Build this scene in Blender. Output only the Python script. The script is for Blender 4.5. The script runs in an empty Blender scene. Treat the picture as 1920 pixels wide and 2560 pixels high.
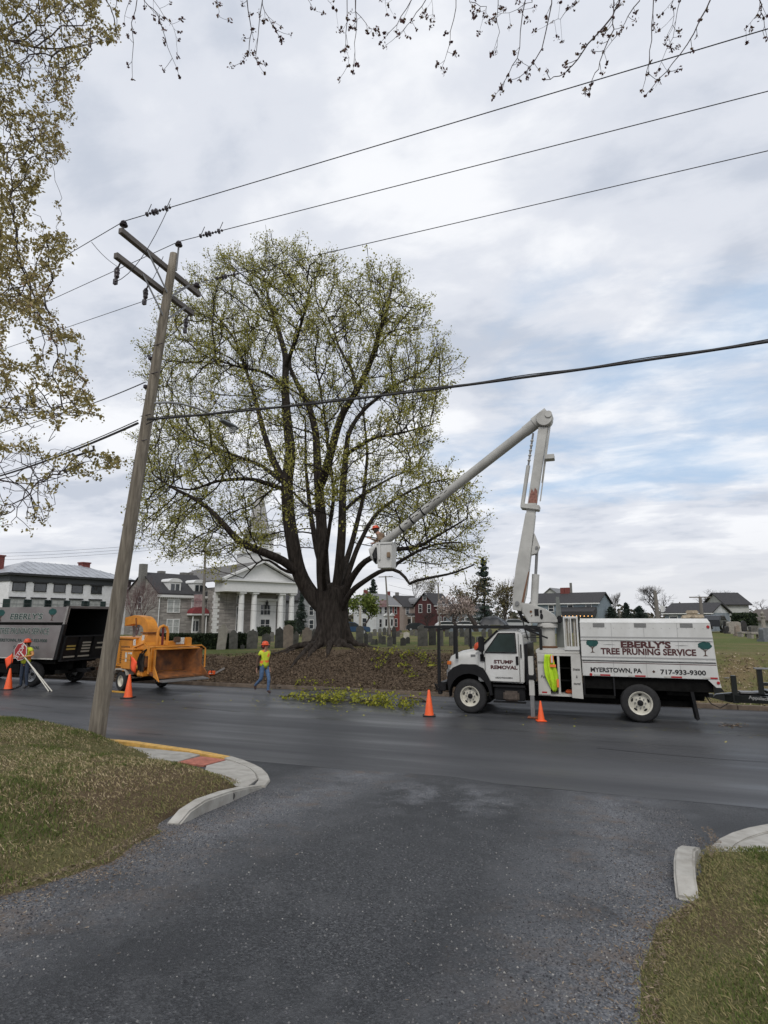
import bpy, bmesh, math, random
import numpy as np
from mathutils import Vector, Matrix, noise
random.seed(7); RNG = np.random.default_rng(7)
PI = math.pi
scene = bpy.context.scene
COL = scene.collection

# ------------------------------------------------------------------ camera, world, sun, exposure
# World axes: +X runs right along the street, +Y across it, z = 0 is the asphalt by the lorry.
CAM_Z, FOC, PITCH, YAW = 2.75, 1450.0, math.atan(265 / 1450.0), math.radians(19.5)
cam_d = bpy.data.cameras.new('camera'); cam = bpy.data.objects.new('camera', cam_d); COL.objects.link(cam)
cam.location = (0, 0, CAM_Z); cam.rotation_euler = (PI / 2 + PITCH, 0, YAW)
cam_d.sensor_fit = 'HORIZONTAL'; cam_d.sensor_width = 36.0; cam_d.lens = 36.0 * FOC / 1920.0
cam_d.clip_start = 0.05; cam_d.clip_end = 3000
scene.camera = cam
scene.render.resolution_x, scene.render.resolution_y = 768, 1024
scene.view_settings.view_transform = 'Standard'; scene.view_settings.look = 'None'
scene.view_settings.gamma = 1.0; scene.view_settings.use_curve_mapping = False
scene.view_settings.exposure = 0.08

SUN_EL, SUN_AZ = math.radians(48), math.radians(165)       # azimuth clockwise from +Y
w = bpy.data.worlds.new('World'); scene.world = w; w.use_nodes = True
nt = w.node_tree; nt.nodes.clear()
def wn(t, **k):
    n = nt.nodes.new(t)
    for a, b in k.items(): setattr(n, a, b)
    return n
def wl(a, b): nt.links.new(a, b)
def wmath(op, a, b=None, c=None, clamp=False):
    n = wn('ShaderNodeMath', operation=op, use_clamp=clamp)
    for i, v in enumerate((a, b, c)):
        if v is None: continue
        if isinstance(v, (int, float)): n.inputs[i].default_value = v
        else: wl(v, n.inputs[i])
    return n.outputs[0]
def wramp(v, stops):
    n = wn('ShaderNodeValToRGB'); wl(v, n.inputs[0]); e = n.color_ramp.elements
    while len(e) < len(stops): e.new(0.5)
    for i, (p, c) in enumerate(stops):
        e[i].position = p; e[i].color = (*c, 1) if len(c) == 3 else c
    n.color_ramp.interpolation = 'EASE'
    return n.outputs[0]
def wmix(f, a, b):
    n = wn('ShaderNodeMix', data_type='RGBA')
    for s, v in ((n.inputs[0], f), (n.inputs[6], a), (n.inputs[7], b)):
        if isinstance(v, (int, float)): s.default_value = v
        elif isinstance(v, tuple): s.default_value = (*v, 1)
        else: wl(v, s)
    return n.outputs[2]
sky = wn('ShaderNodeTexSky', sky_type='NISHITA', sun_disc=False)
sky.sun_elevation = SUN_EL; sky.sun_rotation = SUN_AZ; sky.altitude = 150; sky.air_density = 1.0; sky.dust_density = 2.0; sky.ozone_density = 1.5
tc = wn('ShaderNodeTexCoord'); sep = wn('ShaderNodeSeparateXYZ'); wl(tc.outputs['Generated'], sep.inputs[0])
up = wmath('MAXIMUM', sep.outputs[2], 0.0); den = wmath('ADD', up, 0.16)
comb = wn('ShaderNodeCombineXYZ'); wl(wmath('DIVIDE', sep.outputs[0], den), comb.inputs[0]); wl(wmath('DIVIDE', sep.outputs[1], den), comb.inputs[1])
def wnoise(scale, detail, rough, off, dist=0.0, stretch=(1, 1, 1)):
    m = wn('ShaderNodeMapping'); wl(comb.outputs[0], m.inputs[0]); m.inputs['Location'].default_value = off; m.inputs['Scale'].default_value = stretch
    n = wn('ShaderNodeTexNoise'); wl(m.outputs[0], n.inputs['Vector']); n.inputs['Scale'].default_value = scale
    n.inputs['Detail'].default_value = detail; n.inputs['Roughness'].default_value = rough; n.inputs['Distortion'].default_value = dist
    return n.outputs['Fac']
n_big = wnoise(0.42, 4, 0.5, (2.3, 1.4, 0.0), 0.2)        # where the deck opens
n_mid = wnoise(1.9, 6, 0.5, (3.1, 0.4, 2.0), 0.3)         # grey bellies and pale edges
n_fin = wnoise(3.2, 7, 0.58, (0.3, 5.4, 1.0), 0.25, (1.0, 1.6, 1))
dens = wmath('ADD', wmath('MULTIPLY', n_big, 0.80), wmath('MULTIPLY', n_fin, 0.20))
mask = wramp(dens, [(0.32, (0.15, 0.15, 0.15)), (0.435, (1, 1, 1))])
shade = wmath('ADD', wmath('MULTIPLY', n_mid, 0.70), wmath('MULTIPLY', n_fin, 0.30))
cloud = wramp(shade, [(0.37, (5.5, 5.95, 6.85)), (0.48, (7.1, 7.4, 8.1)), (0.60, (9.0, 9.15, 9.5))])
haze_c = wmix(wramp(up, [(0.0, (1, 1, 1)), (0.16, (0, 0, 0))]), cloud, (7.35, 7.45, 7.75))
blue = wn('ShaderNodeMix', data_type='RGBA', blend_type='MIX'); blue.inputs[0].default_value = 0.7
wl(sky.outputs[0], blue.inputs[6]); blue.inputs[7].default_value = (4.9, 6.7, 9.0, 1)
final = wmix(mask, blue.outputs[2], haze_c)
bg = wn('ShaderNodeBackground'); bg.inputs[1].default_value = 0.1; wl(final, bg.inputs[0])
out = wn('ShaderNodeOutputWorld'); wl(bg.outputs[0], out.inputs[0])

sun_d = bpy.data.lights.new('sun', 'SUN'); sun_d.energy = 1.5; sun_d.angle = math.radians(22); sun_d.color = (1.0, 0.96, 0.9)
sun = bpy.data.objects.new('sun', sun_d); COL.objects.link(sun)
sd = Vector((math.sin(SUN_AZ) * math.cos(SUN_EL), math.cos(SUN_AZ) * math.cos(SUN_EL), math.sin(SUN_EL)))
sun.rotation_euler = sd.to_track_quat('Z', 'Y').to_euler(); sun.location = (0, 0, 60)

# ------------------------------------------------------------------ surveying helpers (photo sight-lines to metres)
CY, SY, CP, SP = math.cos(YAW), math.sin(YAW), math.cos(PITCH), math.sin(PITCH)
def ray(px, py):
    a = (px - 960) / FOC; b = -(py - 1280) / FOC
    fw = CP - b * SP; u = SP + b * CP
    return Vector((a * CY - fw * SY, a * SY + fw * CY, u)), fw
def at(px, py, D):                       # point on a sight-line at forward distance D
    r, fw = ray(px, py); return r * (D / fw) + Vector((0, 0, CAM_Z))
def on_y(px, py, Y):                     # point on a sight-line where it crosses the street line Y
    r, fw = ray(px, py); return r * (Y / r.y) + Vector((0, 0, CAM_Z))
def cw(a, f, z=0.0):                     # camera-aligned metres (right, forward) to world
    return Vector((a * CY - f * SY, a * SY + f * CY, z))
def sstep(t): t = min(1, max(0, t)); return t * t * (3 - 2 * t)
KERB_N, KERB_F = 10.6, 21.0
def crest(X): return min(1.45, max(0.72, 1.34 + (X + 8) * (0.04 if X < -8 else 0.012)))
def zfar(X, Y):                          # bank and burial ground beyond the street
    zc = crest(X)
    if Y < 24.4:
        t = (Y - KERB_F - 0.2) / 3.2
        z = 0.13 + (zc - 0.13) * (0.75 * sstep(t) + 0.25 * min(1, max(0, t)))
        z += 0.09 * noise.noise(Vector((X * 0.8, Y * 0.8, 0))) * min(1, max(0, t * 3)) * min(1, max(0, (25.5 - Y)))
    else:
        z = zc + (1.05 * sstep((X + 14) / 24) - zc) * sstep((Y - 27) / 75.0)
    d2 = ((X + 11.6) / 2.6) ** 2 + ((Y - 25.2) / 1.9) ** 2
    return z + 0.34 * math.exp(-d2)
def zdrive(Y): return max(0.0, (10.3 - Y) * 0.11)
def zverge_l(X, Y):
    e = min(1, max(0, (-4.25 - X) / 2.2))
    k = min(1, max(0, (KERB_N - 0.1 - Y) / 1.2))
    bump = 0.02 + 0.33 * sstep(e) * sstep(k * 0.9 + 0.1) + 0.24 * sstep((-8.4 - X) / 3.0) * sstep((10.3 - Y) / 0.9)
    flat = sstep((X + 9.6) / 1.6) * sstep((Y - 7.5) / 1.2)
    return zdrive(Y) + bump * (1 - 0.9 * flat) + 0.02 * noise.noise(Vector((X * 1.3, Y * 1.3, 3)))
def zverge_r(X, Y):
    e = min(1, max(0, (X - 0.2) / 2.0))
    return zdrive(Y) + 0.03 + 0.14 * sstep(e) + 0.02 * noise.noise(Vector((X * 1.3, Y * 1.3, 7)))
def hit(px, py, fn=zfar):                # where a sight-line meets the ground fn
    r, fw = ray(px, py); lo, hi = 0.5, 600.0
    for i in range(50):
        m = (lo + hi) / 2; p = r * m
        if CAM_Z + p.z > fn(p.x, p.y): lo = m
        else: hi = m
    p = r * lo; return Vector((p.x, p.y, CAM_Z + p.z)), fw * lo

# ------------------------------------------------------------------ materials
MATS = {}
def mat(name, col, rough=0.7, var=0.0, vscale=3.0, metal=0.0, bump=0.0, bscale=30.0, col2=None, spec=0.5, emit=None, trans=0.0, stretch=None, alpha=None):
    if name in MATS: return MATS[name]
    m = bpy.data.materials.new(name); m.use_nodes = True; t = m.node_tree; b = t.nodes['Principled BSDF']
    b.inputs['Base Color'].default_value = (*col, 1); b.inputs['Roughness'].default_value = rough; b.inputs['Metallic'].default_value = metal
    b.inputs['Specular IOR Level'].default_value = spec
    if trans: b.inputs['Transmission Weight'].default_value = trans
    if alpha is not None: b.inputs['Alpha'].default_value = alpha
    src = None
    if var or bump or col2:
        tcn = t.nodes.new('ShaderNodeTexCoord'); mp = t.nodes.new('ShaderNodeMapping'); t.links.new(tcn.outputs['Object'], mp.inputs[0])
        if stretch: mp.inputs['Scale'].default_value = stretch
        src = mp.outputs[0]
    if var or col2:
        n = t.nodes.new('ShaderNodeTexNoise'); n.inputs['Scale'].default_value = vscale; n.inputs['Detail'].default_value = 6; n.inputs['Roughness'].default_value = 0.62
        t.links.new(src, n.inputs['Vector'])
        r = t.nodes.new('ShaderNodeValToRGB'); t.links.new(n.outputs['Fac'], r.inputs[0])
        c2 = col2 if col2 else tuple(min(1, c * (1 + var)) for c in col)
        c1 = col if col2 else tuple(c * (1 - var) for c in col)
        r.color_ramp.elements[0].position = 0.33; r.color_ramp.elements[1].position = 0.67
        r.color_ramp.elements[0].color = (*c1, 1); r.color_ramp.elements[1].color = (*c2, 1)
        t.links.new(r.outputs[0], b.inputs['Base Color'])
    if bump:
        n = t.nodes.new('ShaderNodeTexNoise'); n.inputs['Scale'].default_value = bscale; n.inputs['Detail'].default_value = 5
        t.links.new(src, n.inputs['Vector'])
        bp = t.nodes.new('ShaderNodeBump'); bp.inputs['Strength'].default_value = bump; bp.inputs['Distance'].default_value = 0.02
        t.links.new(n.outputs['Fac'], bp.inputs['Height']); t.links.new(bp.outputs[0], b.inputs['Normal'])
    if emit:
        b.inputs['Emission Color'].default_value = (*emit[:3], 1); b.inputs['Emission Strength'].default_value = emit[3]
    MATS[name] = m; return m
def tint_mat(name, stops, rough=0.8, transl=0.0, spec=0.2):          # colour from each piece's own tint attribute
    if name in MATS: return MATS[name]
    m = bpy.data.materials.new(name); m.use_nodes = True; t = m.node_tree; b = t.nodes['Principled BSDF']
    a = t.nodes.new('ShaderNodeAttribute'); a.attribute_name = 'tint'
    r = t.nodes.new('ShaderNodeValToRGB'); t.links.new(a.outputs['Fac'], r.inputs[0]); e = r.color_ramp.elements
    while len(e) < len(stops): e.new(0.5)
    for i, (p, c) in enumerate(stops): e[i].position = p; e[i].color = (*c, 1)
    t.links.new(r.outputs[0], b.inputs['Base Color']); b.inputs['Roughness'].default_value = rough; b.inputs['Specular IOR Level'].default_value = spec
    if transl:
        tr = t.nodes.new('ShaderNodeBsdfTranslucent'); t.links.new(r.outputs[0], tr.inputs[0]); mx = t.nodes.new('ShaderNodeMixShader'); mx.inputs[0].default_value = transl
        t.links.new(b.outputs[0], mx.inputs[1]); t.links.new(tr.outputs[0], mx.inputs[2]); t.links.new(mx.outputs[0], t.nodes['Material Output'].inputs[0])
    MATS[name] = m; return m
class NT:                                # small node-building helper for the bigger ground materials
    def __init__(s, name):
        s.m = bpy.data.materials.new(name); s.m.use_nodes = True; s.t = s.m.node_tree; s.b = s.t.nodes['Principled BSDF']
        s.b.inputs['Specular IOR Level'].default_value = 0.3
        g = s.t.nodes.new('ShaderNodeNewGeometry'); s.pos = g.outputs['Position']; MATS[name] = s.m
    def l(s, a, b): s.t.links.new(a, b)
    def noise(s, scale, detail=5, rough=0.6, stretch=(1, 1, 1), off=(0, 0, 0), dist=0.0):
        mp = s.t.nodes.new('ShaderNodeMapping'); s.l(s.pos, mp.inputs[0]); mp.inputs['Scale'].default_value = stretch; mp.inputs['Location'].default_value = off
        n = s.t.nodes.new('ShaderNodeTexNoise'); s.l(mp.outputs[0], n.inputs['Vector']); n.inputs['Scale'].default_value = scale
        n.inputs['Detail'].default_value = detail; n.inputs['Roughness'].default_value = rough; n.inputs['Distortion'].default_value = dist; return n.outputs['Fac']
    def voro(s, scale, feature='F1', out='Color'):
        n = s.t.nodes.new('ShaderNodeTexVoronoi'); n.feature = feature; s.l(s.pos, n.inputs['Vector']); n.inputs['Scale'].default_value = scale; return n.outputs[out]
    def ramp(s, v, stops, interp='LINEAR'):
        r = s.t.nodes.new('ShaderNodeValToRGB'); s.l(v, r.inputs[0]); e = r.color_ramp.elements; r.color_ramp.interpolation = interp
        while len(e) < len(stops): e.new(0.5)
        for i, (p, c) in enumerate(stops): e[i].position = p; e[i].color = (c, c, c, 1) if isinstance(c, (int, float)) else (*c, 1)
        return r.outputs[0]
    def mix(s, f, a, b, blend='MIX'):
        n = s.t.nodes.new('ShaderNodeMix'); n.data_type = 'RGBA'; n.blend_type = blend
        for k, v in ((0, f), (6, a), (7, b)):
            if isinstance(v, (int, float)): n.inputs[k].default_value = v
            elif isinstance(v, tuple): n.inputs[k].default_value = (*v, 1)
            else: s.l(v, n.inputs[k])
        return n.outputs[2]
    def math(s, op, a, b=0.0, clamp=False):
        n = s.t.nodes.new('ShaderNodeMath'); n.operation = op; n.use_clamp = clamp
        for k, v in ((0, a), (1, b)):
            if isinstance(v, (int, float)): n.inputs[k].default_value = v
            else: s.l(v, n.inputs[k])
        return n.outputs[0]
    def xyz(s):
        n = s.t.nodes.new('ShaderNodeSeparateXYZ'); s.l(s.pos, n.inputs[0]); return n.outputs
    def bump(s, h, strength, dist=0.02):
        n = s.t.nodes.new('ShaderNodeBump'); n.inputs['Strength'].default_value = strength; n.inputs['Distance'].default_value = dist
        s.l(h, n.inputs['Height']); s.l(n.outputs[0], s.b.inputs['Normal'])

# ------------------------------------------------------------------ mesh helpers
class MB:
    def __init__(s): s.v = []; s.f = []
    def add(s, vs, fs):
        o = len(s.v); s.v += [tuple(p) for p in vs]; s.f += [tuple(i + o for i in f) for f in fs]; return s
    def box(s, x0, x1, y0, y1, z0, z1, M=None):
        vs = [Vector(p) for p in ((x0, y0, z0), (x1, y0, z0), (x1, y1, z0), (x0, y1, z0), (x0, y0, z1), (x1, y0, z1), (x1, y1, z1), (x0, y1, z1))]
        if M: vs = [M @ p for p in vs]
        return s.add(vs, [(3, 2, 1, 0), (4, 5, 6, 7), (0, 1, 5, 4), (1, 2, 6, 5), (2, 3, 7, 6), (3, 0, 4, 7)])
    def bar(s, a, b, wx, wy, up=(0, 0, 1)):                 # square bar from a to b
        a, b = Vector(a), Vector(b); d = (b - a); L = d.length; d.normalize(); u = Vector(up)
        if abs(d.dot(u)) > 0.99: u = Vector((1, 0, 0))
        x = d.cross(u).normalized(); y = x.cross(d)
        M = Matrix((x, y, d)).transposed().to_4x4(); M.translation = a
        return s.box(-wx / 2, wx / 2, -wy / 2, wy / 2, 0, L, M)
    def tube(s, pts, rad, n=8, cap=True):
        pts = [Vector(p) for p in pts]; k = len(pts)
        if isinstance(rad, (int, float)): rad = [rad] * k
        d0 = (pts[1] - pts[0]).normalized(); x = d0.orthogonal().normalized(); o = len(s.v); prev = d0
        for i in range(k):
            d = (pts[min(i + 1, k - 1)] - pts[max(i - 1, 0)])
            d = d.normalized() if d.length > 1e-9 else prev
            x = (x - d * x.dot(d)); x = x.normalized() if x.length > 1e-6 else d.orthogonal().normalized(); y = d.cross(x); prev = d
            for j in range(n):
                a = 2 * PI * j / n; s.v.append(tuple(pts[i] + (x * math.cos(a) + y * math.sin(a)) * rad[i]))
        for i in range(k - 1):
            for j in range(n):
                a = o + i * n + j; b = o + i * n + (j + 1) % n; s.f.append((a, b, b + n, a + n))
        if cap: s.f.append(tuple(o + j for j in reversed(range(n)))); s.f.append(tuple(o + (k - 1) * n + j for j in range(n)))
        return s
    def prism(s, poly, y0, y1, M=None):                     # poly in (x,z), extruded along y
        n = len(poly); vs = [Vector((p[0], y0, p[1])) for p in poly] + [Vector((p[0], y1, p[1])) for p in poly]
        if M: vs = [M @ p for p in vs]
        fs = [tuple(range(n)), tuple(reversed(range(n, 2 * n)))] + [(i, i + n, (i + 1) % n + n, (i + 1) % n) for i in range(n)]
        return s.add(vs, fs)
    def lathe(s, prof, n=16, M=None, caps=True):                       # prof = (r,z)
        o = []; k = len(prof)
        for r, z in prof:
            for j in range(n): a = 2 * PI * j / n; o.append(Vector((r * math.cos(a), r * math.sin(a), z)))
        if M: o = [M @ p for p in o]
        fs = [(i * n + j, i * n + (j + 1) % n, (i + 1) * n + (j + 1) % n, (i + 1) * n + j) for i in range(k - 1) for j in range(n)]
        if caps: fs += [tuple(reversed(range(n))), tuple((k - 1) * n + j for j in range(n))]
        return s.add(o, fs)
    def build(s, name, m, parent=None, smooth=False, bevel=0.0, fix=True):
        me = bpy.data.meshes.new(name); me.from_pydata(s.v, [], s.f); me.update()
        if fix and len(s.f) < 20000:
            b = bmesh.new(); b.from_mesh(me); bmesh.ops.recalc_face_normals(b, faces=b.faces)
            if bevel: bmesh.ops.bevel(b, geom=[e for e in b.edges if len(e.link_faces) == 2 and e.calc_face_angle(0) > 0.5], offset=bevel, segments=2, affect='EDGES', clamp_overlap=True)
            b.to_mesh(me); b.free()
        if m: me.materials.append(m)
        if smooth:
            me.polygons.foreach_set('use_smooth', [True] * len(me.polygons))
            try: me.set_sharp_from_angle(angle=math.radians(40))
            except Exception: pass
        o = bpy.data.objects.new(name, me); COL.objects.link(o)
        if parent: o.parent = parent
        return o
def B(name, m, parent, x0, x1, y0, y1, z0, z1, bevel=0.0): return MB().box(x0, x1, y0, y1, z0, z1).build(name, m, parent, bevel=bevel)
def quads(name, P, m, parent=None, tint=None):
    P = np.asarray(P, dtype=np.float32); n, k, _ = P.shape
    me = bpy.data.meshes.new(name); me.vertices.add(n * k); me.vertices.foreach_set('co', P.reshape(-1))
    me.loops.add(n * k); me.loops.foreach_set('vertex_index', np.arange(n * k, dtype=np.int32)); me.polygons.add(n)
    me.polygons.foreach_set('loop_start', np.arange(0, n * k, k, dtype=np.int32)); me.polygons.foreach_set('loop_total', np.full(n, k, dtype=np.int32))
    me.update(calc_edges=True)
    a = me.attributes.new('tint', 'FLOAT', 'FACE'); a.data.foreach_set('value', (RNG.random(n) if tint is None else np.asarray(tint)).astype(np.float32))
    me.materials.append(m); o = bpy.data.objects.new(name, me); COL.objects.link(o)
    if parent: o.parent = parent
    return o
def rand_quads(C, size, squash=0.7, flat=0.0, jit=0.35):     # leaf-sized rhombs with random facing about centres C
    C = np.asarray(C); n = len(C); a = RNG.normal(size=(n, 3)); b = RNG.normal(size=(n, 3))
    if flat: a[:, 2] *= (1 - flat); b[:, 2] *= (1 - flat)
    a /= np.linalg.norm(a, axis=1)[:, None]; b -= a * (a * b).sum(1)[:, None]; b /= np.linalg.norm(b, axis=1)[:, None]
    s = (size * (1 + jit * RNG.normal(size=n)).clip(0.35, 2))[:, None]
    P = np.stack([C - a * s, C - b * s * squash * 0.8 + a * s * .1, C + a * s, C + b * s * squash], axis=1); return P
def thing(name, label, cat, loc=(0, 0, 0), rz=0.0, group=None):
    o = bpy.data.objects.new(name, None); COL.objects.link(o); o.empty_display_size = 0.2
    o.location = loc; o.rotation_euler = (0, 0, rz); o['label'] = label; o['category'] = cat
    if group: o['group'] = group
    return o
def tag(o, label, cat, group=None):
    o['label'] = label; o['category'] = cat
    if group: o['group'] = group
    return o
def struct(o): o['kind'] = 'structure'; return o
def stuff(o, label=None, cat=None):
    o['kind'] = 'stuff'
    if label: o['label'] = label
    if cat: o['category'] = cat
    return o
def copy_tree(o, parent=None):
    c = o.copy(); COL.objects.link(c); c.parent = parent
    for ch in list(o.children): copy_tree(ch, c)
    return c
def text(body, size, M, m, parent, bold=0.0, sx=1.0, shear=0.0, depth=0.004, name='lettering', align='CENTER', space=1.0):
    cu = bpy.data.curves.new(name, 'FONT'); cu.body = body; cu.size = size; cu.align_x = align; cu.align_y = 'CENTER'; cu.offset = bold; cu.shear = shear
    cu.extrude = depth; cu.resolution_u = 3; cu.space_character = space
    tmp = bpy.data.objects.new('tmp', cu); COL.objects.link(tmp); dg = bpy.context.evaluated_depsgraph_get()
    me = bpy.data.meshes.new_from_object(tmp.evaluated_get(dg)); bpy.data.objects.remove(tmp); bpy.data.curves.remove(cu)
    me.materials.clear(); me.materials.append(m); me.transform(Matrix.Diagonal((sx, 1, 1, 1))); me.transform(M); me.name = name
    o = bpy.data.objects.new(name, me); COL.objects.link(o); o.parent = parent; return o
def facing(x, y, z): return Matrix.Translation((x, y, z)) @ Matrix.Rotation(PI / 2, 4, 'X')     # lettering on a side that looks towards -Y
ORD = ['first', 'second', 'third', 'fourth', 'fifth', 'sixth', 'seventh', 'eighth', 'ninth', 'tenth', 'eleventh', 'twelfth', 'thirteenth', 'fourteenth', 'fifteenth', 'sixteenth', 'seventeenth', 'eighteenth', 'nineteenth', 'twentieth']
# ================================================================== THE SETTING
# ---- ground materials
A = NT('asphalt_street')
lane = A.noise(0.55, 5, 0.55, (0.10, 1.0, 1), (3, 0, 0)); fine = A.noise(260, 2, 0.6); patch = A.noise(0.35, 4, 0.6, (0.3, 1, 1), (9, 4, 0))
base = A.ramp(lane, [(0.36, (0.050, 0.052, 0.057)), (0.64, (0.100, 0.103, 0.108))])
base = A.mix(A.ramp(patch, [(0.4, 0.0), (0.66, 0.75)]), base, (0.045, 0.047, 0.051))
base = A.mix(A.ramp(A.noise(3.1, 5, 0.7, (0.5, 1, 1), (2, 6, 0)), [(0.60, 0.0), (0.70, 0.35)]), base, (0.030, 0.031, 0.033))
A.l(A.mix(A.ramp(fine, [(0.35, 0.35), (0.65, 0.0)]), base, (0.028, 0.029, 0.031)), A.b.inputs['Base Color'])
A.l(A.ramp(A.noise(0.9, 4, 0.55, (0.07, 1.0, 1), (1, 7, 0)), [(0.40, 0.60), (0.52, 0.48), (0.64, 0.31)]), A.b.inputs['Roughness'])
A.bump(fine, 0.25, 0.006)
D_ = NT('asphalt_driveway')
v1 = D_.voro(85); hv = D_.t.nodes.new('ShaderNodeSeparateColor'); D_.l(v1, hv.inputs[0])
big = D_.noise(0.55, 5, 0.6); worn = D_.noise(1.3, 5, 0.65, (1, 1, 1), (4, 2, 0))
stone = D_.ramp(hv.outputs[0], [(0.0, (0.018, 0.019, 0.021)), (0.5, (0.040, 0.042, 0.046)), (0.86, (0.066, 0.069, 0.074)), (0.99, (0.095, 0.098, 0.102)), (1.0, (0.20, 0.20, 0.20))])
stone = D_.mix(D_.ramp(big, [(0.40, 0.75), (0.58, 0.0)]), stone, (0.026, 0.028, 0.031))
stone = D_.mix(D_.ramp(D_.noise(1.7, 5, 0.68, (1, .7, 1), (3, 9, 0)), [(0.52, 0.0), (0.66, 0.4)]), stone, (0.085, 0.087, 0.092))
px_ = D_.xyz()
loose = D_.ramp(hv.outputs[1], [(0.0, (0.045, 0.048, 0.054)), (0.6, (0.125, 0.13, 0.142)), (0.96, (0.20, 0.203, 0.212)), (1.0, (0.32, 0.32, 0.32))])
def band(c, k): return D_.math('SUBTRACT', 1.0, D_.math('MULTIPLY', D_.math('ABSOLUTE', D_.math('SUBTRACT', px_[0], c)), k), True)
edges = D_.math('MAXIMUM', band(0.1, 0.85), band(-4.05, 0.80))
gr_f = D_.math('MULTIPLY', edges, D_.ramp(worn, [(0.34, 0.25), (0.56, 1.0)]))
mouth_x = D_.math('MULTIPLY', D_.math('SUBTRACT', px_[0], -2.3), 0.62); mouth_y = D_.math('MULTIPLY', D_.math('SUBTRACT', px_[1], 9.0), 0.62)
mouth = D_.math('SUBTRACT', 1.0, D_.math('ADD', D_.math('MULTIPLY', mouth_x, mouth_x), D_.math('MULTIPLY', mouth_y, mouth_y)), True)
gr_f = D_.math('MAXIMUM', gr_f, D_.math('MULTIPLY', mouth, D_.ramp(D_.noise(1.5, 5, 0.65, (1, 0.8, 1), (8, 3, 0)), [(0.44, 0.0), (0.58, 0.95)])))
stone = D_.mix(gr_f, stone, loose)
brown = D_.ramp(D_.noise(2.3, 6, 0.7, (1, 1, 1), (7, 1, 0)), [(0.52, 0.0), (0.68, 0.8)])
stone = D_.mix(D_.math('MULTIPLY', brown, edges), stone, (0.12, 0.088, 0.065))
D_.l(stone, D_.b.inputs['Base Color']); D_.b.inputs['Roughness'].default_value = 0.62
D_.bump(D_.voro(85, 'F1', 'Distance'), 0.7, 0.008)
L_ = NT('lawn_and_bank')
p = L_.xyz(); n1 = L_.noise(1.1, 6, 0.65); n2 = L_.noise(6.0, 6, 0.7); n3 = L_.noise(0.28, 4, 0.6, (0.5, 1.4, 1), (2, 3, 0)); n4 = L_.noise(28, 4, 0.7)
grass = L_.ramp(n2, [(0.3, (0.065, 0.085, 0.028)), (0.7, (0.125, 0.145, 0.052))])
dry = L_.ramp(n2, [(0.3, (0.13, 0.105, 0.055)), (0.7, (0.21, 0.17, 0.09))])
lawn = L_.mix(L_.ramp(n3, [(0.42, 0.0), (0.60, 0.85)]), grass, dry)
mulch = L_.ramp(n4, [(0.25, (0.050, 0.038, 0.028)), (0.5, (0.115, 0.086, 0.063)), (0.8, (0.20, 0.155, 0.115))])
strawy = L_.mix(L_.ramp(n1, [(0.42, 0.0), (0.6, 0.8)]), L_.ramp(n4, [(0.25, (0.10, 0.075, 0.042)), (0.75, (0.25, 0.195, 0.11))]), grass)
bankc = L_.mix(L_.ramp(L_.math('MULTIPLY', L_.math('ADD', p[0], 3.5), 0.14, True), [(0.0, 0.0), (1.0, 1.0)]), mulch, strawy)
yy = L_.math('ADD', p[1], L_.math('MULTIPLY', L_.math('SUBTRACT', n1, 0.5), 2.2))
tone = L_.math('MULTIPLY', L_.math('SUBTRACT', yy, 23.9), 1.6, True)
L_.l(L_.mix(tone, bankc, lawn), L_.b.inputs['Base Color']); L_.b.inputs['Roughness'].default_value = 0.95; L_.b.inputs['Specular IOR Level'].default_value = 0.05
L_.bump(n4, 0.8, 0.05)
V_ = NT('verge_soil')
g1 = V_.noise(0.9, 5, 0.65, (1, 1, 1), (5, 5, 0)); g2 = V_.noise(9, 6, 0.7); g3 = V_.noise(60, 3, 0.7)
soil = V_.ramp(g3, [(0.3, (0.055, 0.038, 0.024)), (0.55, (0.13, 0.095, 0.06)), (0.8, (0.24, 0.19, 0.125))])
turf = V_.ramp(g3, [(0.3, (0.075, 0.080, 0.030)), (0.7, (0.18, 0.17, 0.08))])
vp = V_.xyz(); bx_ = V_.math('MULTIPLY', V_.math('ADD', vp[0], 5.3), 0.85); by_ = V_.math('MULTIPLY', V_.math('SUBTRACT', vp[1], 6.5), 0.55)
bare = V_.math('SUBTRACT', 1.25, V_.math('ADD', V_.math('MULTIPLY', bx_, bx_), V_.math('MULTIPLY', by_, by_)), True)
V_.l(V_.mix(V_.math('MULTIPLY', V_.ramp(g1, [(0.35, 0.15), (0.6, 0.85)]), V_.math('SUBTRACT', 1.0, bare)), soil, turf), V_.b.inputs['Base Color']); V_.b.inputs['Roughness'].default_value = 0.95; V_.b.inputs['Specular IOR Level'].default_value = 0.05
V_.bump(g3, 0.9, 0.03)
conc = mat('concrete', (0.27, 0.255, 0.225), 0.85, col2=(0.42, 0.405, 0.37), vscale=4.5, bump=0.25, bscale=90)
conc_w = mat('concrete_worn', (0.30, 0.29, 0.265), 0.85, 0.25, 5, bump=0.4, bscale=60)
kerb_old = mat('kerb_old', (0.135, 0.105, 0.08), 0.9, 0.4, 3, bump=0.4, bscale=40)
yellow = mat('yellow_kerb_paint', (0.56, 0.34, 0.09), 0.7, 0.3, 7, bump=0.2, bscale=60)
redpad = mat('red_tactile', (0.37, 0.135, 0.095), 0.8, 0.25, 8)

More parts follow.
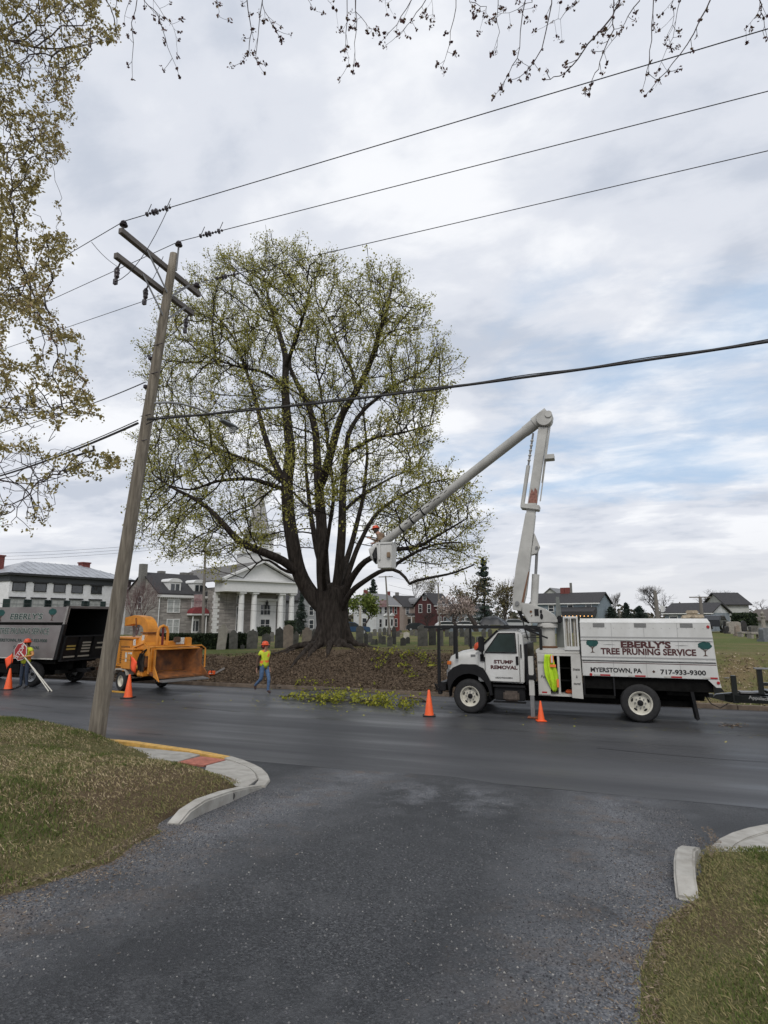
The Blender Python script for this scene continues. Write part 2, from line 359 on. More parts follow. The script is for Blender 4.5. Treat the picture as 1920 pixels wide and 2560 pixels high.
def grid(xs, ys, fz, name, m, parent=None):
    nx, ny = len(xs), len(ys)
    v = [(x, y, fz(x, y)) for y in ys for x in xs]; f = [(j * nx + i, j * nx + i + 1, (j + 1) * nx + i + 1, (j + 1) * nx + i) for j in range(ny - 1) for i in range(nx - 1)]
    mb = MB(); mb.v = v; mb.f = f; o = mb.build(name, m, parent, smooth=False, fix=False); o.data.polygons.foreach_set('use_smooth', [True] * len(f)); return o
struct(grid([-2500, 2500], [-2500, 2500], lambda x, y: -0.35, 'ground', MATS['lawn_and_bank']))
xs = [-420, -220, -140, -100, -80, -65, -55, -48] + [-42 + 0.4 * i for i in range(140)] + [16, 20, 26, 35, 50, 70, 100, 150, 260, 420]
ys = [21.18, 21.4, 21.7] + [22 + 0.25 * i for i in range(22)] + [28, 29, 30.5, 32, 35, 39, 44, 50, 58, 68, 80, 92, 105, 120, 150, 220, 400, 700]
bank = struct(grid(xs, ys, zfar, 'lawn', MATS['lawn_and_bank']))
struct(grid([-260, -60, -30, 0, 30, 60, 260], [10.5, 14, 17.5, 21.03], lambda x, y: 0.0, 'road', MATS['asphalt_street']))
struct(grid([-14 + 0.2 * i for i in range(151)], [-8 + 0.5 * i for i in range(36)] + [9.75 + 0.1 * i for i in range(14)], lambda x, y: max(zdrive(y), 0) + 0.004 if y < 9.8 else zdrive(y) + 0.006 - max(0, y - 10.2) * 0.02 + 0.0085 * noise.noise(Vector((x * .55, y * 1.1, 4))) * min(1, (y - 9.7) * 2) * (1 if y > 10.25 else .2), 'driveway', MATS['asphalt_driveway']))
# seam crack sealed across the street and short dark cracks
seal = mat('crack_sealant', (0.012, 0.012, 0.013), 0.45)
def crack(name, pts, wd):
    mb = MB()
    for (a, b) in zip(pts[:-1], pts[1:]):
        a, b = Vector((*a, 0.004)), Vector((*b, 0.004)); n = Vector((-(b - a).y, (b - a).x, 0)).normalized() * wd / 2
        mb.add([a - n, b - n, b + n, a + n], [(0, 1, 2, 3)])
    return struct(mb.build(name, seal, fix=False))
def gpt(px, py): r, fw = ray(px, py); t = -CAM_Z / r.z; return (r.x * t, r.y * t)
crack('road_crack', [gpt(1491, 1870), gpt(1540, 1875), gpt(1600, 1881), gpt(1700, 1890), gpt(1800, 1898), gpt(1960, 1908)], 0.035)
crack('road_crack', [gpt(870, 1757), gpt(960, 1763), gpt(1050, 1768)], 0.05)
crack('road_crack', [gpt(52, 1761), gpt(80, 1764), gpt(130, 1769)], 0.06)
crack('road_crack', [gpt(345, 1833), gpt(380, 1835), gpt(405, 1837)], 0.05)
crack('road_crack', [gpt(455, 1768), gpt(520, 1772), gpt(600, 1780)], 0.09)
# ---- kerbs and pavement
def ribbon(name, inner, outer, top, bot, m, parent=None, bevel=0.0):
    mb = MB(); n = len(inner); vs = []
    for k in range(n):
        (ix, iy), (ox, oy) = inner[k], outer[k]; zt, zb = top(k), bot(k)
        vs += [(ix, iy, zb), (ix, iy, zt), (ox, oy, zt), (ox, oy, zb)]
    fs = [(4 * k + a, 4 * k + b, 4 * k + 4 + b, 4 * k + 4 + a) for k in range(n - 1) for a, b in ((0, 1), (1, 2), (2, 3), (3, 0))]
    fs += [(0, 1, 2, 3), tuple(4 * (n - 1) + q for q in (3, 2, 1, 0))]
    return mb.add(vs, fs).build(name, m, parent, bevel=bevel, smooth=False)
k = MB()
for i in range(60):
    x = -120 + 4 * i; k.box(x + 0.008, x + 3.992, KERB_F, KERB_F + 0.2, -0.1, 0.135 + 0.012 * random.uniform(-1, 1))
struct(k.build('kerb', kerb_old, bevel=0.015))
arc_o = [(-4.80, 8.20), (-5.02, 8.72), (-5.37, 9.24), (-5.75, 9.70), (-6.14, 10.06), (-6.55, 10.32), (-6.94, 10.50)]
arc_i = [(-4.98, 8.18), (-5.20, 8.66), (-5.54, 9.14), (-5.90, 9.57), (-6.26, 9.90), (-6.63, 10.14), (-6.98, 10.31)]
struct(ribbon('pavement_kerb', arc_i, arc_o, lambda k: zdrive(arc_o[k][1]) + 0.035 + 0.02 * (k > 4), lambda k: -0.2, conc, bevel=0.012))
struct(ribbon('yellow_kerb', [(-6.985, 10.31), (-7.9, 10.47), (-9.5, 10.52), (-60, 10.52)], [(-6.945, 10.50), (-7.86, 10.67), (-9.5, 10.70), (-60, 10.70)], lambda k: (0.05, 0.07, 0.13, 0.14)[k], lambda k: -0.2, yellow, bevel=0.012))
def slab(name, poly, zf, m, parent=None, drop=0.25):
    n = len(poly); mb = MB(); mb.add([(x, y, zf(x, y)) for x, y in poly] + [(x, y, zf(x, y) - drop) for x, y in poly],
        [tuple(range(n))] + [(i, (i + 1) % n, (i + 1) % n + n, i + n) for i in range(n)]); return mb.build(name, m, parent)
pav = struct(slab('pavement', [(-5.0, 8.0), (-5.22, 8.66), (-5.56, 9.14), (-5.92, 9.56), (-6.28, 9.88), (-6.65, 10.12), (-6.86, 10.22), (-6.75, 9.44), (-6.2, 8.6), (-5.6, 7.9)], lambda x, y: zdrive(y) + 0.03, conc))
struct(slab('pavement', [(-7.58, 10.36), (-7.42, 9.5), (-9.6, 9.5), (-9.6, 10.5), (-7.9, 10.44)], lambda x, y: zdrive(y) + 0.04 + (0.02 if y > 10.3 else 0), conc))
pad = struct(slab('tactile_pad', [(-6.89, 10.24), (-7.55, 10.35), (-7.40, 9.45), (-6.78, 9.40)], lambda x, y: zdrive(y) + 0.036, redpad))
dm = MB()
for i in range(9):
    for j in range(13):
        u, v_ = (i + .5) / 9, (j + .5) / 13; x = -6.89 * (1 - u) * v_ + -7.55 * u * v_ + -7.40 * u * (1 - v_) + -6.78 * (1 - u) * (1 - v_); y = 10.24 * (1 - u) * v_ + 10.35 * u * v_ + 9.45 * u * (1 - v_) + 9.40 * (1 - u) * (1 - v_)
        dm.lathe([(0.022, 0), (0.012, 0.010)], 6, Matrix.Translation((x, y, zdrive(y) + 0.036)))
dmo = dm.build('tactile_dome', redpad, pad); dmo['kind'] = 'stuff'
# tapering concrete kerb ends either side of the driveway mouth
tk = [(-4.82, 8.16), (-4.74, 7.6), (-4.63, 7.0), (-4.55, 6.4), (-4.47, 6.0), (-4.43, 5.75)]
struct(ribbon('kerb_end', [(x - 0.17, y - 0.02) for i, (x, y) in enumerate(tk)], tk, lambda k: zdrive(tk[k][1]) + (0.04, 0.10, 0.145, 0.15, 0.11, 0.01)[k], lambda k: 0.0, conc, bevel=0.02))
dh = struct(MB().lathe([(0.048, -.012), (0.046, .004)], 14, Matrix.Translation((-4.66, 7.12, zdrive(7.12) + .065)) @ Matrix.Rotation(PI / 2, 4, 'Y') @ Matrix.Rotation(.2, 4, 'X')).build('drain_hole', mat('drain_dark', (.05, .048, .045), .9, .3, 20)))
tr = [(0.76, 7.28), (0.69, 7.0), (0.62, 6.7), (0.56, 6.3), (0.52, 5.95), (0.50, 5.66)]
struct(ribbon('kerb_end', [(x + 0.17, y + 0.0) for x, y in tr], tr, lambda k: zdrive(tr[k][1]) + (0.07, 0.13, 0.17, 0.16, 0.12, 0.03)[k], lambda k: 0.0, conc, bevel=0.02))
ro = [(1.03, 7.50), (1.18, 7.90), (1.37, 8.25), (1.60, 8.58), (1.87, 8.88), (2.4, 9.36), (3.2, 9.9), (4.4, 10.35), (6, 10.55), (40, 10.6)]
ri = [(1.19, 7.42), (1.34, 7.80), (1.52, 8.13), (1.74, 8.45), (2.0, 8.73), (2.5, 9.20), (3.28, 9.72), (4.45, 10.16), (6, 10.35), (40, 10.4)]
struct(ribbon('pavement_kerb', ri, ro, lambda k: zdrive(ro[k][1]) + 0.045 + 0.012 * k, lambda k: -0.2, conc, bevel=0.012))
struct(slab('pavement', [(1.205, 7.36)] + [(x + 0.015, y - 0.01) for x, y in ri] + [(40, 8.6), (6, 8.4), (3.2, 7.45)], lambda x, y: zdrive(y) + 0.045 + 0.01 * min(9, max(0, x - 1)), conc))
# pieces of broken edge and driveway mouth stones
def edge_l(Y): return float(np.interp(Y, [-8, 3.5, 4.4, 4.95, 5.45, 5.65, 7.9, 8.2, 8.6, 9.0, 9.4, 9.8, 10.2, 10.5], [-4.2, -4.2, -4.1, -4.32, -4.42, -4.72, -5.04, -5.5, -6.25, -6.95, -7.55, -8.2, -9.1, -10.3]))
def edge_r(Y): return float(np.interp(Y, [-8, 3.6, 4.15, 4.95, 5.55, 5.8, 7.0, 7.25, 7.5], [0.1, 0.11, 0.16, 0.32, 0.58, 0.70, 0.88, 0.95, 1.05]))
S = [-0.10, 0.0, 0.12, 0.3, 0.55, 0.85, 1.2, 1.6, 2.1, 2.7, 3.4, 4.2, 5.2, 6.5, 8, 10, 13, 18, 30, 55]
def verge(name, edge, sg, y0, y1, fz, wig):
    rows = np.arange(y0, y1 + 1e-6, 0.2); mb = MB(); n = len(S)
    for y in rows:
        e = edge(y) + wig * noise.noise(Vector((0, y * 1.7, 2))) + wig * .6 * noise.noise(Vector((0, y * 6.3, 2)))
        for s_ in S:
            x = e + sg * s_; mb.v.append((x, y, zdrive(y) - 0.04 if s_ < 0 else fz(x, y) * min(1, 0.25 + s_ * 5) + (zdrive(y) + 0.012) * (1 - min(1, 0.25 + s_ * 5))))
    mb.f = [(j * n + i, j * n + i + 1, (j + 1) * n + i + 1, (j + 1) * n + i) for j in range(len(rows) - 1) for i in range(n - 1)]
    o = mb.build(name, MATS['verge_soil'], fix=True); o.data.polygons.foreach_set('use_smooth', [True] * len(o.data.polygons)); return struct(o)
verge('verge', edge_l, -1, -8.0, 10.45, zverge_l, 0.10)
verge('verge', edge_r, 1, -8.0, 7.36, zverge_r, 0.05)
# ---- grass on the verges (uncountable)
grass_m = tint_mat('grass_blades', [(0.0, (0.066, 0.100, 0.024)), (0.35, (0.135, 0.168, 0.048)), (0.55, (0.215, 0.195, 0.085)), (0.8, (0.34, 0.27, 0.15)), (1.0, (0.54, 0.45, 0.29))], 0.8, 0.25)
def grass_on(name, label, n, xr, yr, edge, sg, fz, dens_fall, green, hs=1.0):
    P, T = [], []
    cnt = 0
    while cnt < n:
        x = random.uniform(*xr); y = random.uniform(*yr); e = (edge(y) - x) * -sg
        if e < -0.06 + random.random() * 0.1: continue
        d = math.hypot(x, y)
        if d > 5 and random.random() > (dens_fall / d) ** 0.7: continue
        nn = noise.noise(Vector((x * 0.75, y * 0.75, 1))) + 0.6 * noise.noise(Vector((x * 3.1, y * 3.1, 4)))
        gfac = sstep(nn * 0.85 + green(x, y, e))
        if gfac < 0.25 and random.random() < 0.35: continue
        h = (random.uniform(0.016, 0.045) + 0.035 * gfac * random.random()) * hs
        dead = random.random() > gfac * 0.9 + 0.08
        lean = random.uniform(0.3, 1.7) if dead else random.uniform(0.1, 0.9)
        a = random.uniform(0, 2 * PI); wd = random.uniform(0.0018, 0.004) * (1.0 + d * 0.06) * (.8 if hs < 1 else 1); z = fz(x, y) - 0.006
        c, s_ = math.cos(a), math.sin(a); lx, ly = c * lean * h, s_ * lean * h; hz = h / math.sqrt(1 + lean * lean * .6)
        P.append(((x - s_ * wd, y + c * wd, z), (x + s_ * wd, y - c * wd, z), (x + lx * .5 + s_ * wd * .8, y + ly * .5 - c * wd * .8, z + hz * .75), (x + lx, y + ly, z + hz)))
        T.append(random.uniform(0.58, 1.0) * (0.72 if e < 0.6 else 1) if dead else random.uniform(0.0, 0.5)); cnt += 1
    return stuff(quads(name, np.array(P), grass_m, tint=T), label, 'grass')
grass_on('grass', 'patchy dry and green grass on the verge left of the driveway', 120000, (-17, -4.0), (2.2, 10.45), edge_l, -1, zverge_l, 7.0,
         lambda x, y, e: 0.38 - 0.5 * sstep(1 - e / 1.1) + 0.25 * sstep((y - 7.5) / 2) - 0.45 * sstep(1 - math.hypot(x + 5.4, (y - 6.6) * 0.8) / 1.3))
grass_on('grass', 'patchy grass on the verge right of the driveway', 120000, (-0.1, 4.2), (2.0, 7.36), edge_r, 1, zverge_r, 7.0, lambda x, y, e: 0.72 - 0.75 * sstep(1 - e / 0.7), .66)
# ---- loose grit along the driveway edges
grit_m = tint_mat('grit', [(0.0, (0.035, 0.036, 0.04)), (0.6, (0.10, 0.10, 0.11)), (0.95, (0.17, 0.168, 0.165)), (1.0, (0.34, 0.33, 0.31))], 0.8)
P = []
for i in range(26000):
    y = random.uniform(2.2, 9.8)
    if random.random() < 0.5: x = edge_l(y) + abs(random.gauss(0, 0.5)) + 0.05
    else: x = edge_r(y) - abs(random.gauss(0, 0.6)) - 0.03
    if random.random() < 0.25: x = random.uniform(-5, 0.5)
    if x < edge_l(y) + 0.02 or x > edge_r(y) - 0.02: continue
    s_ = random.uniform(0.003, 0.0095); z = zdrive(y) + 0.004; a = random.uniform(0, PI)
    c, q = math.cos(a) * s_, math.sin(a) * s_; t = (x, y, z + s_ * 1.1)
    b4 = [(x - c, y - q, z), (x + q, y - c, z), (x + c, y + q, z), (x - q, y + c, z)]
    for k in range(4): P.append((b4[k], b4[(k + 1) % 4], t))
stuff(quads('grit', np.array(P), grit_m, tint=np.repeat(RNG.random(len(P) // 4), 4)), 'loose grey grit along the driveway edges', 'grit')
# ---- leaf litter and mulch on the bank
lit_m = tint_mat('leaf_litter', [(0.0, (0.045, 0.033, 0.024)), (0.5, (0.12, 0.088, 0.062)), (0.85, (0.22, 0.165, 0.115)), (1.0, (0.36, 0.29, 0.21))], 0.85)
C = []; T = []
while len(C) < 62000:
    x = random.uniform(-27, 8); y = random.uniform(21.1, 24.9); 
    if y > 24.0 + 0.8 * noise.noise(Vector((x * .7, 0, 1))) and random.random() < 0.8: continue
    if x > -.5 and random.random() < .8 * sstep((x + .5) / 2): continue
    C.append((x, y, zfar(x, y) + random.uniform(0.0, 0.05))); T.append(min(1, random.random() * 0.8 + 0.45 * sstep((x + 2) / 4)))
stuff(quads('leaf_litter', rand_quads(np.array(C), 0.036, 0.55, 0.45), lit_m, tint=T), 'brown leaf litter and mulch covering the roadside bank', 'leaf litter')
C = []; T = []
for i in range(17000):                    # dead grass and crumbs straying from the verges on to the driveway
    y = random.uniform(2.2, 8.2); d = random.expovariate(5.0)
    if random.random() < .5: x = edge_l(y) + d - .12; z = zverge_l(x, y) if x < edge_l(y) else zdrive(y)
    elif random.random() < .45: continue
    else: x = edge_r(y) - d * 1.1 + .1; z = zverge_r(x, y) if x > edge_r(y) else zdrive(y)
    if y > 5.5 and (-5.1 < x < -4.35 or .45 < x < .95): continue
    C.append((x, y, z + .012)); T.append(random.uniform(.3, 1))
stuff(quads('dead_grass', rand_quads(np.array(C), 0.013, 0.22, 0.8), lit_m, tint=T), 'dead grass and leaf crumbs along the driveway edges', 'litter')
# scattered crumbs of leaf on the street
C = [(random.uniform(-16, 4), random.uniform(15.5, 20.9)) for i in range(260)] + [(random.gauss(-8, 1.8), random.gauss(18.6, 1.0)) for i in range(420)]
stuff(quads('fallen_bits', rand_quads(np.array([(x, y, 0.012) for x, y in C]), 0.03, 0.6, 0.9), tint_mat('fallen', [(0.0, (0.2, 0.21, 0.03)), (0.6, (0.30, 0.29, 0.06)), (1.0, (0.25, 0.2, 0.12))])), 'yellow green crumbs of leaf scattered on the street', 'leaf litter')
# distant belt of woods closing the horizon
C = []
for i in range(15000):
    px = random.uniform(-900, 2800); D = random.uniform(215, 260); h = 4.0 + 4.5 * (0.5 + noise.noise(Vector((px * 0.012, 0, 5)))) + 2 * noise.noise(Vector((px * 0.05, 3, 5)))
    if random.random() < 0.3: h *= 0.6
    p = at(px, 1545, D); C.append((p.x, p.y, random.uniform(-0.5, 1) * h * 0.5 + h * 0.45))
stuff(quads('distant_woods', rand_quads(np.array(C), 0.75, 0.7), tint_mat('far_foliage', [(0.0, (0.035, 0.042, 0.028)), (0.6, (0.085, 0.075, 0.055)), (1.0, (0.15, 0.125, 0.10))])), 'distant wooded skyline beyond the houses', 'woods')
# ================================================================== TREES
def colonize(att, nodes, par, step, infl, kill, iters, up=0.05, jit=0.12, core=None, push=0.0):
    att = np.array(att, float); nodes = [np.array(n, float) for n in nodes]; par = list(par)
    N = np.array(nodes); d = np.full(len(att), 1e9); idx = np.zeros(len(att), int)
    def upd(lo):
        nonlocal d, idx
        M = np.array(nodes[lo:])
        for c in range(0, len(M), 400):
            q = M[c:c + 400]; dd = np.linalg.norm(att[:, None, :] - q[None], axis=2); j = dd.argmin(1); mn = dd[np.arange(len(att)), j]
            b = mn < d; d[b] = mn[b]; idx[b] = j[b] + lo + c
    upd(0)
    for it in range(iters):
        keep = d > kill; att, d, idx = att[keep], d[keep], idx[keep]
        if not len(att): break
        use = d < infl
        if not use.any(): break
        ii = idx[use]; A_ = np.array(nodes)[ii]; v = att[use] - A_; v /= np.linalg.norm(v, axis=1)[:, None]
        acc = {}
        for i, vv in zip(ii, v): acc.setdefault(i, []).append(vv)
        lo = len(nodes)
        for i, L in acc.items():
            q = np.sum(L, axis=0); q = q / (np.linalg.norm(q) + 1e-9) + RNG.normal(size=3) * jit; q[2] += up
            if core is not None: ov_ = nodes[i] - core; q = q + push * ov_ / (np.linalg.norm(ov_) + 1e-9)
            q /= np.linalg.norm(q)
            nodes.append(nodes[i] + q * step); par.append(i)
        upd(lo)
    return np.array(nodes), np.array(par)
def radii(nodes, par, tip, expo=2.35, fixed=None):
    n = len(nodes); acc = np.zeros(n); r = np.zeros(n); kids = [[] for _ in range(n)]
    for i in range(n):
        if par[i] >= 0: kids[par[i]].append(i)
    for i in range(n - 1, -1, -1):
        r[i] = tip if not kids[i] else acc[i] ** (1 / expo)
        if fixed is not None and i < len(fixed) and fixed[i] > 0: r[i] = fixed[i]
        if par[i] >= 0: acc[par[i]] += min(r[i], 0.8 * 9) ** expo
    return r, kids
def branch_mesh(mb, nodes, par, r, kids, rmin=0.0, sides=None):
    n = len(nodes); sides = sides or (lambda q: 3 if q < 0.02 else 4 if q < 0.05 else 6 if q < 0.15 else 9)
    starts = [i for i in range(n) if par[i] < 0]; stack = []
    for s_ in starts: stack.append((s_, None))
    while stack:
        i, p = stack.pop(); chain = [] if p is None else [p]; cur = i
        while True:
            chain.append(cur)
            if not kids[cur]: break
            ks = sorted(kids[cur], key=lambda q: -r[q])
            for q in ks[1:]: stack.append((q, cur))
            cur = ks[0]
        if len(chain) < 2: continue
        rad = [r[q] for q in chain]
        if p is not None: rad[0] = min(rad[0], rad[1] * 1.25)
        if max(rad) < rmin: continue
        mb.tube([nodes[q] for q in chain], rad, sides(max(rad)), cap=False)
def limb_nodes(limbs, step):
    """limbs: list of (parent_limb or None, parent_frac, [pts], r0, r1) -> nodes, par, fixed radii"""
    nodes, par, fx, ends = [], [], [], []
    for (pl, pts, r0, r1) in limbs:
        pts = [Vector(p) for p in pts]; seg = []
        for a, b in zip(pts[:-1], pts[1:]):
            k = max(1, int((b - a).length / step)); seg += [a.lerp(b, t / k) for t in range(k)]
        seg.append(pts[-1])
        # soften corners
        for _ in range(2): seg = [seg[0]] + [(seg[i - 1] + seg[i] * 2 + seg[i + 1]) / 4 for i in range(1, len(seg) - 1)] + [seg[-1]]
        if pl is None: prev = -1
        else: prev = min(range(*ends[pl]), key=lambda q: (Vector(nodes[q]) - seg[0]).length)
        lo = len(nodes)
        for i, q in enumerate(seg):
            if i == 0 and prev >= 0: continue
            nodes.append(tuple(q)); par.append(prev); prev = len(nodes) - 1; fx.append(r0 + (r1 - r0) * i / (len(seg) - 1))
        ends.append((lo, len(nodes)))
    return nodes, par, fx

# ---- the big maple on the bank
bark = mat('maple_bark', (0.016, 0.013, 0.011), 0.95, col2=(0.055, 0.046, 0.040), vscale=3.5, bump=1.0, bscale=14, stretch=(3, 3, 0.7), spec=0.15)
TY = 25.2
def mp(x, y, dy=0.0): q = on_y(320 + x / 1.803, 580 + y / 1.803, TY + dy); return (q.x, q.y, q.z)
limbs = [
 (None, [mp(925, 1850), mp(915, 1760), mp(905, 1690), mp(900, 1620)], 0.72, 0.66),
 (0, [mp(880, 1700), mp(800, 1600), mp(765, 1530, -.2), mp(745, 1420, -.4), mp(722, 1280, -.5), mp(715, 1130, -.6), mp(735, 1000, -.6), mp(716, 850, -.5), mp(708, 700, -.3), mp(712, 560), mp(680, 450, .5), mp(640, 330, 1), mp(610, 200, 1.5)], 0.42, 0.045),
 (1, [mp(770, 1540, -.2), mp(700, 1480, -1.0), mp(600, 1440, -1.9), mp(500, 1400, -2.4), mp(430, 1315, -2.6), mp(370, 1250, -2.8), mp(290, 1195, -3.0), mp(190, 1150, -3.3), mp(110, 1090, -3.4)], 0.25, 0.04),
 (1, [mp(717, 1150, -.6), mp(650, 1020, -.2), mp(605, 880, .4), mp(572, 740, .9), mp(525, 600, 1.3), mp(480, 480, 1.6), mp(400, 370, 2.0)], 0.20, 0.035),
 (1, [mp(700, 1130, -.6), mp(600, 1050, 1.0), mp(460, 1000, 1.8), mp(330, 950, 2.4), mp(220, 900, 2.8)], 0.13, 0.03),
 (1, [mp(700, 1160, -.6), mp(560, 1110, -2.0), mp(400, 1120, -3.0), mp(280, 1170, -3.6), mp(150, 1130, -4.0)], 0.12, 0.03),
 (1, [mp(712, 600, -.2), mp(760, 480, -.8), mp(800, 350, -1.3), mp(830, 210, -1.6)], 0.13, 0.03),
 (1, [mp(705, 700, -.3), mp(620, 630, -1.5), mp(500, 610, -2.5), mp(350, 560, -3.2)], 0.10, 0.03),
 (0, [mp(895, 1680), mp(880, 1560, .3), mp(872, 1300, .5), mp(860, 1150, .5), mp(852, 1000, .6), mp(848, 900, .5), mp(815, 780, .3), mp(760, 680, .6), mp(725, 600, 1.2), mp(760, 420, 1.8)], 0.38, 0.04),
 (8, [mp(862, 1160, .5), mp(900, 1050, -.2), mp(940, 900, -.5), mp(965, 815, -.7), mp(1030, 720, -1.0), mp(1090, 600, -1.0), mp(1130, 470, -.8), mp(1170, 340, -.4), mp(1195, 220)], 0.26, 0.04),
 (9, [mp(1030, 720, -1.0), mp(1010, 620, -.3), mp(950, 520, .6), mp(920, 420, 1.2), mp(880, 350, 1.6)], 0.12, 0.03),
 (8, [mp(868, 1290, .5), mp(800, 1230, 1.6), mp(740, 1170, 2.6), mp(660, 1080, 3.4)], 0.11, 0.03),
 (0, [mp(930, 1680), mp(950, 1540, -.2), mp(965, 1350, -.4), mp(968, 1150, -.4), mp(985, 980, 0), mp(992, 900, .4), mp(1060, 800, 1.0), mp(1200, 690, 1.5), mp(1330, 630, 2.0)], 0.27, 0.04),
 (12, [mp(985, 1000), mp(1100, 930, -1.5), mp(1260, 900, -2.6), mp(1360, 870, -3)], 0.11, 0.03),
 (12, [mp(968, 1260, -.4), mp(1060, 1180, .8), mp(1180, 1110, 1.8), mp(1300, 1060, 2.6)], 0.10, 0.03),
 (0, [mp(945, 1690), mp(985, 1560, .6), mp(1030, 1430, 1.0), mp(1100, 1290, 1.4), mp(1160, 1230, 1.8), mp(1320, 1140, 2.4), mp(1450, 1110, 2.8)], 0.17, 0.03),
 (0, [mp(950, 1700), mp(1000, 1570, -.3), mp(1065, 1480, -.8), mp(1190, 1430, -1.2), mp(1300, 1425, -1.6), mp(1420, 1355, -2.0), mp(1530, 1290, -2.2)], 0.20, 0.03),
 (0, [mp(945, 1740), mp(1000, 1620, -.6), mp(1065, 1575, -1.0), mp(1130, 1530, -1.3), mp(1190, 1508, -1.5), mp(1235, 1530, -1.6), mp(1268, 1585, -1.7)], 0.17, 0.07),
 (17, [mp(1264, 1580, -1.7), mp(1300, 1572, -1.8), mp(1360, 1556, -1.9), mp(1450, 1545, -2.0), mp(1560, 1500, -2.2)], 0.07, 0.03),
 (17, [mp(1190, 1508, -1.5), mp(1300, 1440, -2.4), mp(1400, 1400, -2.9), mp(1500, 1400, -3.2)], 0.09, 0.03),
 (0, [mp(900, 1660), mp(890, 1560, 1.5), mp(850, 1430, 2.8), mp(820, 1250, 3.8), mp(800, 1050, 4.3), mp(800, 850, 4.5)], 0.24, 0.05),
 (0, [mp(930, 1660), mp(960, 1560, 1.5), mp(1010, 1400, 3.0), mp(1060, 1200, 4.0), mp(1080, 1000, 4.4), mp(1060, 800, 4.4)], 0.2, 0.05),
 (0, [mp(890, 1640), mp(880, 1540, -1.4), mp(900, 1380, -2.6), mp(930, 1180, -3.4), mp(900, 950, -3.6), mp(880, 780, -3.4)], 0.13, 0.04),
 (1, [mp(760, 1540, -.2), mp(690, 1525, -1.2), mp(640, 1470, -2.0), mp(600, 1465, -2.6), mp(560, 1520, -3.0), mp(520, 1560, -3.3)], 0.10, 0.025)]
limbs = [(p_, q_, a_ if p_ is None else a_ * .95, b_ * .9) for (p_, q_, a_, b_) in limbs]
lim_n, lim_p, lim_r = limb_nodes(limbs, 0.32)
outline = [(745, 596), (800, 610), (855, 650), (880, 735), (905, 690), (945, 660), (1000, 690), (1040, 740), (1085, 800), (1110, 870), (1140, 920), (1115, 985), (1090, 1030), (1100, 1110), (1080, 1180), (1135, 1190), (1175, 1260), (1208, 1330), (1200, 1400), (1160, 1440), (1060, 1425), (980, 1370), (900, 1330), (800, 1290), (700, 1330), (640, 1400), (560, 1435), (500, 1410), (440, 1420), (370, 1390), (345, 1320), (352, 1240), (335, 1180), (350, 1100), (360, 1000), (365, 860), (400, 780), (440, 740), (500, 680), (560, 640), (620, 606), (690, 600)]
def inside(px, py, poly):
    c = False; n = len(poly)
    for i in range(n):
        (x1, y1), (x2, y2) = poly[i], poly[i - 1]
        if (y1 > py) != (y2 > py) and px < (x2 - x1) * (py - y1) / (y2 - y1) + x1: c = not c
    return c
att = []
while len(att) < 3600:
    px, py = random.uniform(330, 1215), random.uniform(590, 1445)
    if not inside(770 + (px - 770) * 1.045 + 34 * noise.noise(Vector((px * .012, py * .012, 3))), py + 34 * noise.noise(Vector((px * .012, py * .012, 9))) + (py - 1080) * .04, outline): continue
    half = 5.8 * math.sqrt(max(0.03, 1 - ((py - 1100) / 530.0) ** 2)); e = math.sqrt(max(.04, 1 - ((px - 770) / 455.0) ** 2))
    dy = random.uniform(-1, 1) * half * e
    if random.random() < 0.35: dy = math.copysign(half * e * random.uniform(0.75, 1), dy)
    q = on_y(px, py, TY + dy)
    # keep the outline in true metres of the tree's own plane rather than along each sight-line
    q0 = on_y(px, py, TY); att.append((q0.x + (q.x - q0.x) * 0.85, TY + dy, q0.z + (q.z - q0.z) * 0.85))
nodes, par = colonize(att, lim_n, lim_p, 0.34, 3.2, 0.62, 60, up=0.05, jit=0.15, core=np.array((-12.2, TY, 6.0)), push=.5)
# short fine shoots off every slim branch, reaching outwards and up
def shoots(nodes, par, first, n_lo, n_hi, L, core, lift, wob):
    N, P_ = [tuple(q) for q in nodes], list(par); tips = []; cnt = len(nodes)
    for i in range(first, cnt):
        if P_[i] < 0 or random.random() > .3 + .7 * sstep((math.sqrt(((N[i][0] + 13.2) / 8.8) ** 2 + ((N[i][1] - TY) / 5.6) ** 2 + ((N[i][2] - 10.5) / 11.0) ** 2) - .4) / .4): continue
        d0 = np.array(N[i]) - np.array(N[P_[i]]); d0 /= np.linalg.norm(d0) + 1e-9; o_ = np.array(N[i]) - core; o_ /= np.linalg.norm(o_) + 1e-9
        for k in range(random.randint(n_lo, n_hi)):
            if random.random() < .05: continue
            d = d0 * .55 + o_ * .55 + np.array((0, 0, lift)) + RNG.normal(size=3) * .55; d /= np.linalg.norm(d); q = np.array(N[i]); pr = i; l_ = L * random.uniform(.5, 1.25)
            for s_ in range(3):
                d = d + RNG.normal(size=3) * wob + np.array((0, 0, lift * .25)); d /= np.linalg.norm(d); q = q + d * l_ / 3; N.append(tuple(q)); P_.append(pr); pr = len(N) - 1
                if s_ > 0: tips.append(q.copy())
                if s_ == 1:
                    e = d + RNG.normal(size=3) * .6; e /= np.linalg.norm(e); N.append(tuple(q + e * l_ * .4)); P_.append(pr); tips.append(q + e * l_ * .4)
    return np.array(N), np.array(P_), np.array(tips)
slim = len(lim_n)
nodes, par, shoot_tips = shoots(nodes, par, slim, 1, 2, .85, np.array((-12.2, TY, 6.0)), .28, .16)
fx = np.zeros(len(nodes)); fx[:len(lim_r)] = lim_r
rr, kids = radii(nodes, par, 0.0082, 2.6, fx)
maple = thing('maple_tree', 'huge old maple with spring leaves and many upright limbs on the bank', 'tree', (-11.6, TY, 1.5))
inv = Matrix.Translation((11.6, -TY, -1.5))
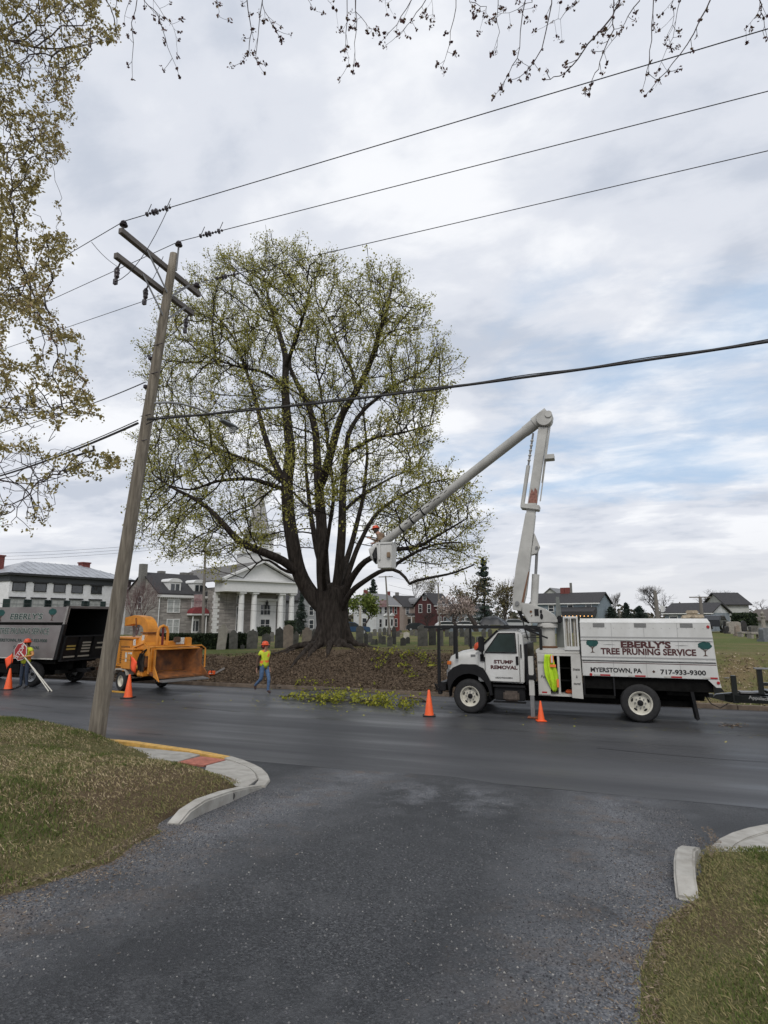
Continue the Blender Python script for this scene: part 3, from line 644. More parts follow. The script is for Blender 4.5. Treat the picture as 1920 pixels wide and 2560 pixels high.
mb = MB(); branch_mesh(mb, nodes, par, rr, kids); mb.v = [tuple(inv @ Vector(p)) for p in mb.v]
o = mb.build('branches', bark, maple, fix=False); o.data.polygons.foreach_set('use_smooth', [True] * len(o.data.polygons))
# fluted trunk with root flare
mb = MB(); rings = [(-0.9, 2.3), (-0.35, 1.45), (0.0, 1.08), (0.3, 0.90), (0.7, 0.78), (1.2, 0.71), (1.7, 0.69), (2.1, 0.68), (2.5, 0.62), (2.75, 0.45), (2.9, 0.2)]; NS = 44
c0 = Vector(mp(925, 1850)); c1 = Vector(mp(905, 1600))
for i, (z, r0) in enumerate(rings):
    t = i / (len(rings) - 1); fl = 0.30 * (1 - sstep(z / 1.4)) + 0.075
    for j in range(NS):
        a = 2 * PI * j / NS; r_ = r0 * (1 + fl * (0.55 * math.cos(7 * a + 0.6 + z * 0.12) + 0.35 * math.cos(11 * a + 2 - z * .2)) + 0.03 * noise.noise(Vector((3 * a, z * 2, 0))))
        cx = -11.45 + 11.6 + 0.02 * z; mb.v.append((cx + r_ * math.cos(a), 0.0 + r_ * math.sin(a) * 0.9, z))
for i in range(len(rings) - 1):
    for j in range(NS): mb.f.append((i * NS + j, i * NS + (j + 1) % NS, (i + 1) * NS + (j + 1) % NS, (i + 1) * NS + j))
mb.f.append(tuple((len(rings) - 1) * NS + j for j in range(NS)))
tk_o = mb.build('trunk', bark, maple, smooth=False); tk_o.data.polygons.foreach_set('use_smooth', [True] * len(tk_o.data.polygons))
for (a, L) in [(-2.5, 3.0), (-2.15, 2.2), (-1.8, 1.3), (-1.3, 1.1), (-0.7, 1.3), (-0.2, 1.6), (2.9, 1.8), (3.5, 1.8)]:
    pts, rd = [], []; X, Y_ = -11.45 + 0.9 * math.cos(a), TY + 0.8 * math.sin(a); aa = a
    for k in range(10):
        t = k / 9; z = zfar(X, Y_) + 0.20 * (1 - t) ** 2 + 0.07 * math.sin(k * 1.7 + a) * (1 - t) - 0.02
        pts.append(inv @ Vector((X, Y_, z))); rd.append(0.145 * (1 - t) ** 0.8 + 0.025)
        aa += random.uniform(-0.25, 0.25); X += math.cos(aa) * L / 9; Y_ += math.sin(aa) * L / 9
    mb = MB().tube(pts, rd, 7); r_o = mb.build('root', bark, maple); r_o.data.polygons.foreach_set('use_smooth', [True] * len(r_o.data.polygons))
leaf_m = tint_mat('maple_leaf', [(0.0, (0.18, 0.185, 0.042)), (0.5, (0.33, 0.32, 0.08)), (0.85, (0.44, 0.41, 0.11)), (1.0, (0.44, 0.35, 0.13))], 0.6, 0.45)
tips = shoot_tips
def clump_field(tips, per, spread, keep, core=None):
    out, tn = [], []
    for q in tips:
        if core is not None and random.random() > .15 + .85 * sstep((math.sqrt(sum(((q[i] - core[i][0]) / core[i][1]) ** 2 for i in range(3))) - .42) / .38): continue
        k = noise.noise(Vector(q) * 0.42)
        if random.random() > keep + 0.85 * k: continue
        base_t = 0.5 + 0.4 * noise.noise(Vector(q) * 0.9)
        for _ in range(per):
            out.append(q + RNG.normal(size=3) * spread); tn.append(min(1, max(0, base_t + random.uniform(-.3, .3))))
    return np.array(out), tn
C, T = clump_field(tips, 10, 0.105, 0.94, ((-13.2, 8.8), (TY, 5.6), (10.5, 11.0)))
C -= np.array([-11.6, TY, 1.5])
quads('crown', rand_quads(C, 0.039, 0.8), leaf_m, maple, T)

# ---- near trees framing the view
bark2 = mat('twig_bark', (0.045, 0.034, 0.032), 0.9, 0.3, 9, bump=0.5, bscale=40)
bloss = tint_mat('blossom_leaf', [(0.0, (0.14, 0.115, 0.04)), (0.45, (0.29, 0.245, 0.09)), (0.8, (0.42, 0.35, 0.16)), (1.0, (0.36, 0.245, 0.18))], 0.7, 0.35)
root = cw(-10.5, 7.6); root.z = zverge_l(root.x, root.y)
ntree = thing('maple_tree', 'flowering maple reaching into the left edge of the picture', 'tree', root)
P1 = [(0, 0), (250, 0), (258, 60), (200, 70), (300, 112), (215, 118), (195, 180), (190, 270), (165, 330), (185, 370), (120, 420), (105, 480), (60, 560), (0, 580)]
P2 = [(0, 580), (90, 600), (165, 585), (182, 640), (120, 700), (115, 780), (215, 850), (140, 870), (60, 790), (0, 820)]
P3 = [(0, 915), (120, 900), (225, 910), (235, 985), (262, 1030), (150, 1060), (100, 1090), (240, 1130), (325, 1160), (240, 1205), (140, 1215), (150, 1300), (70, 1350), (30, 1310), (0, 1290)]
def crown_pt(px, py, D): q = at(px, py, D); return (q.x, q.y, q.z)
att = []
for poly, n in ((P1, 1150), (P2, 400), (P3, 620)):
    k = 0
    while k < n:
        px, py = random.uniform(-30, 330), random.uniform(-60, 1350)
        if px >= 0 and py >= 0 and not inside(px, py, poly): continue
        if px < 0 and not (min(y for _, y in poly) < py < max(y for _, y in poly)): continue
        if py < 0 and poly is not P1: continue
        att.append(crown_pt(px, py, random.uniform(6.4, 8.8))); k += 1
for i in range(520): att.append(crown_pt(random.uniform(-1900, -60), random.uniform(-700, 1300), random.uniform(6.0, 9.5)))
trunk_l = [(None, [(root.x, root.y, root.z - .2), (root.x + .1, root.y, root.z + 2), (root.x + .3, root.y, root.z + 4), (root.x + .4, root.y + .2, root.z + 7), (root.x + .9, root.y + .3, root.z + 10)], 0.26, 0.1)]
def lead(px0, py0, px1, py1, D): return [crown_pt(px0 + (px1 - px0) * t, py0 + (py1 - py0) * t + 26 * math.sin(t * 9 + px1), D + .25 * math.sin(t * 6 + py1)) for t in (0, .14, .28, .42, .56, .7, .85, 1)]
trunk_l += [(0, [(root.x + .3, root.y, root.z + 4.2)] + lead(-420, 1210, 170, 1185, 7.6), 0.045, 0.004), (0, [(root.x + .3, root.y, root.z + 5)] + lead(-420, 1080, 200, 1015, 7.2), 0.035, 0.004),
            (0, [(root.x + .3, root.y, root.z + 6)] + lead(-420, 700, 130, 770, 7.8), 0.04, 0.004), (0, [(root.x + .4, root.y, root.z + 8)] + lead(-380, 90, 290, 105, 7.4), 0.05, 0.004), (0, [(root.x + .4, root.y, root.z + 7)] + lead(-380, 330, 130, 390, 8.2), 0.04, 0.004)]
ln, lp, lr = limb_nodes(trunk_l, 0.2)
nodes2, par2 = colonize(att, ln, lp, 0.13, 3.0, 0.16, 110, up=0.0, jit=0.28)
fx = np.zeros(len(nodes2)); fx[:len(lr)] = lr
r2, k2 = radii(nodes2, par2, 0.0042, 2.5, fx)
mb = MB(); branch_mesh(mb, nodes2 - np.array(root), par2, r2, k2); o = mb.build('branches', bark2, ntree, fix=False)
tp = nodes2[r2 < 0.0072] - np.array(root)
C, T = clump_field(tp, 22, 0.036, 0.56)
quads('crown', rand_quads(C, 0.0205, 0.75), bloss, ntree, T)

# the limb overhead with budding twigs
root3 = cw(4.6, -2.5); root3.z = zverge_r(root3.x, root3.y)
otree = thing('budding_tree', 'nearly bare tree hanging budding twigs over the top of the picture', 'tree', root3)
bud_m = tint_mat('bud', [(0.0, (0.07, 0.032, 0.038)), (0.6, (0.15, 0.08, 0.078)), (1.0, (0.22, 0.165, 0.09))], 0.7, 0.2)
def op(px, py, D): q = at(px, py, D) - root3; return (q.x, q.y, q.z)
wood = MB(); wood.tube([(0, 0, -.3), (0, 0, 1.5), (-.1, .1, 3.5), (-.2, .3, 6.5), (-.3, .5, 8)], [0.26, 0.22, 0.19, 0.14, 0.08], 10)
limb_line = [(-.15, .2, 5.0), op(2300, -520, 3.2), op(1900, -430, 3.3), op(1300, -420, 3.4), op(800, -430, 3.5), op(350, -430, 3.6)]
wood.tube(limb_line, [0.09, 0.07, 0.055, 0.04, 0.028, 0.012], 8)
tw, bC = MB(), []
def limb_at(px): return op(px, -425, 3.3 + (1900 - px) * 0.0002)
def twig(pts, r, D, side, seed):
    rs = random.Random(seed); P_ = [Vector(op(x, y, D)) for x, y in pts]
    # densify with a slight wander
    Q = []
    for a, b in zip(P_[:-1], P_[1:]):
        for t in (0, .33, .66): Q.append(a.lerp(b, t) + Vector((rs.gauss(0, .005), rs.gauss(0, .005), rs.gauss(0, .004))))
    Q.append(P_[-1]); n = len(Q); tw.tube(Q, [r * (1 - .72 * i / (n - 1)) for i in range(n)], 4)
    for i in range(2, n):
        if rs.random() < side:
            d = (Q[i] - Q[i - 1]).normalized(); s_ = Vector((rs.uniform(-1, 1), rs.uniform(-1, 1), rs.uniform(-.6, .2))).normalized()
            L = rs.uniform(0.03, 0.13); e = Q[i] + (d * .5 + s_ * .7).normalized() * L; m_ = Q[i].lerp(e, .5) + Vector((0, 0, -.006))
            tw.tube([Q[i], m_, e], [r * .4, r * .34, r * .3], 3); bC.append((e, rs.uniform(.009, .019)))
        elif rs.random() < 0.3: bC.append((Q[i] + Vector((0, 0, -.008)), rs.uniform(.006, .011)))
    bC.append((Q[-1], 0.009))
TW = [([(345, -430), (350, -60), (330, 60), (331, 200)], .006, .55), ([(365, -420), (360, 0), (395, 40), (420, 120), (450, 195)], .006, .75), ([(390, -420), (385, 0), (430, 60), (446, 100)], .004, .8),
 ([(330, -420), (322, 0), (310, 60)], .004, .5), ([(545, -430), (543, 0), (545, 40)], .004, .8), ([(612, -430), (618, 0), (628, 75), (622, 130), (606, 155)], .006, .9), ([(650, -420), (655, 0), (640, 140), (645, 160)], .005, .9), ([(660, -430), (655, 10), (680, 60), (690, 75)], .005, .9),
 ([(770, -430), (772, 0), (778, 22)], .004, .8), ([(822, -430), (820, 0), (840, 25)], .003, .4), ([(866, -430), (868, 30), (866, 110), (870, 163)], .005, .7), ([(880, -430), (890, 20), (888, 110), (886, 165)], .005, .75), ([(890, -400), (892, 30), (920, 70), (938, 75)], .004, .8),
 ([(1060, -430), (1030, 0), (990, 60), (950, 108)], .005, .5), ([(1075, -430), (1065, 0), (1030, 50), (995, 88)], .005, .7), ([(1085, -430), (1085, 0), (1077, 50)], .003, .9), ([(1140, -430), (1140, 20), (1125, 110), (1104, 170)], .005, .6),
 ([(1250, -430), (1245, 10), (1246, 80), (1240, 130)], .005, .8), ([(1315, -430), (1312, 0), (1300, 120), (1270, 190), (1254, 215)], .006, .6), ([(1382, -430), (1378, 10), (1354, 118), (1320, 175), (1297, 200)], .007, .5),
 ([(1570, -430), (1552, 0), (1530, 40), (1470, 110), (1430, 165), (1400, 190), (1358, 200)], .009, .75), ([(1540, -430), (1534, 30), (1532, 75), (1500, 155), (1480, 200), (1470, 236)], .007, .8), ([(1630, -430), (1600, 0), (1560, 60), (1510, 130)], .006, .8), ([(1634, -430), (1632, 0), (1630, 100), (1618, 180), (1605, 228)], .007, .5),
 ([(1690, -430), (1680, 0), (1685, 40), (1660, 110)], .005, .8), ([(1790, -430), (1775, 0), (1740, 70), (1720, 110), (1665, 180), (1612, 240)], .008, .3), ([(1905, -430), (1900, 0), (1908, 45), (1912, 95)], .006, .7), ([(1935, -400), (1900, 20), (1865, 70)], .004, .6), ([(1700, -430), (1698, 0), (1680, 90), (1640, 185)], .005, .8), ([(1455, -430), (1440, 0), (1400, 45), (1380, 55)], .004, .9), ([(1340, -430), (1330, 0), (1290, 25), (1238, 38)], .004, .3), ([(960, -430), (962, 0), (970, 12)], .003, .9),
 ([(1180, -430), (1175, 0), (1215, 20), (1210, 35)], .004, .9)]
for i, (pts, r, sdn) in enumerate(TW): twig(pts, r * .8, 3.3 + (1900 - pts[0][0]) * 0.0002, sdn, i)
wood.build('limb', bark2, otree, smooth=True); tw.build('twigs', bark2, otree, fix=False)
C = []; 
for (c, s_) in bC:
    for _ in range(12 if s_ > .012 else 8): C.append(np.array(c) + RNG.normal(size=3) * s_ * .62)
quads('buds', rand_quads(np.array(C), 0.0088, 0.85), bud_m, otree)
# crown above and behind the camera, out of the picture, so that the tree is whole
C = []
for i in range(2200):
    q = np.array((0.0, 0.0, 8.5)) + RNG.normal(size=3) * np.array((1.7, 1.2, 1.2)); C.append(q)
quads('crown', rand_quads(np.array(C), 0.03, 0.8), bud_m, otree)

# ---- trees and shrubs further off
def rec_tree(mb, tipsl, p, d, L, r, depth, spread, upb, rs, seg=3, kidn=(2, 4), shrink=0.72, curl=0.14):
    pts, rd = [Vector(p)], [r]; q = Vector(p); d = Vector(d).normalized()
    for i in range(seg):
        d = (d + Vector((rs.gauss(0, curl), rs.gauss(0, curl), rs.gauss(0, curl * .6) + upb * .3))).normalized(); q = q + d * L / seg; pts.append(q.copy()); rd.append(r * (1 - .4 * (i + 1) / seg))
    mb.tube(pts, rd, 6 if r > .06 else 3, cap=False)
    if depth == 0: tipsl.append(q); return
    if depth <= 2: tipsl.append(pts[seg // 2 + 1])
    n = rs.randint(*kidn)
    for k in range(n):
        a = rs.uniform(0, 2 * PI); s_ = spread * rs.uniform(.6, 1.25); x = d.orthogonal().normalized(); y = d.cross(x)
        nd = (d * math.cos(s_) + (x * math.cos(a) + y * math.sin(a)) * math.sin(s_) + Vector((0, 0, upb))).normalized()
        src = pts[-1] if k < 2 else pts[rs.randint(1, seg)]
        rec_tree(mb, tipsl, src, nd, L * shrink * rs.uniform(.8, 1.15), r * .58, depth - 1, spread, upb, rs, seg, kidn, shrink, curl)
def far_tree(name, label, px, base, top, D, wpx, barkm, leafm=None, per=0, lsize=0.12, lspread=0.25, depth=5, spread=0.5, upb=0.12, seed=1, gbase=None, cat='tree', stems=1, trunk_f=0.28):
    b = at(px, base, D); t = at(px, top, D); H = t.z - b.z; rs = random.Random(seed); mb, tl = MB(), []
    for s_ in range(stems):
        a = rs.uniform(0, 2 * PI); d0 = Vector((math.cos(a) * .35, math.sin(a) * .35, 1)) if stems > 1 else Vector((rs.gauss(0, .03), rs.gauss(0, .03), 1))
        rec_tree(mb, tl, Vector((0, 0, -.3)), d0, H * trunk_f, H * .022 / math.sqrt(stems) + .02, depth, spread, upb, rs)
    V = np.array(mb.v); W = wpx / 1474.0 * D; sz = H / max(1e-3, V[:, 2].max()); ex = np.percentile(np.abs(V[:, 0]), 99); ey = np.percentile(np.abs(V[:, 1]), 99)
    cx = (V[:, 0].max() + V[:, 0].min()) / 2; cyy = (V[:, 1].max() + V[:, 1].min()) / 2
    zt, kx, ky = V[:, 2].max(), W / (V[:, 0].max() - V[:, 0].min()), W / (V[:, 1].max() - V[:, 1].min())
    def wob(Q):
        Q = np.array(Q); k = np.clip(Q[:, 2] / zt * 2, 0, 1); k = (k * k * (3 - 2 * k))
        return np.stack([(Q[:, 0] - cx * k) * kx, (Q[:, 1] - cyy * k) * ky, Q[:, 2] * sz], axis=1)
    mb.v = wob(mb.v).tolist(); tl = wob([tuple(q) for q in tl])
    o = thing(name, label, cat, b); tr_ = mb.build('trunk', barkm, o, fix=False)
    if leafm:
        C = np.repeat(tl, per, axis=0) + RNG.normal(size=(len(tl) * per, 3)) * lspread; quads('crown', rand_quads(C, lsize, .75), leafm, o)
    return o
greybark = mat('grey_bark', (0.10, 0.09, 0.085), 0.95, 0.3, 6); darkbark = mat('dark_bark', (0.045, 0.036, 0.033), 0.95, 0.3, 6); pinkbark = mat('redbud_bark', (0.14, 0.085, 0.085), 0.95, 0.3, 6)
green_l = tint_mat('fresh_green_leaf', [(0.0, (0.06, 0.095, 0.018)), (1.0, (0.20, 0.235, 0.055))], .7, .3)
brown_l = tint_mat('budding_brown_leaf', [(0.0, (0.075, 0.062, 0.035)), (0.6, (0.15, 0.12, 0.07)), (1.0, (0.20, 0.19, 0.08))], .8, .3)
pink_l = tint_mat('magnolia_flower', [(0.0, (0.20, 0.15, 0.13)), (0.6, (0.36, 0.29, 0.26)), (1.0, (0.50, 0.43, 0.39))], .7, .3)
conif_l = tint_mat('conifer_needle', [(0.0, (0.012, 0.022, 0.018)), (0.7, (0.035, 0.052, 0.042)), (1.0, (0.06, 0.08, 0.06))], .8)
hedge_l = tint_mat('hedge_leaf', [(0.0, (0.010, 0.017, 0.008)), (0.7, (0.028, 0.042, 0.018)), (1.0, (0.05, 0.07, 0.03))], .7)
far_tree('redbud_tree', 'leafless pinkish redbud in front of the stone house', 338, 1585, 1432, 56, 118, pinkbark, None, depth=6, spread=.42, upb=.10, seed=3, stems=5)
far_tree('leafy_tree', 'bright green young tree right of the big trunk', 898, 1580, 1490, 74, 72, darkbark, green_l, 10, .13, .32, depth=5, seed=5, spread=.5)
far_tree('magnolia_tree', 'pale pink flowering tree in front of the brick house', 1142, 1578, 1494, 60, 86, darkbark, pink_l, 8, .085, .22, depth=5, spread=.6, upb=.03, seed=8)
far_tree('bare_tree', 'small dark leafless tree left of the pale flowering tree', 1073, 1575, 1515, 68, 46, darkbark, None, depth=6, spread=.5, upb=.05, seed=11)
far_tree('budding_tree', 'brownish budding tree right behind the pale flowering tree', 1190, 1572, 1450, 76, 105, darkbark, brown_l, 7, .11, .30, depth=5, spread=.45, seed=13)
far_tree('budding_tree', 'brown budding tree just left of the crane mast', 1262, 1570, 1462, 72, 85, darkbark, brown_l, 5, .10, .28, depth=5, spread=.5, seed=17)
far_tree('bare_tree', 'tall grey leafless tree showing behind the crane mast', 1270, 1565, 1436, 95, 60, greybark, None, depth=6, spread=.36, upb=.12, seed=19)
far_tree('larch_tree', 'sparse tall larch above the tan house', 1047, 1560, 1440, 150, 40, greybark, brown_l, 3, .12, .5, depth=5, spread=.5, seed=21, trunk_f=.4)
far_tree('larch_tree', 'sparse tall larch above the dark brick gable', 1078, 1560, 1436, 150, 42, greybark, brown_l, 3, .12, .5, depth=5, spread=.5, seed=23, trunk_f=.4)
far_tree('bare_tree', 'slim pale leafless tree behind the grey blue house', 1540, 1550, 1479, 140, 34, greybark, None, depth=6, spread=.28, upb=.2, seed=25)
far_tree('bare_tree', 'broad leafless tree above the middle of the chip box', 1645, 1553, 1462, 100, 104, darkbark, None, depth=7, spread=.52, upb=.06, seed=27)
far_tree('bare_tree', 'leafless tree left behind the pale gable at right', 1770, 1552, 1472, 130, 60, greybark, None, depth=6, spread=.45, upb=.1, seed=29)
far_tree('bare_tree', 'leafless tree right behind the pale gable at right', 1812, 1552, 1474, 132, 64, greybark, None, depth=6, spread=.45, upb=.1, seed=31)
far_tree('bare_tree', 'wide grey leafless tree at the right edge of the skyline', 1905, 1552, 1496, 150, 110, greybark, None, depth=6, spread=.55, upb=.05, seed=33)
far_tree('budding_tree', 'reddish brown scrub tree right of the pale gable', 1838, 1556, 1508, 120, 60, darkbark, brown_l, 8, .16, .5, depth=5, spread=.5, seed=35)
def conifer(name, label, px, base, top, D, wpx, seed, ragged=.3):
    b = at(px, base, D); H = at(px, top, D).z - b.z; W = wpx / 1474.0 * D / 2; rs = random.Random(seed); o = thing(name, label, 'tree', b); mb = MB(); mb.tube([(0, 0, -.3), (0, 0, H * .6), (0, 0, H)], [H * .018, H * .011, .02], 6)
    C = []
    for i in range(240):
        t = rs.random() ** .9; z = H * (.06 + .93 * t); L = W * (1 - t) ** .75 * rs.uniform(.45 - ragged * .4, 1.15) + .12; a = rs.uniform(0, 2 * PI); dz = -L * .12 + L * .35 * t
        mb.tube([(0, 0, z), (math.cos(a) * L * .6, math.sin(a) * L * .6, z + dz * .3), (math.cos(a) * L, math.sin(a) * L, z + dz)], [.035, .02, .01], 3, cap=False)
        for k in range(20): u = rs.uniform(.15, 1.05); C.append((math.cos(a) * L * u + rs.gauss(0, .07 * L + .04), math.sin(a) * L * u + rs.gauss(0, .07 * L + .04), z + dz * u + rs.gauss(0, .07)))
    mb.build('trunk', darkbark, o, fix=False); quads('crown', rand_quads(np.array(C), max(.10, W * .075), .4), conif_l, o); return o
conifer('spruce_tree', 'narrow dark spruce at the right corner of the church', 752, 1584, 1482, 78, 34, 1, .2)
conifer('pine_tree', 'dark ragged pine towering left of the crane mast', 1213, 1570, 1396, 105, 84, 2, .5)
conifer('spruce_tree', 'dark spruce crown above the white and red row house', 932, 1565, 1448, 150, 66, 3, .4)
conifer('cedar_bush', 'pointed evergreen left of the broad leafless tree', 1568, 1553, 1508, 95, 34, 4, .3)
conifer('cedar_bush', 'low evergreen right of the grey blue house', 1530, 1553, 1518, 93, 44, 5, .4)
conifer('cedar_bush', 'evergreen under the left side of the broad leafless tree', 1600, 1553, 1516, 96, 50, 6, .4)
def clump(name, label, cat, boxp, n, m, size):     # rounded hedge or shrub from leaf-sized faces
    (c, hx, hy, hz, rz) = boxp; o = thing(name, label, cat, c, rz); C = []
    for i in range(n):
        q = RNG.uniform(-1, 1, 3); ax = RNG.integers(0, 3)
        if ax == 2: q[2] = 1
        else: q[ax] = math.copysign(1, q[ax])
        q *= 1 - abs(RNG.normal()) * .06; C.append((q[0] * hx, q[1] * hy, (q[2] + 1) * hz))
    mb = MB().box(-hx * .9, hx * .9, -hy * .85, hy * .85, 0, hz * 1.86); mb.build('twigs', m, o); quads('foliage', rand_quads(np.array(C), size, .7), m, o); return o
for (p0, p1, D0, D1, lab) in ((365, 505, 41, 40, 'clipped dark hedge behind the orange chipper'), (508, 622, 40, 39.5, 'clipped dark hedge behind the pale leaning headstone')):
    a, b = at(p0, 1612, D0), at(p1, 1612, D1); a.z = b.z = 0; c = (a + b) / 2; c.z = zfar(c.x, c.y) - .05; L = (b - a).length
    clump('hedge', lab, 'hedge', (c, L / 2, .5, .52, math.atan2(b.y - a.y, b.x - a.x)), 3800, hedge_l, .07)
for (px, py, D, s_, lab) in ((735, 1585, 82, 1.2, 'dark round shrub at the church corner'), (1862, 1566, 62, .9, 'dark round shrub among the monuments at right'), (660, 1590, 82, .8, 'low dark shrub beside the church door')):
    c = at(px, py, D); clump('shrub', lab, 'shrub', (c, s_, s_, s_ * .75, .3), 900, hedge_l, .12)
# ================================================================== BUILDINGS
def masonry(name, c1, c2, mortar, sx, sy, bumpv=0.5):
    m = bpy.data.materials.new(name); m.use_nodes = True; t = m.node_tree; b = t.nodes['Principled BSDF']; MATS[name] = m
    tcn = t.nodes.new('ShaderNodeTexCoord'); sepn = t.nodes.new('ShaderNodeSeparateXYZ'); t.links.new(tcn.outputs['Object'], sepn.inputs[0])
    ad = t.nodes.new('ShaderNodeMath'); t.links.new(sepn.outputs[0], ad.inputs[0]); t.links.new(sepn.outputs[1], ad.inputs[1])
    cb = t.nodes.new('ShaderNodeCombineXYZ'); t.links.new(ad.outputs[0], cb.inputs[0]); t.links.new(sepn.outputs[2], cb.inputs[1])
    br = t.nodes.new('ShaderNodeTexBrick'); t.links.new(cb.outputs[0], br.inputs['Vector']); br.inputs['Color1'].default_value = (*c1, 1); br.inputs['Color2'].default_value = (*c2, 1); br.inputs['Mortar'].default_value = (*mortar, 1)
    br.inputs['Scale'].default_value = 1; br.inputs['Brick Width'].default_value = sx; br.inputs['Row Height'].default_value = sy; br.inputs['Mortar Size'].default_value = sy * .06; br.offset = .37; br.squash = 1.6; br.squash_frequency = 3
    n = t.nodes.new('ShaderNodeTexNoise'); n.inputs['Scale'].default_value = 1.4; n.inputs['Detail'].default_value = 6; t.links.new(tcn.outputs['Object'], n.inputs['Vector'])
    r = t.nodes.new('ShaderNodeValToRGB'); r.color_ramp.elements[0].color = (.72, .7, .68, 1); r.color_ramp.elements[1].color = (1.2, 1.2, 1.2, 1); t.links.new(n.outputs['Fac'], r.inputs[0])
    mx = t.nodes.new('ShaderNodeMix'); mx.data_type = 'RGBA'; mx.blend_type = 'MULTIPLY'; mx.inputs[0].default_value = 1; t.links.new(br.outputs[0], mx.inputs[6]); t.links.new(r.outputs[0], mx.inputs[7]); t.links.new(mx.outputs[2], b.inputs['Base Color'])
    bp = t.nodes.new('ShaderNodeBump'); bp.inputs['Strength'].default_value = bumpv; bp.inputs['Distance'].default_value = .03; t.links.new(br.outputs[0], bp.inputs['Height']); t.links.new(bp.outputs[0], b.inputs['Normal']); b.inputs['Roughness'].default_value = .9
    return m
stone = masonry('grey_ashlar', (0.17, 0.158, 0.148), (0.31, 0.29, 0.27), (0.26, 0.25, 0.235), 0.95, 0.22)
brick_red = masonry('red_brick', (0.20, 0.035, 0.03), (0.26, 0.05, 0.04), (0.22, 0.10, 0.09), 0.24, 0.08, .2)
brick_dk = masonry('dark_brick', (0.055, 0.016, 0.018), (0.085, 0.024, 0.024), (0.07, 0.045, 0.042), 0.24, 0.08, .2)
white_br = masonry('white_painted_brick', (0.68, 0.69, 0.71), (0.73, 0.74, 0.75), (0.64, 0.65, 0.67), 0.24, 0.08, .25)
def siding(name, c): return masonry(name, c, tuple(min(1, q * 1.06) for q in c), tuple(q * .72 for q in c), 6.0, 0.16, .25)
sid_w, sid_g, sid_t, sid_b, sid_gg, sid_cr = siding('white_siding', (.50, .515, .53)), siding('grey_siding', (.27, .28, .29)), siding('tan_siding', (.27, .225, .20)), siding('blue_grey_siding', (.20, .245, .28)), siding('slate_siding', (.19, .22, .25)), siding('cream_siding', (.40, .41, .39))
trim = mat('white_trim', (.60, .60, .59), .6, .05, 3); glass = mat('window_glass', (.03, .035, .04), .08, .5, 1.3, spec=.8); glass_l = mat('blind_glass', (.33, .34, .33), .25, .25, 2.0); dkgreen = mat('green_shutter', (.012, .028, .026), .6, .15, 6); black_tr = mat('black_trim', (.014, .015, .016), .6)
roof_dk = mat('dark_shingle', (.035, .034, .036), .9, .3, 5, bump=.4, bscale=20); roof_gr = mat('grey_shingle', (.17, .17, .175), .85, .2, 4, bump=.4, bscale=20); tin = mat('tin_roof', (.33, .345, .37), .5, .22, .8, metal=.15); roof_br = mat('brown_shingle', (.10, .085, .075), .9, .2, 5); redroof = mat('red_metal_roof', (.19, .03, .035), .55, .15, 4); chim = mat('chimney_brick', (.16, .045, .038), .9, .3, 8); chim_g = mat('chimney_stone', (.15, .145, .135), .9, .3, 6)
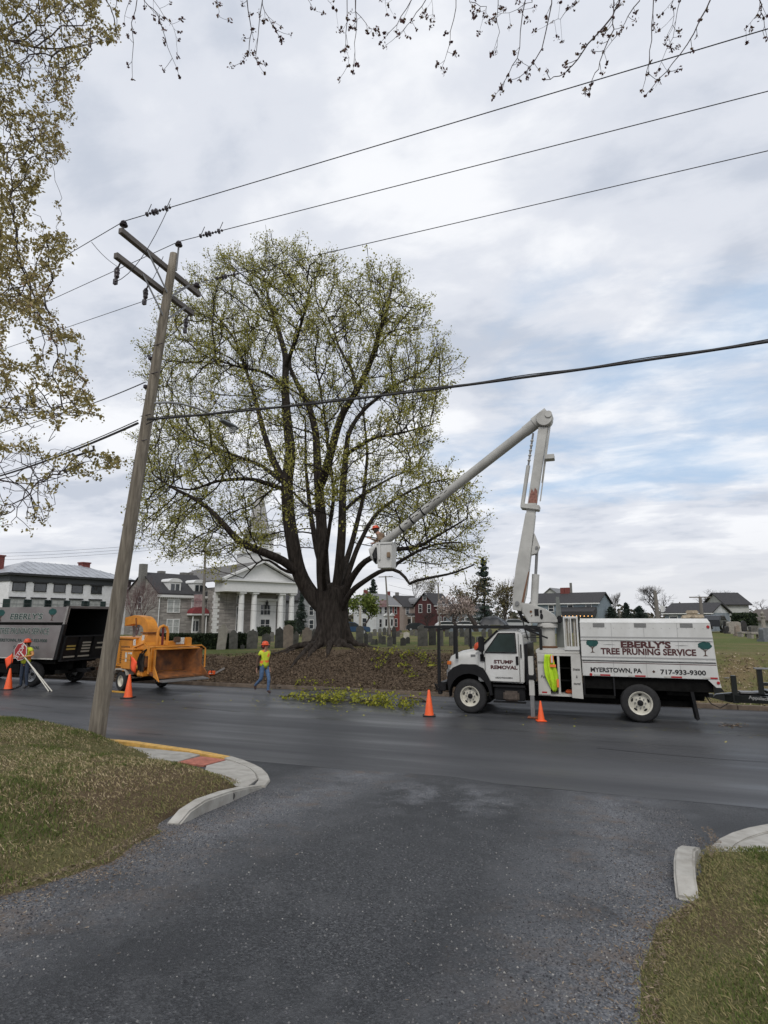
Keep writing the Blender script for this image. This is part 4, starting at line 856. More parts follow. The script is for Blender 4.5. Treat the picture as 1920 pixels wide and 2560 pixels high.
class House:
    def __init__(s, name, label, pa, Da, pb, Db, zb, cat='house'):
        s.A = at(pa, 1545, Da); s.Bp = at(pb, 1545, Db); s.A.z = s.Bp.z = zb; s.L = (s.Bp - s.A).length
        d = (s.Bp - s.A).normalized(); s.rz = math.atan2(d.y, d.x); s.o = thing(name, label, cat, s.A, s.rz); s.inv = (Matrix.Translation(s.A) @ Matrix.Rotation(s.rz, 4, 'Z')).inverted(); s.zb = zb
    def uz(s, px, py, y=0.0):                   # facade coordinates of a sight-line
        r, fw = ray(px, py); R = s.inv.to_3x3(); o = s.inv @ Vector((0, 0, CAM_Z)); d = R @ r; t = (y - o.y) / d.y; q = o + d * t; return q.x, q.z
    def wall(s, m, x0, x1, y0, y1, h, z0=0, name='wall'): return B(name, m, s.o, x0, x1, y0, y1, z0 - (.6 if z0 == 0 else 0), h)
    def gable(s, m, rm, x0, x1, y0, y1, h, rise, along='x', over=.35, th=.16):   # pitched roof and its gable walls
        if along == 'x':
            ym = (y0 + y1) / 2; g = MB().prism([(y0, h), (y1, h), (ym, h + rise)], x0, x1, Matrix(((0, 1, 0, 0), (1, 0, 0, 0), (0, 0, 1, 0), (0, 0, 0, 1)))); g.build('gable_wall', m, s.o)
            mb = MB(); k = over * rise / (ym - y0)
            P_ = [(y0 - over, h - k), (ym, h + rise), (y1 + over, h - k), (y1 + over, h - k + th), (ym, h + rise + th), (y0 - over, h - k + th)]
            mb.prism(P_, x0 - over, x1 + over, Matrix(((0, 1, 0, 0), (1, 0, 0, 0), (0, 0, 1, .005), (0, 0, 0, 1))))
        else:
            xm = (x0 + x1) / 2; MB().prism([(x0, h), (x1, h), (xm, h + rise)], y0, y1).build('gable_wall', m, s.o); mb = MB(); k = over * rise / (xm - x0)
            mb.prism([(x0 - over, h - k), (xm, h + rise), (x1 + over, h - k), (x1 + over, h - k + th), (xm, h + rise + th), (x0 - over, h - k + th)], y0 - over, y1 + over, Matrix.Translation((0, 0, .005)))
        return mb.build('roof', rm, s.o)
    def window(s, u, z, wd, h, y=0.0, fm=None, gm=None, side=None, bars=(1, 2), lintel=False, shutter=None, sill=True):
        """side None: front wall at y; side 'l' / 'r': end wall at x=y"""
        fm = fm or trim; gm = gm or glass; t = .09
        def M(mb):
            if side: 
                X = y; sg = -1 if side == 'l' else 1; mb.v = [(X - sg * q[1], u - (q[0] - u) * sg * -1 if False else q[0], q[2]) for q in mb.v]
            return mb
        yy = 0 if side else y
        f = MB().box(u - wd / 2 - t, u + wd / 2 + t, yy - .06, yy + .02, z + h / 2, z + h / 2 + t * 1.3).box(u - wd / 2 - t, u + wd / 2 + t, yy - .06 - (.05 if sill else 0), yy + .02, z - h / 2 - t, z - h / 2).box(u - wd / 2 - t, u - wd / 2, yy - .058, yy + .02, z - h / 2 + .001, z + h / 2 - .001).box(u + wd / 2, u + wd / 2 + t, yy - .058, yy + .02, z - h / 2 + .001, z + h / 2 - .001)
        for i in range(1, bars[0]): x = u - wd / 2 + wd * i / bars[0]; f.box(x - .03, x + .03, yy - .045, yy + .015, z - h / 2, z + h / 2)
        for i in range(1, bars[1]): zz = z - h / 2 + h * i / bars[1]; f.box(u - wd / 2, u + wd / 2, yy - .05, yy + .012, zz - .03, zz + .03)
        w_ = M(f).build('window', fm, s.o); M(MB().box(u - wd / 2, u + wd / 2, yy - .02, yy + .03, z - h / 2, z + h / 2)).build('pane', gm, w_)
        if lintel: M(MB().box(u - wd / 2 - .28, u + wd / 2 + .28, yy - .14, yy + .02, z + h / 2 + .122, z + h / 2 + .30)).build('lintel', black_tr, w_)
        if shutter:
            for sg in (-1, 1): M(MB().box(u + sg * (wd / 2 + .10 + shutter / 2) - shutter / 2, u + sg * (wd / 2 + .10 + shutter / 2) + shutter / 2, yy - .075, yy - .003, z - h / 2, z + h / 2)).build('shutter', dkgreen, w_)
        return w_
# ---- white painted brick house, far left
h = House('brick_house', 'white painted brick house with tin hip roof and green shutters', 14, 75, 318, 90, .2); L = h.L; eave = 7.7; dep = 11.0
h.wall(white_br, 0, L, 0, dep, eave)
mb = MB(); ov = .55; rz_ = eave + .62; zr = rz_ + 2.1; a0, a1 = (4.6, dep / 2), (L - 4.6, dep / 2)
mb.add([(-ov, -ov, rz_), (L + ov, -ov, rz_), (L + ov, dep + ov, rz_), (-ov, dep + ov, rz_), (a0[0], a0[1], zr), (a1[0], a1[1], zr)], [(0, 1, 5, 4), (1, 2, 5), (2, 3, 4, 5), (3, 0, 4), (3, 2, 1, 0)]); roof = mb.build('roof', tin, h.o)
for i in range(19):                                       # standing seams
    x = -ov + (L + 2 * ov) * (i + .5) / 19; t = min(1, (x + ov) / (a0[0] + ov), (L + ov - x) / (L + ov - a1[0])); y1 = -ov + (dep / 2 + ov) * t; z1 = rz_ + (zr - rz_) * t
    MB().bar((x, -ov, rz_ + .02), (x, y1, z1 + .02), .05, .07).build('seam', tin, roof)
MB().box(-ov - .02, L + ov + .02, -ov - .02, dep + ov, rz_ - .30, rz_ - .012).build('cornice', black_tr, h.o); MB().box(-.12, L + .12, -.12, dep + .1, eave - .45, rz_ - .302).build('frieze', mat('grey_frieze', (.05, .055, .06), .7), h.o)
for px, py in ((64, 1412), (270, 1410)):
    u = .9 if px < 100 else L - 4.2; cm = MB().box(u - .6, u + .6, dep * .45, dep * .45 + 1.2, rz_ - .5, zr + .35).build('chimney', chim, h.o)
    MB().box(u - .7, u + .7, dep * .45 - .1, dep * .45 + 1.3, zr + .352, zr + .55).build('chimney_cap', chim, cm)
for px, py in ((49, 1454), (102, 1457), (150, 1460), (194, 1462), (242, 1464)): u, z = h.uz(px, py); h.window(u, eave - 1.15, 1.5, .95, fm=black_tr, gm=glass, lintel=True, bars=(1, 1))
for px, py in ((42, 1505), (95, 1506), (144, 1507), (189, 1507), (237, 1508)): u, z = h.uz(px, py); h.window(u, eave - 3.75, 1.5, 2.0, fm=mat('grey_frame', (.25, .26, .26), .7), gm=glass_l, lintel=True, shutter=.85, bars=(2, 3))
for px in (42, 95, 144, 189, 237): u, z = h.uz(px, 1550); h.window(u, 1.0, 1.5, 1.4, fm=black_tr, gm=glass_l, bars=(2, 3))
# ---- grey stone house with dormers
h = House('stone_house', 'grey stone house with two arched white dormers beside the church', 393, 84, 527, 91, .1); L = h.L; eave = h.uz(400, 1483)[1]; dep = 9.5; rise = 3.1
h.wall(stone, 0, L, 0, dep, eave); rf = h.gable(stone, roof_dk, 0, L, 0, dep, eave, rise, 'x', .2)
MB().box(-.2, L + .2, -.36, -.003, eave - .55, eave - .20).build('cornice', trim, h.o); den_ = MB()
for i in range(int(L / .32)): den_.box(.1 + i * .32, .24 + i * .32, -.2, -.004, eave - .72, eave - .552)
den_.build('dentils', trim, h.o)
MB().tube([(.12, -.1, 0), (.12, -.1, eave - .6)], .07, 6).build('downpipe', trim, h.o)
for px in (433, 493):
    u, z = h.uz(px, 1462, 1.1); dm_ = MB().box(u - .95, u + .95, .55, 3.2, eave + .12, eave + 1.75).build('dormer', trim, h.o)
    MB().prism([(u - 1.1, eave + 1.752)] + [(u + 1.1 * math.cos(a), eave + 1.752 + .55 * math.sin(a)) for a in [PI * (1 - k / 10) for k in range(11)]] + [(u + 1.1, eave + 1.752)], .42, 3.6).build('dormer_roof', trim, dm_)
    for q in (-.38, .38): MB().box(u + q - .3, u + q + .3, .51, .57, eave + .42, eave + 1.45).build('pane', glass, dm_)
for px, dy in ((352, 4.2), (404, 5.5), (460, 5.5), (476, 5.5)):
    u = h.uz(px, 1430, dy)[0]; u = max(-.3, min(L - .6, u)); cm = MB().box(u - .45, u + .45, dy - .4, dy + .5, eave + rise * .35, eave + rise + (1.3 if px == 352 else .55)).build('chimney', chim_g, h.o)
for px, py, w_, hh in ((434, 1515, 1.0, 1.75), (488, 1515, .75, 1.75), (432, 1566, 1.0, 1.9)):
    u, z = h.uz(px, py)
    if w_ > .9:
        for q in (-.52, .52): h.window(u + q, z, .85, hh, gm=glass_l)
    else: h.window(u, z, 1.2, hh, gm=glass_l)
for px, nm in ((487, 1), (531, 0)):
    u = h.uz(px, 1570)[0]
    if nm: ph = MB().box(u - 1.5, u + 1.5, -1.3, -.003, 3.05, 3.3).build('porch', trim, h.o); MB().prism([(u - 1.5, 3.302)] + [(u + 1.5 * math.cos(a), 3.302 + 1.0 * math.sin(a)) for a in [PI * (1 - k / 10) for k in range(11)]] + [(u + 1.5, 3.302)], -1.35, -.004).build('porch_roof', redroof, ph)
    else: ph = MB().box(u - 1.3, u + 1.3, -1.3, -.003, 2.9, 3.15).build('porch', trim, h.o); MB().prism([(u - 1.45, 3.152), (u + 1.45, 3.152), (u + 1.1, 3.75), (u - 1.1, 3.75)], -1.4, -.004).build('porch_roof', redroof, ph)
    for sg in (-1, 1): MB().tube([(u + sg * 1.15, -1.1, -.3), (u + sg * 1.15, -1.1, 2.9)], .09, 8).build('porch_post', trim, ph)
    dr = MB().box(u - .62, u + .62, -.07, -.002, -.1, 2.5).build('door', trim, h.o)
    for q in (-.3, .3): MB().box(u + q - .22, u + q + .22, -.09, -.05, .7, 2.2).build('pane', glass, dr)
for zz in (1.9, 4.9): h.window(5.0, zz, .9, 1.6, 0.0, side='l', gm=glass)
# ---- church
h = House('church', 'grey stone church with white columned portico and tapering steeple', 561, 86, 740, 94.5, 0.0, 'church'); L = h.L; eave = h.uz(600, 1479)[1] + .0; dep = 24.0; pd = 3.2
h.wall(stone, 0, L, pd, dep, eave + .7, name='nave_wall'); h.wall(stone, 1.9, L - 1.9, pd - .12, pd + .2, eave, name='portico_wall')
et = h.uz(650, 1455)[1]; apex = h.uz(662, 1405, 0)[1]; rs_ = apex - et
MB().box(-.1, L + .1, -.1, pd + .1, eave, et).build('entablature', trim, h.o); MB().box(-.45, L + .45, -.45, pd + .3, et + .002, et + .22).build('cornice', trim, h.o)
MB().prism([(.2, et + .222), (L - .2, et + .222), (L / 2, apex - .25)], .25, pd).build('pediment', trim, h.o)
mb = MB()
for sg in (0, 1):
    e0 = (-.55, et + .25) if sg == 0 else (L + .55, et + .25); mb.bar((e0[0], -.15, e0[1]), (L / 2, -.15, apex + .12), .7, .32)
mb.build('raking_cornice', trim, h.o)
xm = L / 2; MB().prism([(-.7, et - .1), (xm, apex - .02), (L + .7, et - .1), (L + .7, et + .12), (xm, apex + .2), (-.7, et + .12)], .35, dep + .4).build('roof', mat('church_shingle', (.115, .11, .105), .9, .2, 3, bump=.3, bscale=15), h.o)
cz = eave - .3
for px in (607, 639, 706, 736):
    u = h.uz(px, 1530)[0]; u = min(L - .55, u); c_ = MB().lathe([(.52, .42), (.52, .55), (.46, .75), (.455, cz * .4), (.40, cz), (.40, cz + .02)], 20, Matrix.Translation((u, .55, 0))).build('column', trim, h.o, smooth=True)
    MB().box(u - .58, u + .58, -.03, 1.13, .2, .418).build('plinth', trim, c_); MB().box(u - .54, u + .54, .01, 1.09, cz + .022, cz + .298).build('capital', trim, c_)
MB().box(-.4, L + .4, -.9, pd, -.6, .2).build('steps', conc_w, h.o)
q_ = 0
for z in np.arange(.3, eave - .1, .42):
    q_ += 1
    for (u, sg) in ((0, 1), (L, -1)):
        wq = .75 if q_ % 2 else .45
        MB().box(min(u - sg * .04, u + sg * wq), max(u - sg * .04, u + sg * wq), pd - .05, pd + (.45 if q_ % 2 else .75), z, z + .40).build('quoin', trim, h.o)
u = h.uz(659, 1540, pd)[0]; MB().box(u - 2.0, u + 2.0, pd - .45, pd - .125, .2, 5.4).build('door_surround', trim, h.o); MB().box(u - 2.4, u + 2.4, pd - .8, pd - .126, 5.402, 5.8).build('door_hood', trim, h.o)
dr = MB().box(u - .95, u + .95, pd - .52, pd - .452, .2, 2.7).build('door', trim, h.o); tr_w = MB().box(u - 1.05, u + 1.05, pd - .50, pd - .453, 3.15, 4.9).build('transom', trim, h.o)
for i in range(3):
    for j in range(2): MB().box(u - .85 + .6 * i, u - .35 + .6 * i, pd - .53, pd - .495, 3.28 + .8 * j, 3.98 + .8 * j).build('pane', glass, tr_w)
for i in range(2):
    for j in range(2): MB().box(u - .78 + .85 * i, u - .07 + .85 * i, pd - .55, pd - .515, .9 + .85 * j, 1.65 + .85 * j).build('pane', glass, dr)
MB().lathe([(.05, 0), (.2, .15), (.24, .6), (.1, .75), (.04, .95)], 8, Matrix.Translation((u, pd - .9, 4.6))).build('lantern', black_tr, h.o)
for px in (594, 696): u2 = h.uz(px, 1540, pd)[0]; h.window(u2, 2.6, .5, 3.6, y=pd - .12, bars=(1, 3)); h.window(u2, 5.6, .5, 1.2, y=pd - .12, bars=(1, 1))
for k in range(4): h.window(pd + 3.0 + 5 * k, 4.2, 1.1, 5.2, 0.0, side='l', bars=(2, 5), fm=mat('stone_frame', (.3, .29, .27), .8))
# steeple
sx = h.uz(642, 1440, 7)[0]; sy = 7.0; st = MB(); r0 = 2.3
def stage(nm, m, hw0, hw1, z0, z1, par=h.o): return MB().add([(sx + a * hw0, sy + b * hw0, z0) for a, b in ((-1, -1), (1, -1), (1, 1), (-1, 1))] + [(sx + a * hw1, sy + b * hw1, z1) for a, b in ((-1, -1), (1, -1), (1, 1), (-1, 1))], [(3, 2, 1, 0), (4, 5, 6, 7), (0, 1, 5, 4), (1, 2, 6, 5), (2, 3, 7, 6), (3, 0, 4, 7)]).build(nm, m, par)
zA = h.uz(642, 1430, sy)[1] - 1; zB = h.uz(642, 1387, sy)[1]; zC = h.uz(642, 1333, sy)[1]; zD = h.uz(648, 1205, sy)[1]
tw_ = stage('steeple_base', trim, 2.5, 2.5, zA - 2, zB); stage('steeple_cornice', trim, 2.8, 2.8, zB + .003, zB + .35); bel = stage('belfry', trim, 1.9, 1.85, zB + .353, zC - .3); stage('belfry_cornice', trim, 2.5, 2.5, zC - .297, zC + .2)
for k in range(4):
    a = PI / 2 * k; M = Matrix.Translation((sx, sy, 0)) @ Matrix.Rotation(a, 4, 'Z'); lv = MB().box(-.75, .75, -1.95, -1.88, zB + .9, zC - .8, M).build('louvre', mat('louvre_grey', (.3, .31, .31), .8), h.o)
    for q in range(9): z = zB + 1.0 + (zC - zB - 1.9) * q / 9; MB().box(-.7, .7, -2.0, -1.951, z, z + .12, M).build('slat', trim, lv)
sp = MB(); n8 = 8; rb, rt = 1.95, .12
for z, r in ((zC + .203, rb), (zD, rt)):
    for j in range(8): a = PI / 8 + j * PI / 4; sp.v.append((sx + r * math.cos(a), sy + r * math.sin(a), z))
sp.f = [(j, (j + 1) % 8, 8 + (j + 1) % 8, 8 + j) for j in range(8)] + [tuple(range(8, 16))]; sp.build('spire', mat('spire_shingle', (.33, .32, .31), .85, .2, 2.5, bump=.4, bscale=12), h.o)
MB().tube([(sx, sy, zD - .2), (sx, sy, zD + 2)], [.08, .03], 6).build('finial', trim, h.o)
# ---- grey gabled house behind the spruce
h = House('gabled_house', 'plain grey gabled house right of the church behind the spruce', 745, 104, 806, 108, .2); L = h.L; ev = h.uz(770, 1500)[1]
h.wall(sid_g, 0, L, 0, 9, ev); h.gable(sid_g, roof_dk, 0, L, 0, 9, ev, 2.4, 'y', .3)
for px, py in ((778, 1527), (778, 1561), (772, 1500)): u, z = h.uz(px, py); h.window(u, z, .9 if py > 1510 else .5, 1.5 if py > 1510 else .7)
# ---- row of houses beyond the burial ground
h = House('row_house', 'white and red paired house with pale roof beyond the headstones', 940, 117, 999, 125, .3); L = h.L; ev = h.uz(960, 1511)[1]; sp_ = h.uz(975, 1530)[0]
h.wall(sid_w, 0, sp_, 0, 5.4, ev); h.wall(brick_red, sp_ + .003, L, 0.003, 5.4, ev); rf = h.gable(sid_w, roof_gr, 0, L, 0, 5.4, ev, 2.1, 'x', .3); MB().box(-.3, L + .3, -.4, -.004, ev - .35, ev - .12).build('cornice', trim, h.o)
for u in (-.0, L - .5): MB().box(u + .1, u + .7, 2.4, 3.1, ev + 1, ev + 2.9).build('chimney', chim, h.o)
for px, py in ((951, 1525), (964, 1527), (977, 1525), (988.5, 1525), (951, 1558), (989.5, 1557)): u, z = h.uz(px, py); h.window(u, z, .95, 1.55)
for px in (964.5, 978.5):
    u = h.uz(px, 1560)[0]; dr = MB().box(u - .8, u + .8, -.1, -.004, 0, 2.9).build('door', trim, h.o); MB().prism([(u - 1.0, 2.902), (u + 1.0, 2.902), (u, 3.5)], -.35, -.005).build('door_hood', trim, dr); MB().box(u - .35, u + .35, -.13, -.09, .9, 2.2).build('pane', glass, dr)
h.window(2.7, 1.5, 1.0, 1.8, 0, side='l'); h.window(2.7, 4.4, 1.0, 1.6, 0, side='l')
h = House('row_house', 'tan house with front porch and arched gable beyond the headstones', 1009, 134, 1056, 138, .3); L = h.L; ev = h.uz(1020, 1516)[1]
h.wall(sid_t, 0, L, 0, 6, ev); h.gable(sid_t, roof_dk, 0, L, 0, 6, ev, 2.4, 'x', .3); MB().box(.8, 1.4, 3, 3.7, ev + 1, ev + 3.3).build('chimney', chim_g, h.o)
u = h.uz(1045, 1510)[0]; bay = MB().box(u - 1.6, u + 1.6, -1.0, -.004, 3.0, ev + .6).build('bay', sid_t, h.o); MB().prism([(u - 1.8, ev + .602)] + [(u + 1.8 * math.cos(a), ev + .602 + 1.5 * math.sin(a)) for a in [PI * (1 - k / 10) for k in range(11)]] + [(u + 1.8, ev + .602)], -1.15, 3).build('bay_roof', roof_gr, bay); MB().prism([(u + 1.0 * math.cos(a), ev + .75 + .85 * math.sin(a)) for a in [PI * (1 - k / 8) for k in range(9)]], -1.22, -1.152).build('fan_window', trim, bay)
pr = MB().box(.3, L, -2.2, -1.003, 2.75, 3.0).build('porch', trim, h.o); MB().prism([(.2, 3.003), (L + .1, 3.003), (L - .3, 3.5), (.6, 3.5)], -2.3, -1.01).build('porch_roof', roof_dk, pr)
for u in (.5, L * .55, L - .2): MB().tube([(u, -2.05, -.3), (u, -2.05, 2.75)], .11, 8).build('porch_post', trim, pr)
u, z = h.uz(1018.5, 1527); h.window(u, z, .9, 1.7); h.window(h.uz(1043, 1522)[0], 4.6, 1.0, 1.6, y=-1.0); h.window(L * .8, 1.6, 1.0, 1.7); MB().box(L * .3 - .5, L * .3 + .5, -.08, -.004, 0, 2.2).build('door', black_tr, h.o)
h = House('row_house', 'dark red brick house with black roof beyond the headstones', 1088, 122, 1130, 126, .3); L = h.L; ev = h.uz(1100, 1513)[1]
h.wall(brick_dk, 0, L, 0, 5.6, ev); h.gable(brick_dk, roof_dk, 0, L, 0, 5.6, ev, 2.5, 'x', .35); MB().box(-.35, L + .35, -.4, -.004, ev - .3, ev - .08).build('cornice', trim, h.o)
for px, py in ((1097, 1523), (1108, 1523), (1099, 1554), (1112, 1554), (1122, 1523), (1124, 1554)): u, z = h.uz(px, py); h.window(u, z, .95, 1.8)
for uu, zz in ((1.6, 4.4), (4.0, 4.4), (2.8, 6.8)): h.window(uu, zz, .8, 1.2 if zz > 6 else 1.6, 0, side='l')
h = House('row_house', 'slate blue low house half hidden behind the flowering tree', 1145, 118, 1225, 122, .3); L = h.L; h.wall(sid_gg, 0, L, 0, 4, 3.8); h.gable(sid_gg, roof_dk, 0, L, 0, 4, 3.8, 1.2, 'x')
for k in range(5): h.window(1 + k * (L - 2) / 4, 1.7, 1.1, 1.7)
# ---- houses on the right
h = House('clapboard_house', 'long blue grey clapboard house with dark roof behind the crane turret', 1330, 96, 1497, 90, .8); L = h.L; ev = h.uz(1450, 1507)[1]
h.wall(sid_b, 0, L, 0, 8, ev); h.gable(sid_b, roof_dk, 0, L, 0, 8, ev, 1.6, 'x', .3); MB().box(-.3, L + .3, -.36, -.004, ev - .2, ev - .03).build('fascia', trim, h.o)
for px, py in ((1378, 1521), (1426, 1520.5), (1472, 1518)): u, z = h.uz(px, py); h.window(u, z, .75, .95)
u0 = h.uz(1400, 1530)[0]; pr = MB().prism([(u0, 0), (L - .2, 0), (L - .2, .9), (u0, .9)], -2.2, -.004, Matrix(((1, 0, 0, 0), (0, 1, 0, 0), (0, .32, 1, h.uz(1450, 1537)[1] + .3), (0, 0, 0, 1)))).build('porch_roof', roof_dk, h.o)
for u in np.linspace(u0 + .2, L - .4, 4): MB().box(u - .08, u + .08, -2.1, -1.94, -.5, h.uz(1450, 1537)[1] - .36).build('porch_post', trim, h.o)
for u in (L * .35, L * .42): MB().box(u, u + .7, 3.6, 4.3, ev + 1, ev + 2.6).build('chimney', chim, h.o)
bulbs = mat('string_bulb', (.9, .5, .2), .4, emit=(1, .5, .15, 4)); sl = thing('string_light', 'string of small warm bulbs under the blue grey porch', 'lights', h.o.location, h.rz); zz = h.uz(1450, 1539)[1]
MB().tube([(u0 + .3, -2.25, zz), (u0 + (L - u0) * .5, -2.25, zz - .06), (L - .3, -2.25, zz)], .012, 4).build('cord', black_tr, sl)
for k in range(10): u = u0 + .4 + (L - u0 - .8) * k / 9; MB().lathe([(.02, 0), (.05, .04), (.035, .1)], 6, Matrix.Translation((u, -2.25, zz - .13))).build('bulb', bulbs, sl)
h = House('gabled_house', 'grey roofed house peeking above the blue grey clapboard house', 1352, 125, 1408, 122, .8); L = h.L; h.wall(sid_cr, 0, L, 0, 8, 6.2); h.gable(sid_cr, roof_gr, 0, L, 0, 8, 6.2, 1.9, 'y', .3); MB().box(L + .6, L + 1.0, 3, 3.4, 4, 9.3).build('flue', chim_g, h.o)
h = House('garage', 'low slate grey outbuilding with dark roof behind the chip box end', 1662, 76, 1778, 72, 1.0); L = h.L; ev = h.uz(1720, 1532)[1]
h.wall(sid_gg, 0, L, 0, 7, ev); h.gable(sid_w, roof_dk, 0, L, 0, 7, ev, 1.15, 'x', .3); MB().box(-.3, L + .3, -.36, -.004, ev - .16, ev - .03).build('fascia', trim, h.o); MB().box(-.35, .0, -.2, .4, ev - .2, ev + .9).build('chimney', trim, h.o)
MB().box(L + .002, L + .07, 1.2, 4.6, -.3, 1.9).build('garage_door', sid_gg, h.o); h.window(L * .2, ev - .9, .9, .9)
h = House('gabled_house', 'pale cream gabled house behind the slate grey outbuilding', 1764, 90, 1818, 84, .8); L = h.L; h.wall(sid_cr, 0, L, 0, 3.2, 3.9); h.gable(sid_cr, roof_dk, 0, L, 0, 3.2, 3.9, 1.6, 'y', .35); h.window(L * .8, 1.8, .8, 1.0)
MB().box(L, L + 1.6, .5, 3, 2.0, 2.2).build('porch_roof', roof_dk, h.o); MB().box(L + 1.4, L + 1.55, .6, .75, -.5, 2.0).build('porch_post', trim, h.o)
h = House('bungalow', 'low brown roofed bungalow at the right edge behind the monuments', 1868, 88, 1960, 84, .5); L = h.L; h.wall(sid_cr, 0, L, 0, 8, 1.9); h.gable(sid_cr, roof_br, 0, L, 0, 8, 1.9, 1.5, 'x', .4)

# ================================================================== BURIAL GROUND
slate = mat('dark_slate_stone', (.062, .061, .056), .9, .45, 3, bump=.5, bscale=18); slate2 = mat('grey_slate_stone', (.105, .102, .092), .9, .45, 3, bump=.5, bscale=18); marble = mat('weathered_marble', (.34, .315, .275), .85, .2, 4, bump=.3, bscale=20); sandst = mat('brown_sandstone', (.235, .195, .16), .9, .25, 4, bump=.3, bscale=20); granite = mat('beige_granite', (.25, .23, .20), .8, .25, 8); blackst = mat('black_granite', (.022, .021, .021), .6, .5, 2.5)
def outline_stone(w_, h_, style):
    a = w_ / 2
    if style == 0: return [(-a, 0), (a, 0), (a, h_ * .86)] + [(a * .62 * math.cos(t), h_ * .86 + h_ * .14 * math.sin(t)) for t in [PI * k / 8 for k in range(9)]] + [(-a, h_ * .86)]
    if style == 1: return [(-a, 0), (a, 0), (a, h_ * .84), (a * .72, h_ * .86), (a * .6, h_ * .92), (a * .25, h_ * .93), (a * .12, h_), (-a * .12, h_), (-a * .25, h_ * .93), (-a * .6, h_ * .92), (-a * .72, h_ * .86), (-a, h_ * .84)]
    if style == 2: return [(-a, 0), (a, 0), (a, h_ * .9), (a * .5, h_ * .97), (0, h_), (-a * .5, h_ * .97), (-a, h_ * .9)]
    return [(-a, 0), (a, 0), (a, h_), (-a, h_)]
def stone_at(label, px, base, top, wpx, m, style=1, lean=0.0, rot=0.0, group='headstones in the burial ground', thick=.11):
    p, D = hit(px, base); h_ = (base - top) / FOC * D * 1.0; w_ = wpx / 1474.0 * D
    o = MB().prism(outline_stone(w_, h_ + .06, style), -thick / 2, thick / 2).build('headstone', m, None, bevel=.012); o.location = (p.x, p.y, p.z - .06); o.rotation_euler = (random.uniform(-.05, .05), lean, YAW + rot); tag(o, label, 'headstone', group); return o
front = [(494, 1622, 1580, 20, slate2, 0, .06, 'dark round topped headstone left of the hedge gap, leaning right'), (519, 1622, 1594, 22, slate, 1, .03, 'short dark shouldered headstone left of the tall pale one'), (552, 1624, 1562, 22, marble, 0, .09, 'tall pale headstone leaning right behind the chipper'), (583, 1623, 1577, 22, slate2, 0, .0, 'dark round topped headstone just right of the tall pale one'), (598, 1621, 1581, 8, slate, 3, 0, 'narrow dark slab close behind the round topped headstone'), (606, 1623, 1612, 10, slate, 0, 0, 'stub of a headstone barely above the grass'), (629, 1622, 1575, 27, slate2, 1, .05, 'broad dark shouldered headstone left of the walking man'), (663, 1620, 1584, 22, slate2, 1, .08, 'dark headstone leaning right above the walking man'), (697, 1620, 1569, 21, slate, 1, .03, 'darkest shouldered headstone beside the brown one'), (720, 1620, 1564, 25, sandst, 2, .0, 'large light brown headstone left of the trunk'), (738, 1618, 1580, 14, slate2, 0, .05, 'narrow dark headstone between the two pale ones'), (766, 1615, 1570, 24, sandst, 0, .02, 'pale round topped headstone close to the trunk roots'), (785, 1614, 1573, 13, slate2, 0, 0, 'dark headstone half behind the trunk'),
 (899, 1611, 1566, 19, slate2, 2, .02, 'broad tall slab right of the trunk'), (915, 1611, 1582, 10, slate, 1, 0, 'small dark headstone touching the broad slab right of the trunk'), (925, 1606, 1581, 11, slate2, 1, .03, 'dark shouldered headstone third right of the trunk'), (932, 1612, 1598, 12, slate2, 2, .06, 'short leaning headstone low in the grass'), (941, 1612, 1597, 6, slate, 1, 0, 'tiny dark headstone low in the grass'), (949, 1609, 1585, 8, slate2, 0, .08, 'slim leaning grey headstone'), (959, 1611, 1590, 11, slate2, 2, .0, 'grey broken topped headstone before the red row house'), (975, 1616, 1590, 14, slate2, 1, 0, 'square shouldered headstone nearest the bank left of the cage'), (985, 1611, 1567, 11, slate, 0, 0, 'tall dark slim headstone before the red row house'), (1008, 1614, 1594, 14, slate, 1, 0, 'dark shouldered headstone below the small pale one'), (1020, 1609, 1592, 10, slate, 1, 0, 'dark headstone right below the small pale one'), (1016, 1597, 1580, 15, marble, 1, 0, 'small pinkish pale headstone among the dark ones'), (1057, 1615, 1564, 25, slate2, 2, 0, 'biggest dark slab left of the front cage'), (1081, 1613, 1569, 18, slate, 2, .02, 'dark wide slab seen just left of the cage post'), (1102, 1615, 1575, 13, slate2, 3, 0, 'dark slab seen inside the front cage'), (1131, 1614, 1580, 15, slate2, 2, 0, 'dark headstone by the second cage post'), (1168, 1612, 1572, 14, slate2, 2, .03, 'dark headstone above the lorry bonnet, left of the pair'), (1180, 1616, 1590, 16, slate, 1, 0, 'dark headstone above the lorry bonnet, right of the pair'), (1200, 1618, 1592, 20, slate2, 2, .06, 'leaning headstone close before the windscreen'),
 (1333, 1606, 1573, 16, slate, 3, 0, 'dark slab seen between cab and turret'), (1318, 1604, 1580, 12, slate2, 1, 0, 'dark headstone behind the cab back')]
for i, (px, b_, t_, w_, m, stl, ln, lab) in enumerate(front): stone_at(lab, px, b_, t_, w_, m, stl, ln, random.uniform(-.25, .25))
rs = random.Random(5); k = 0
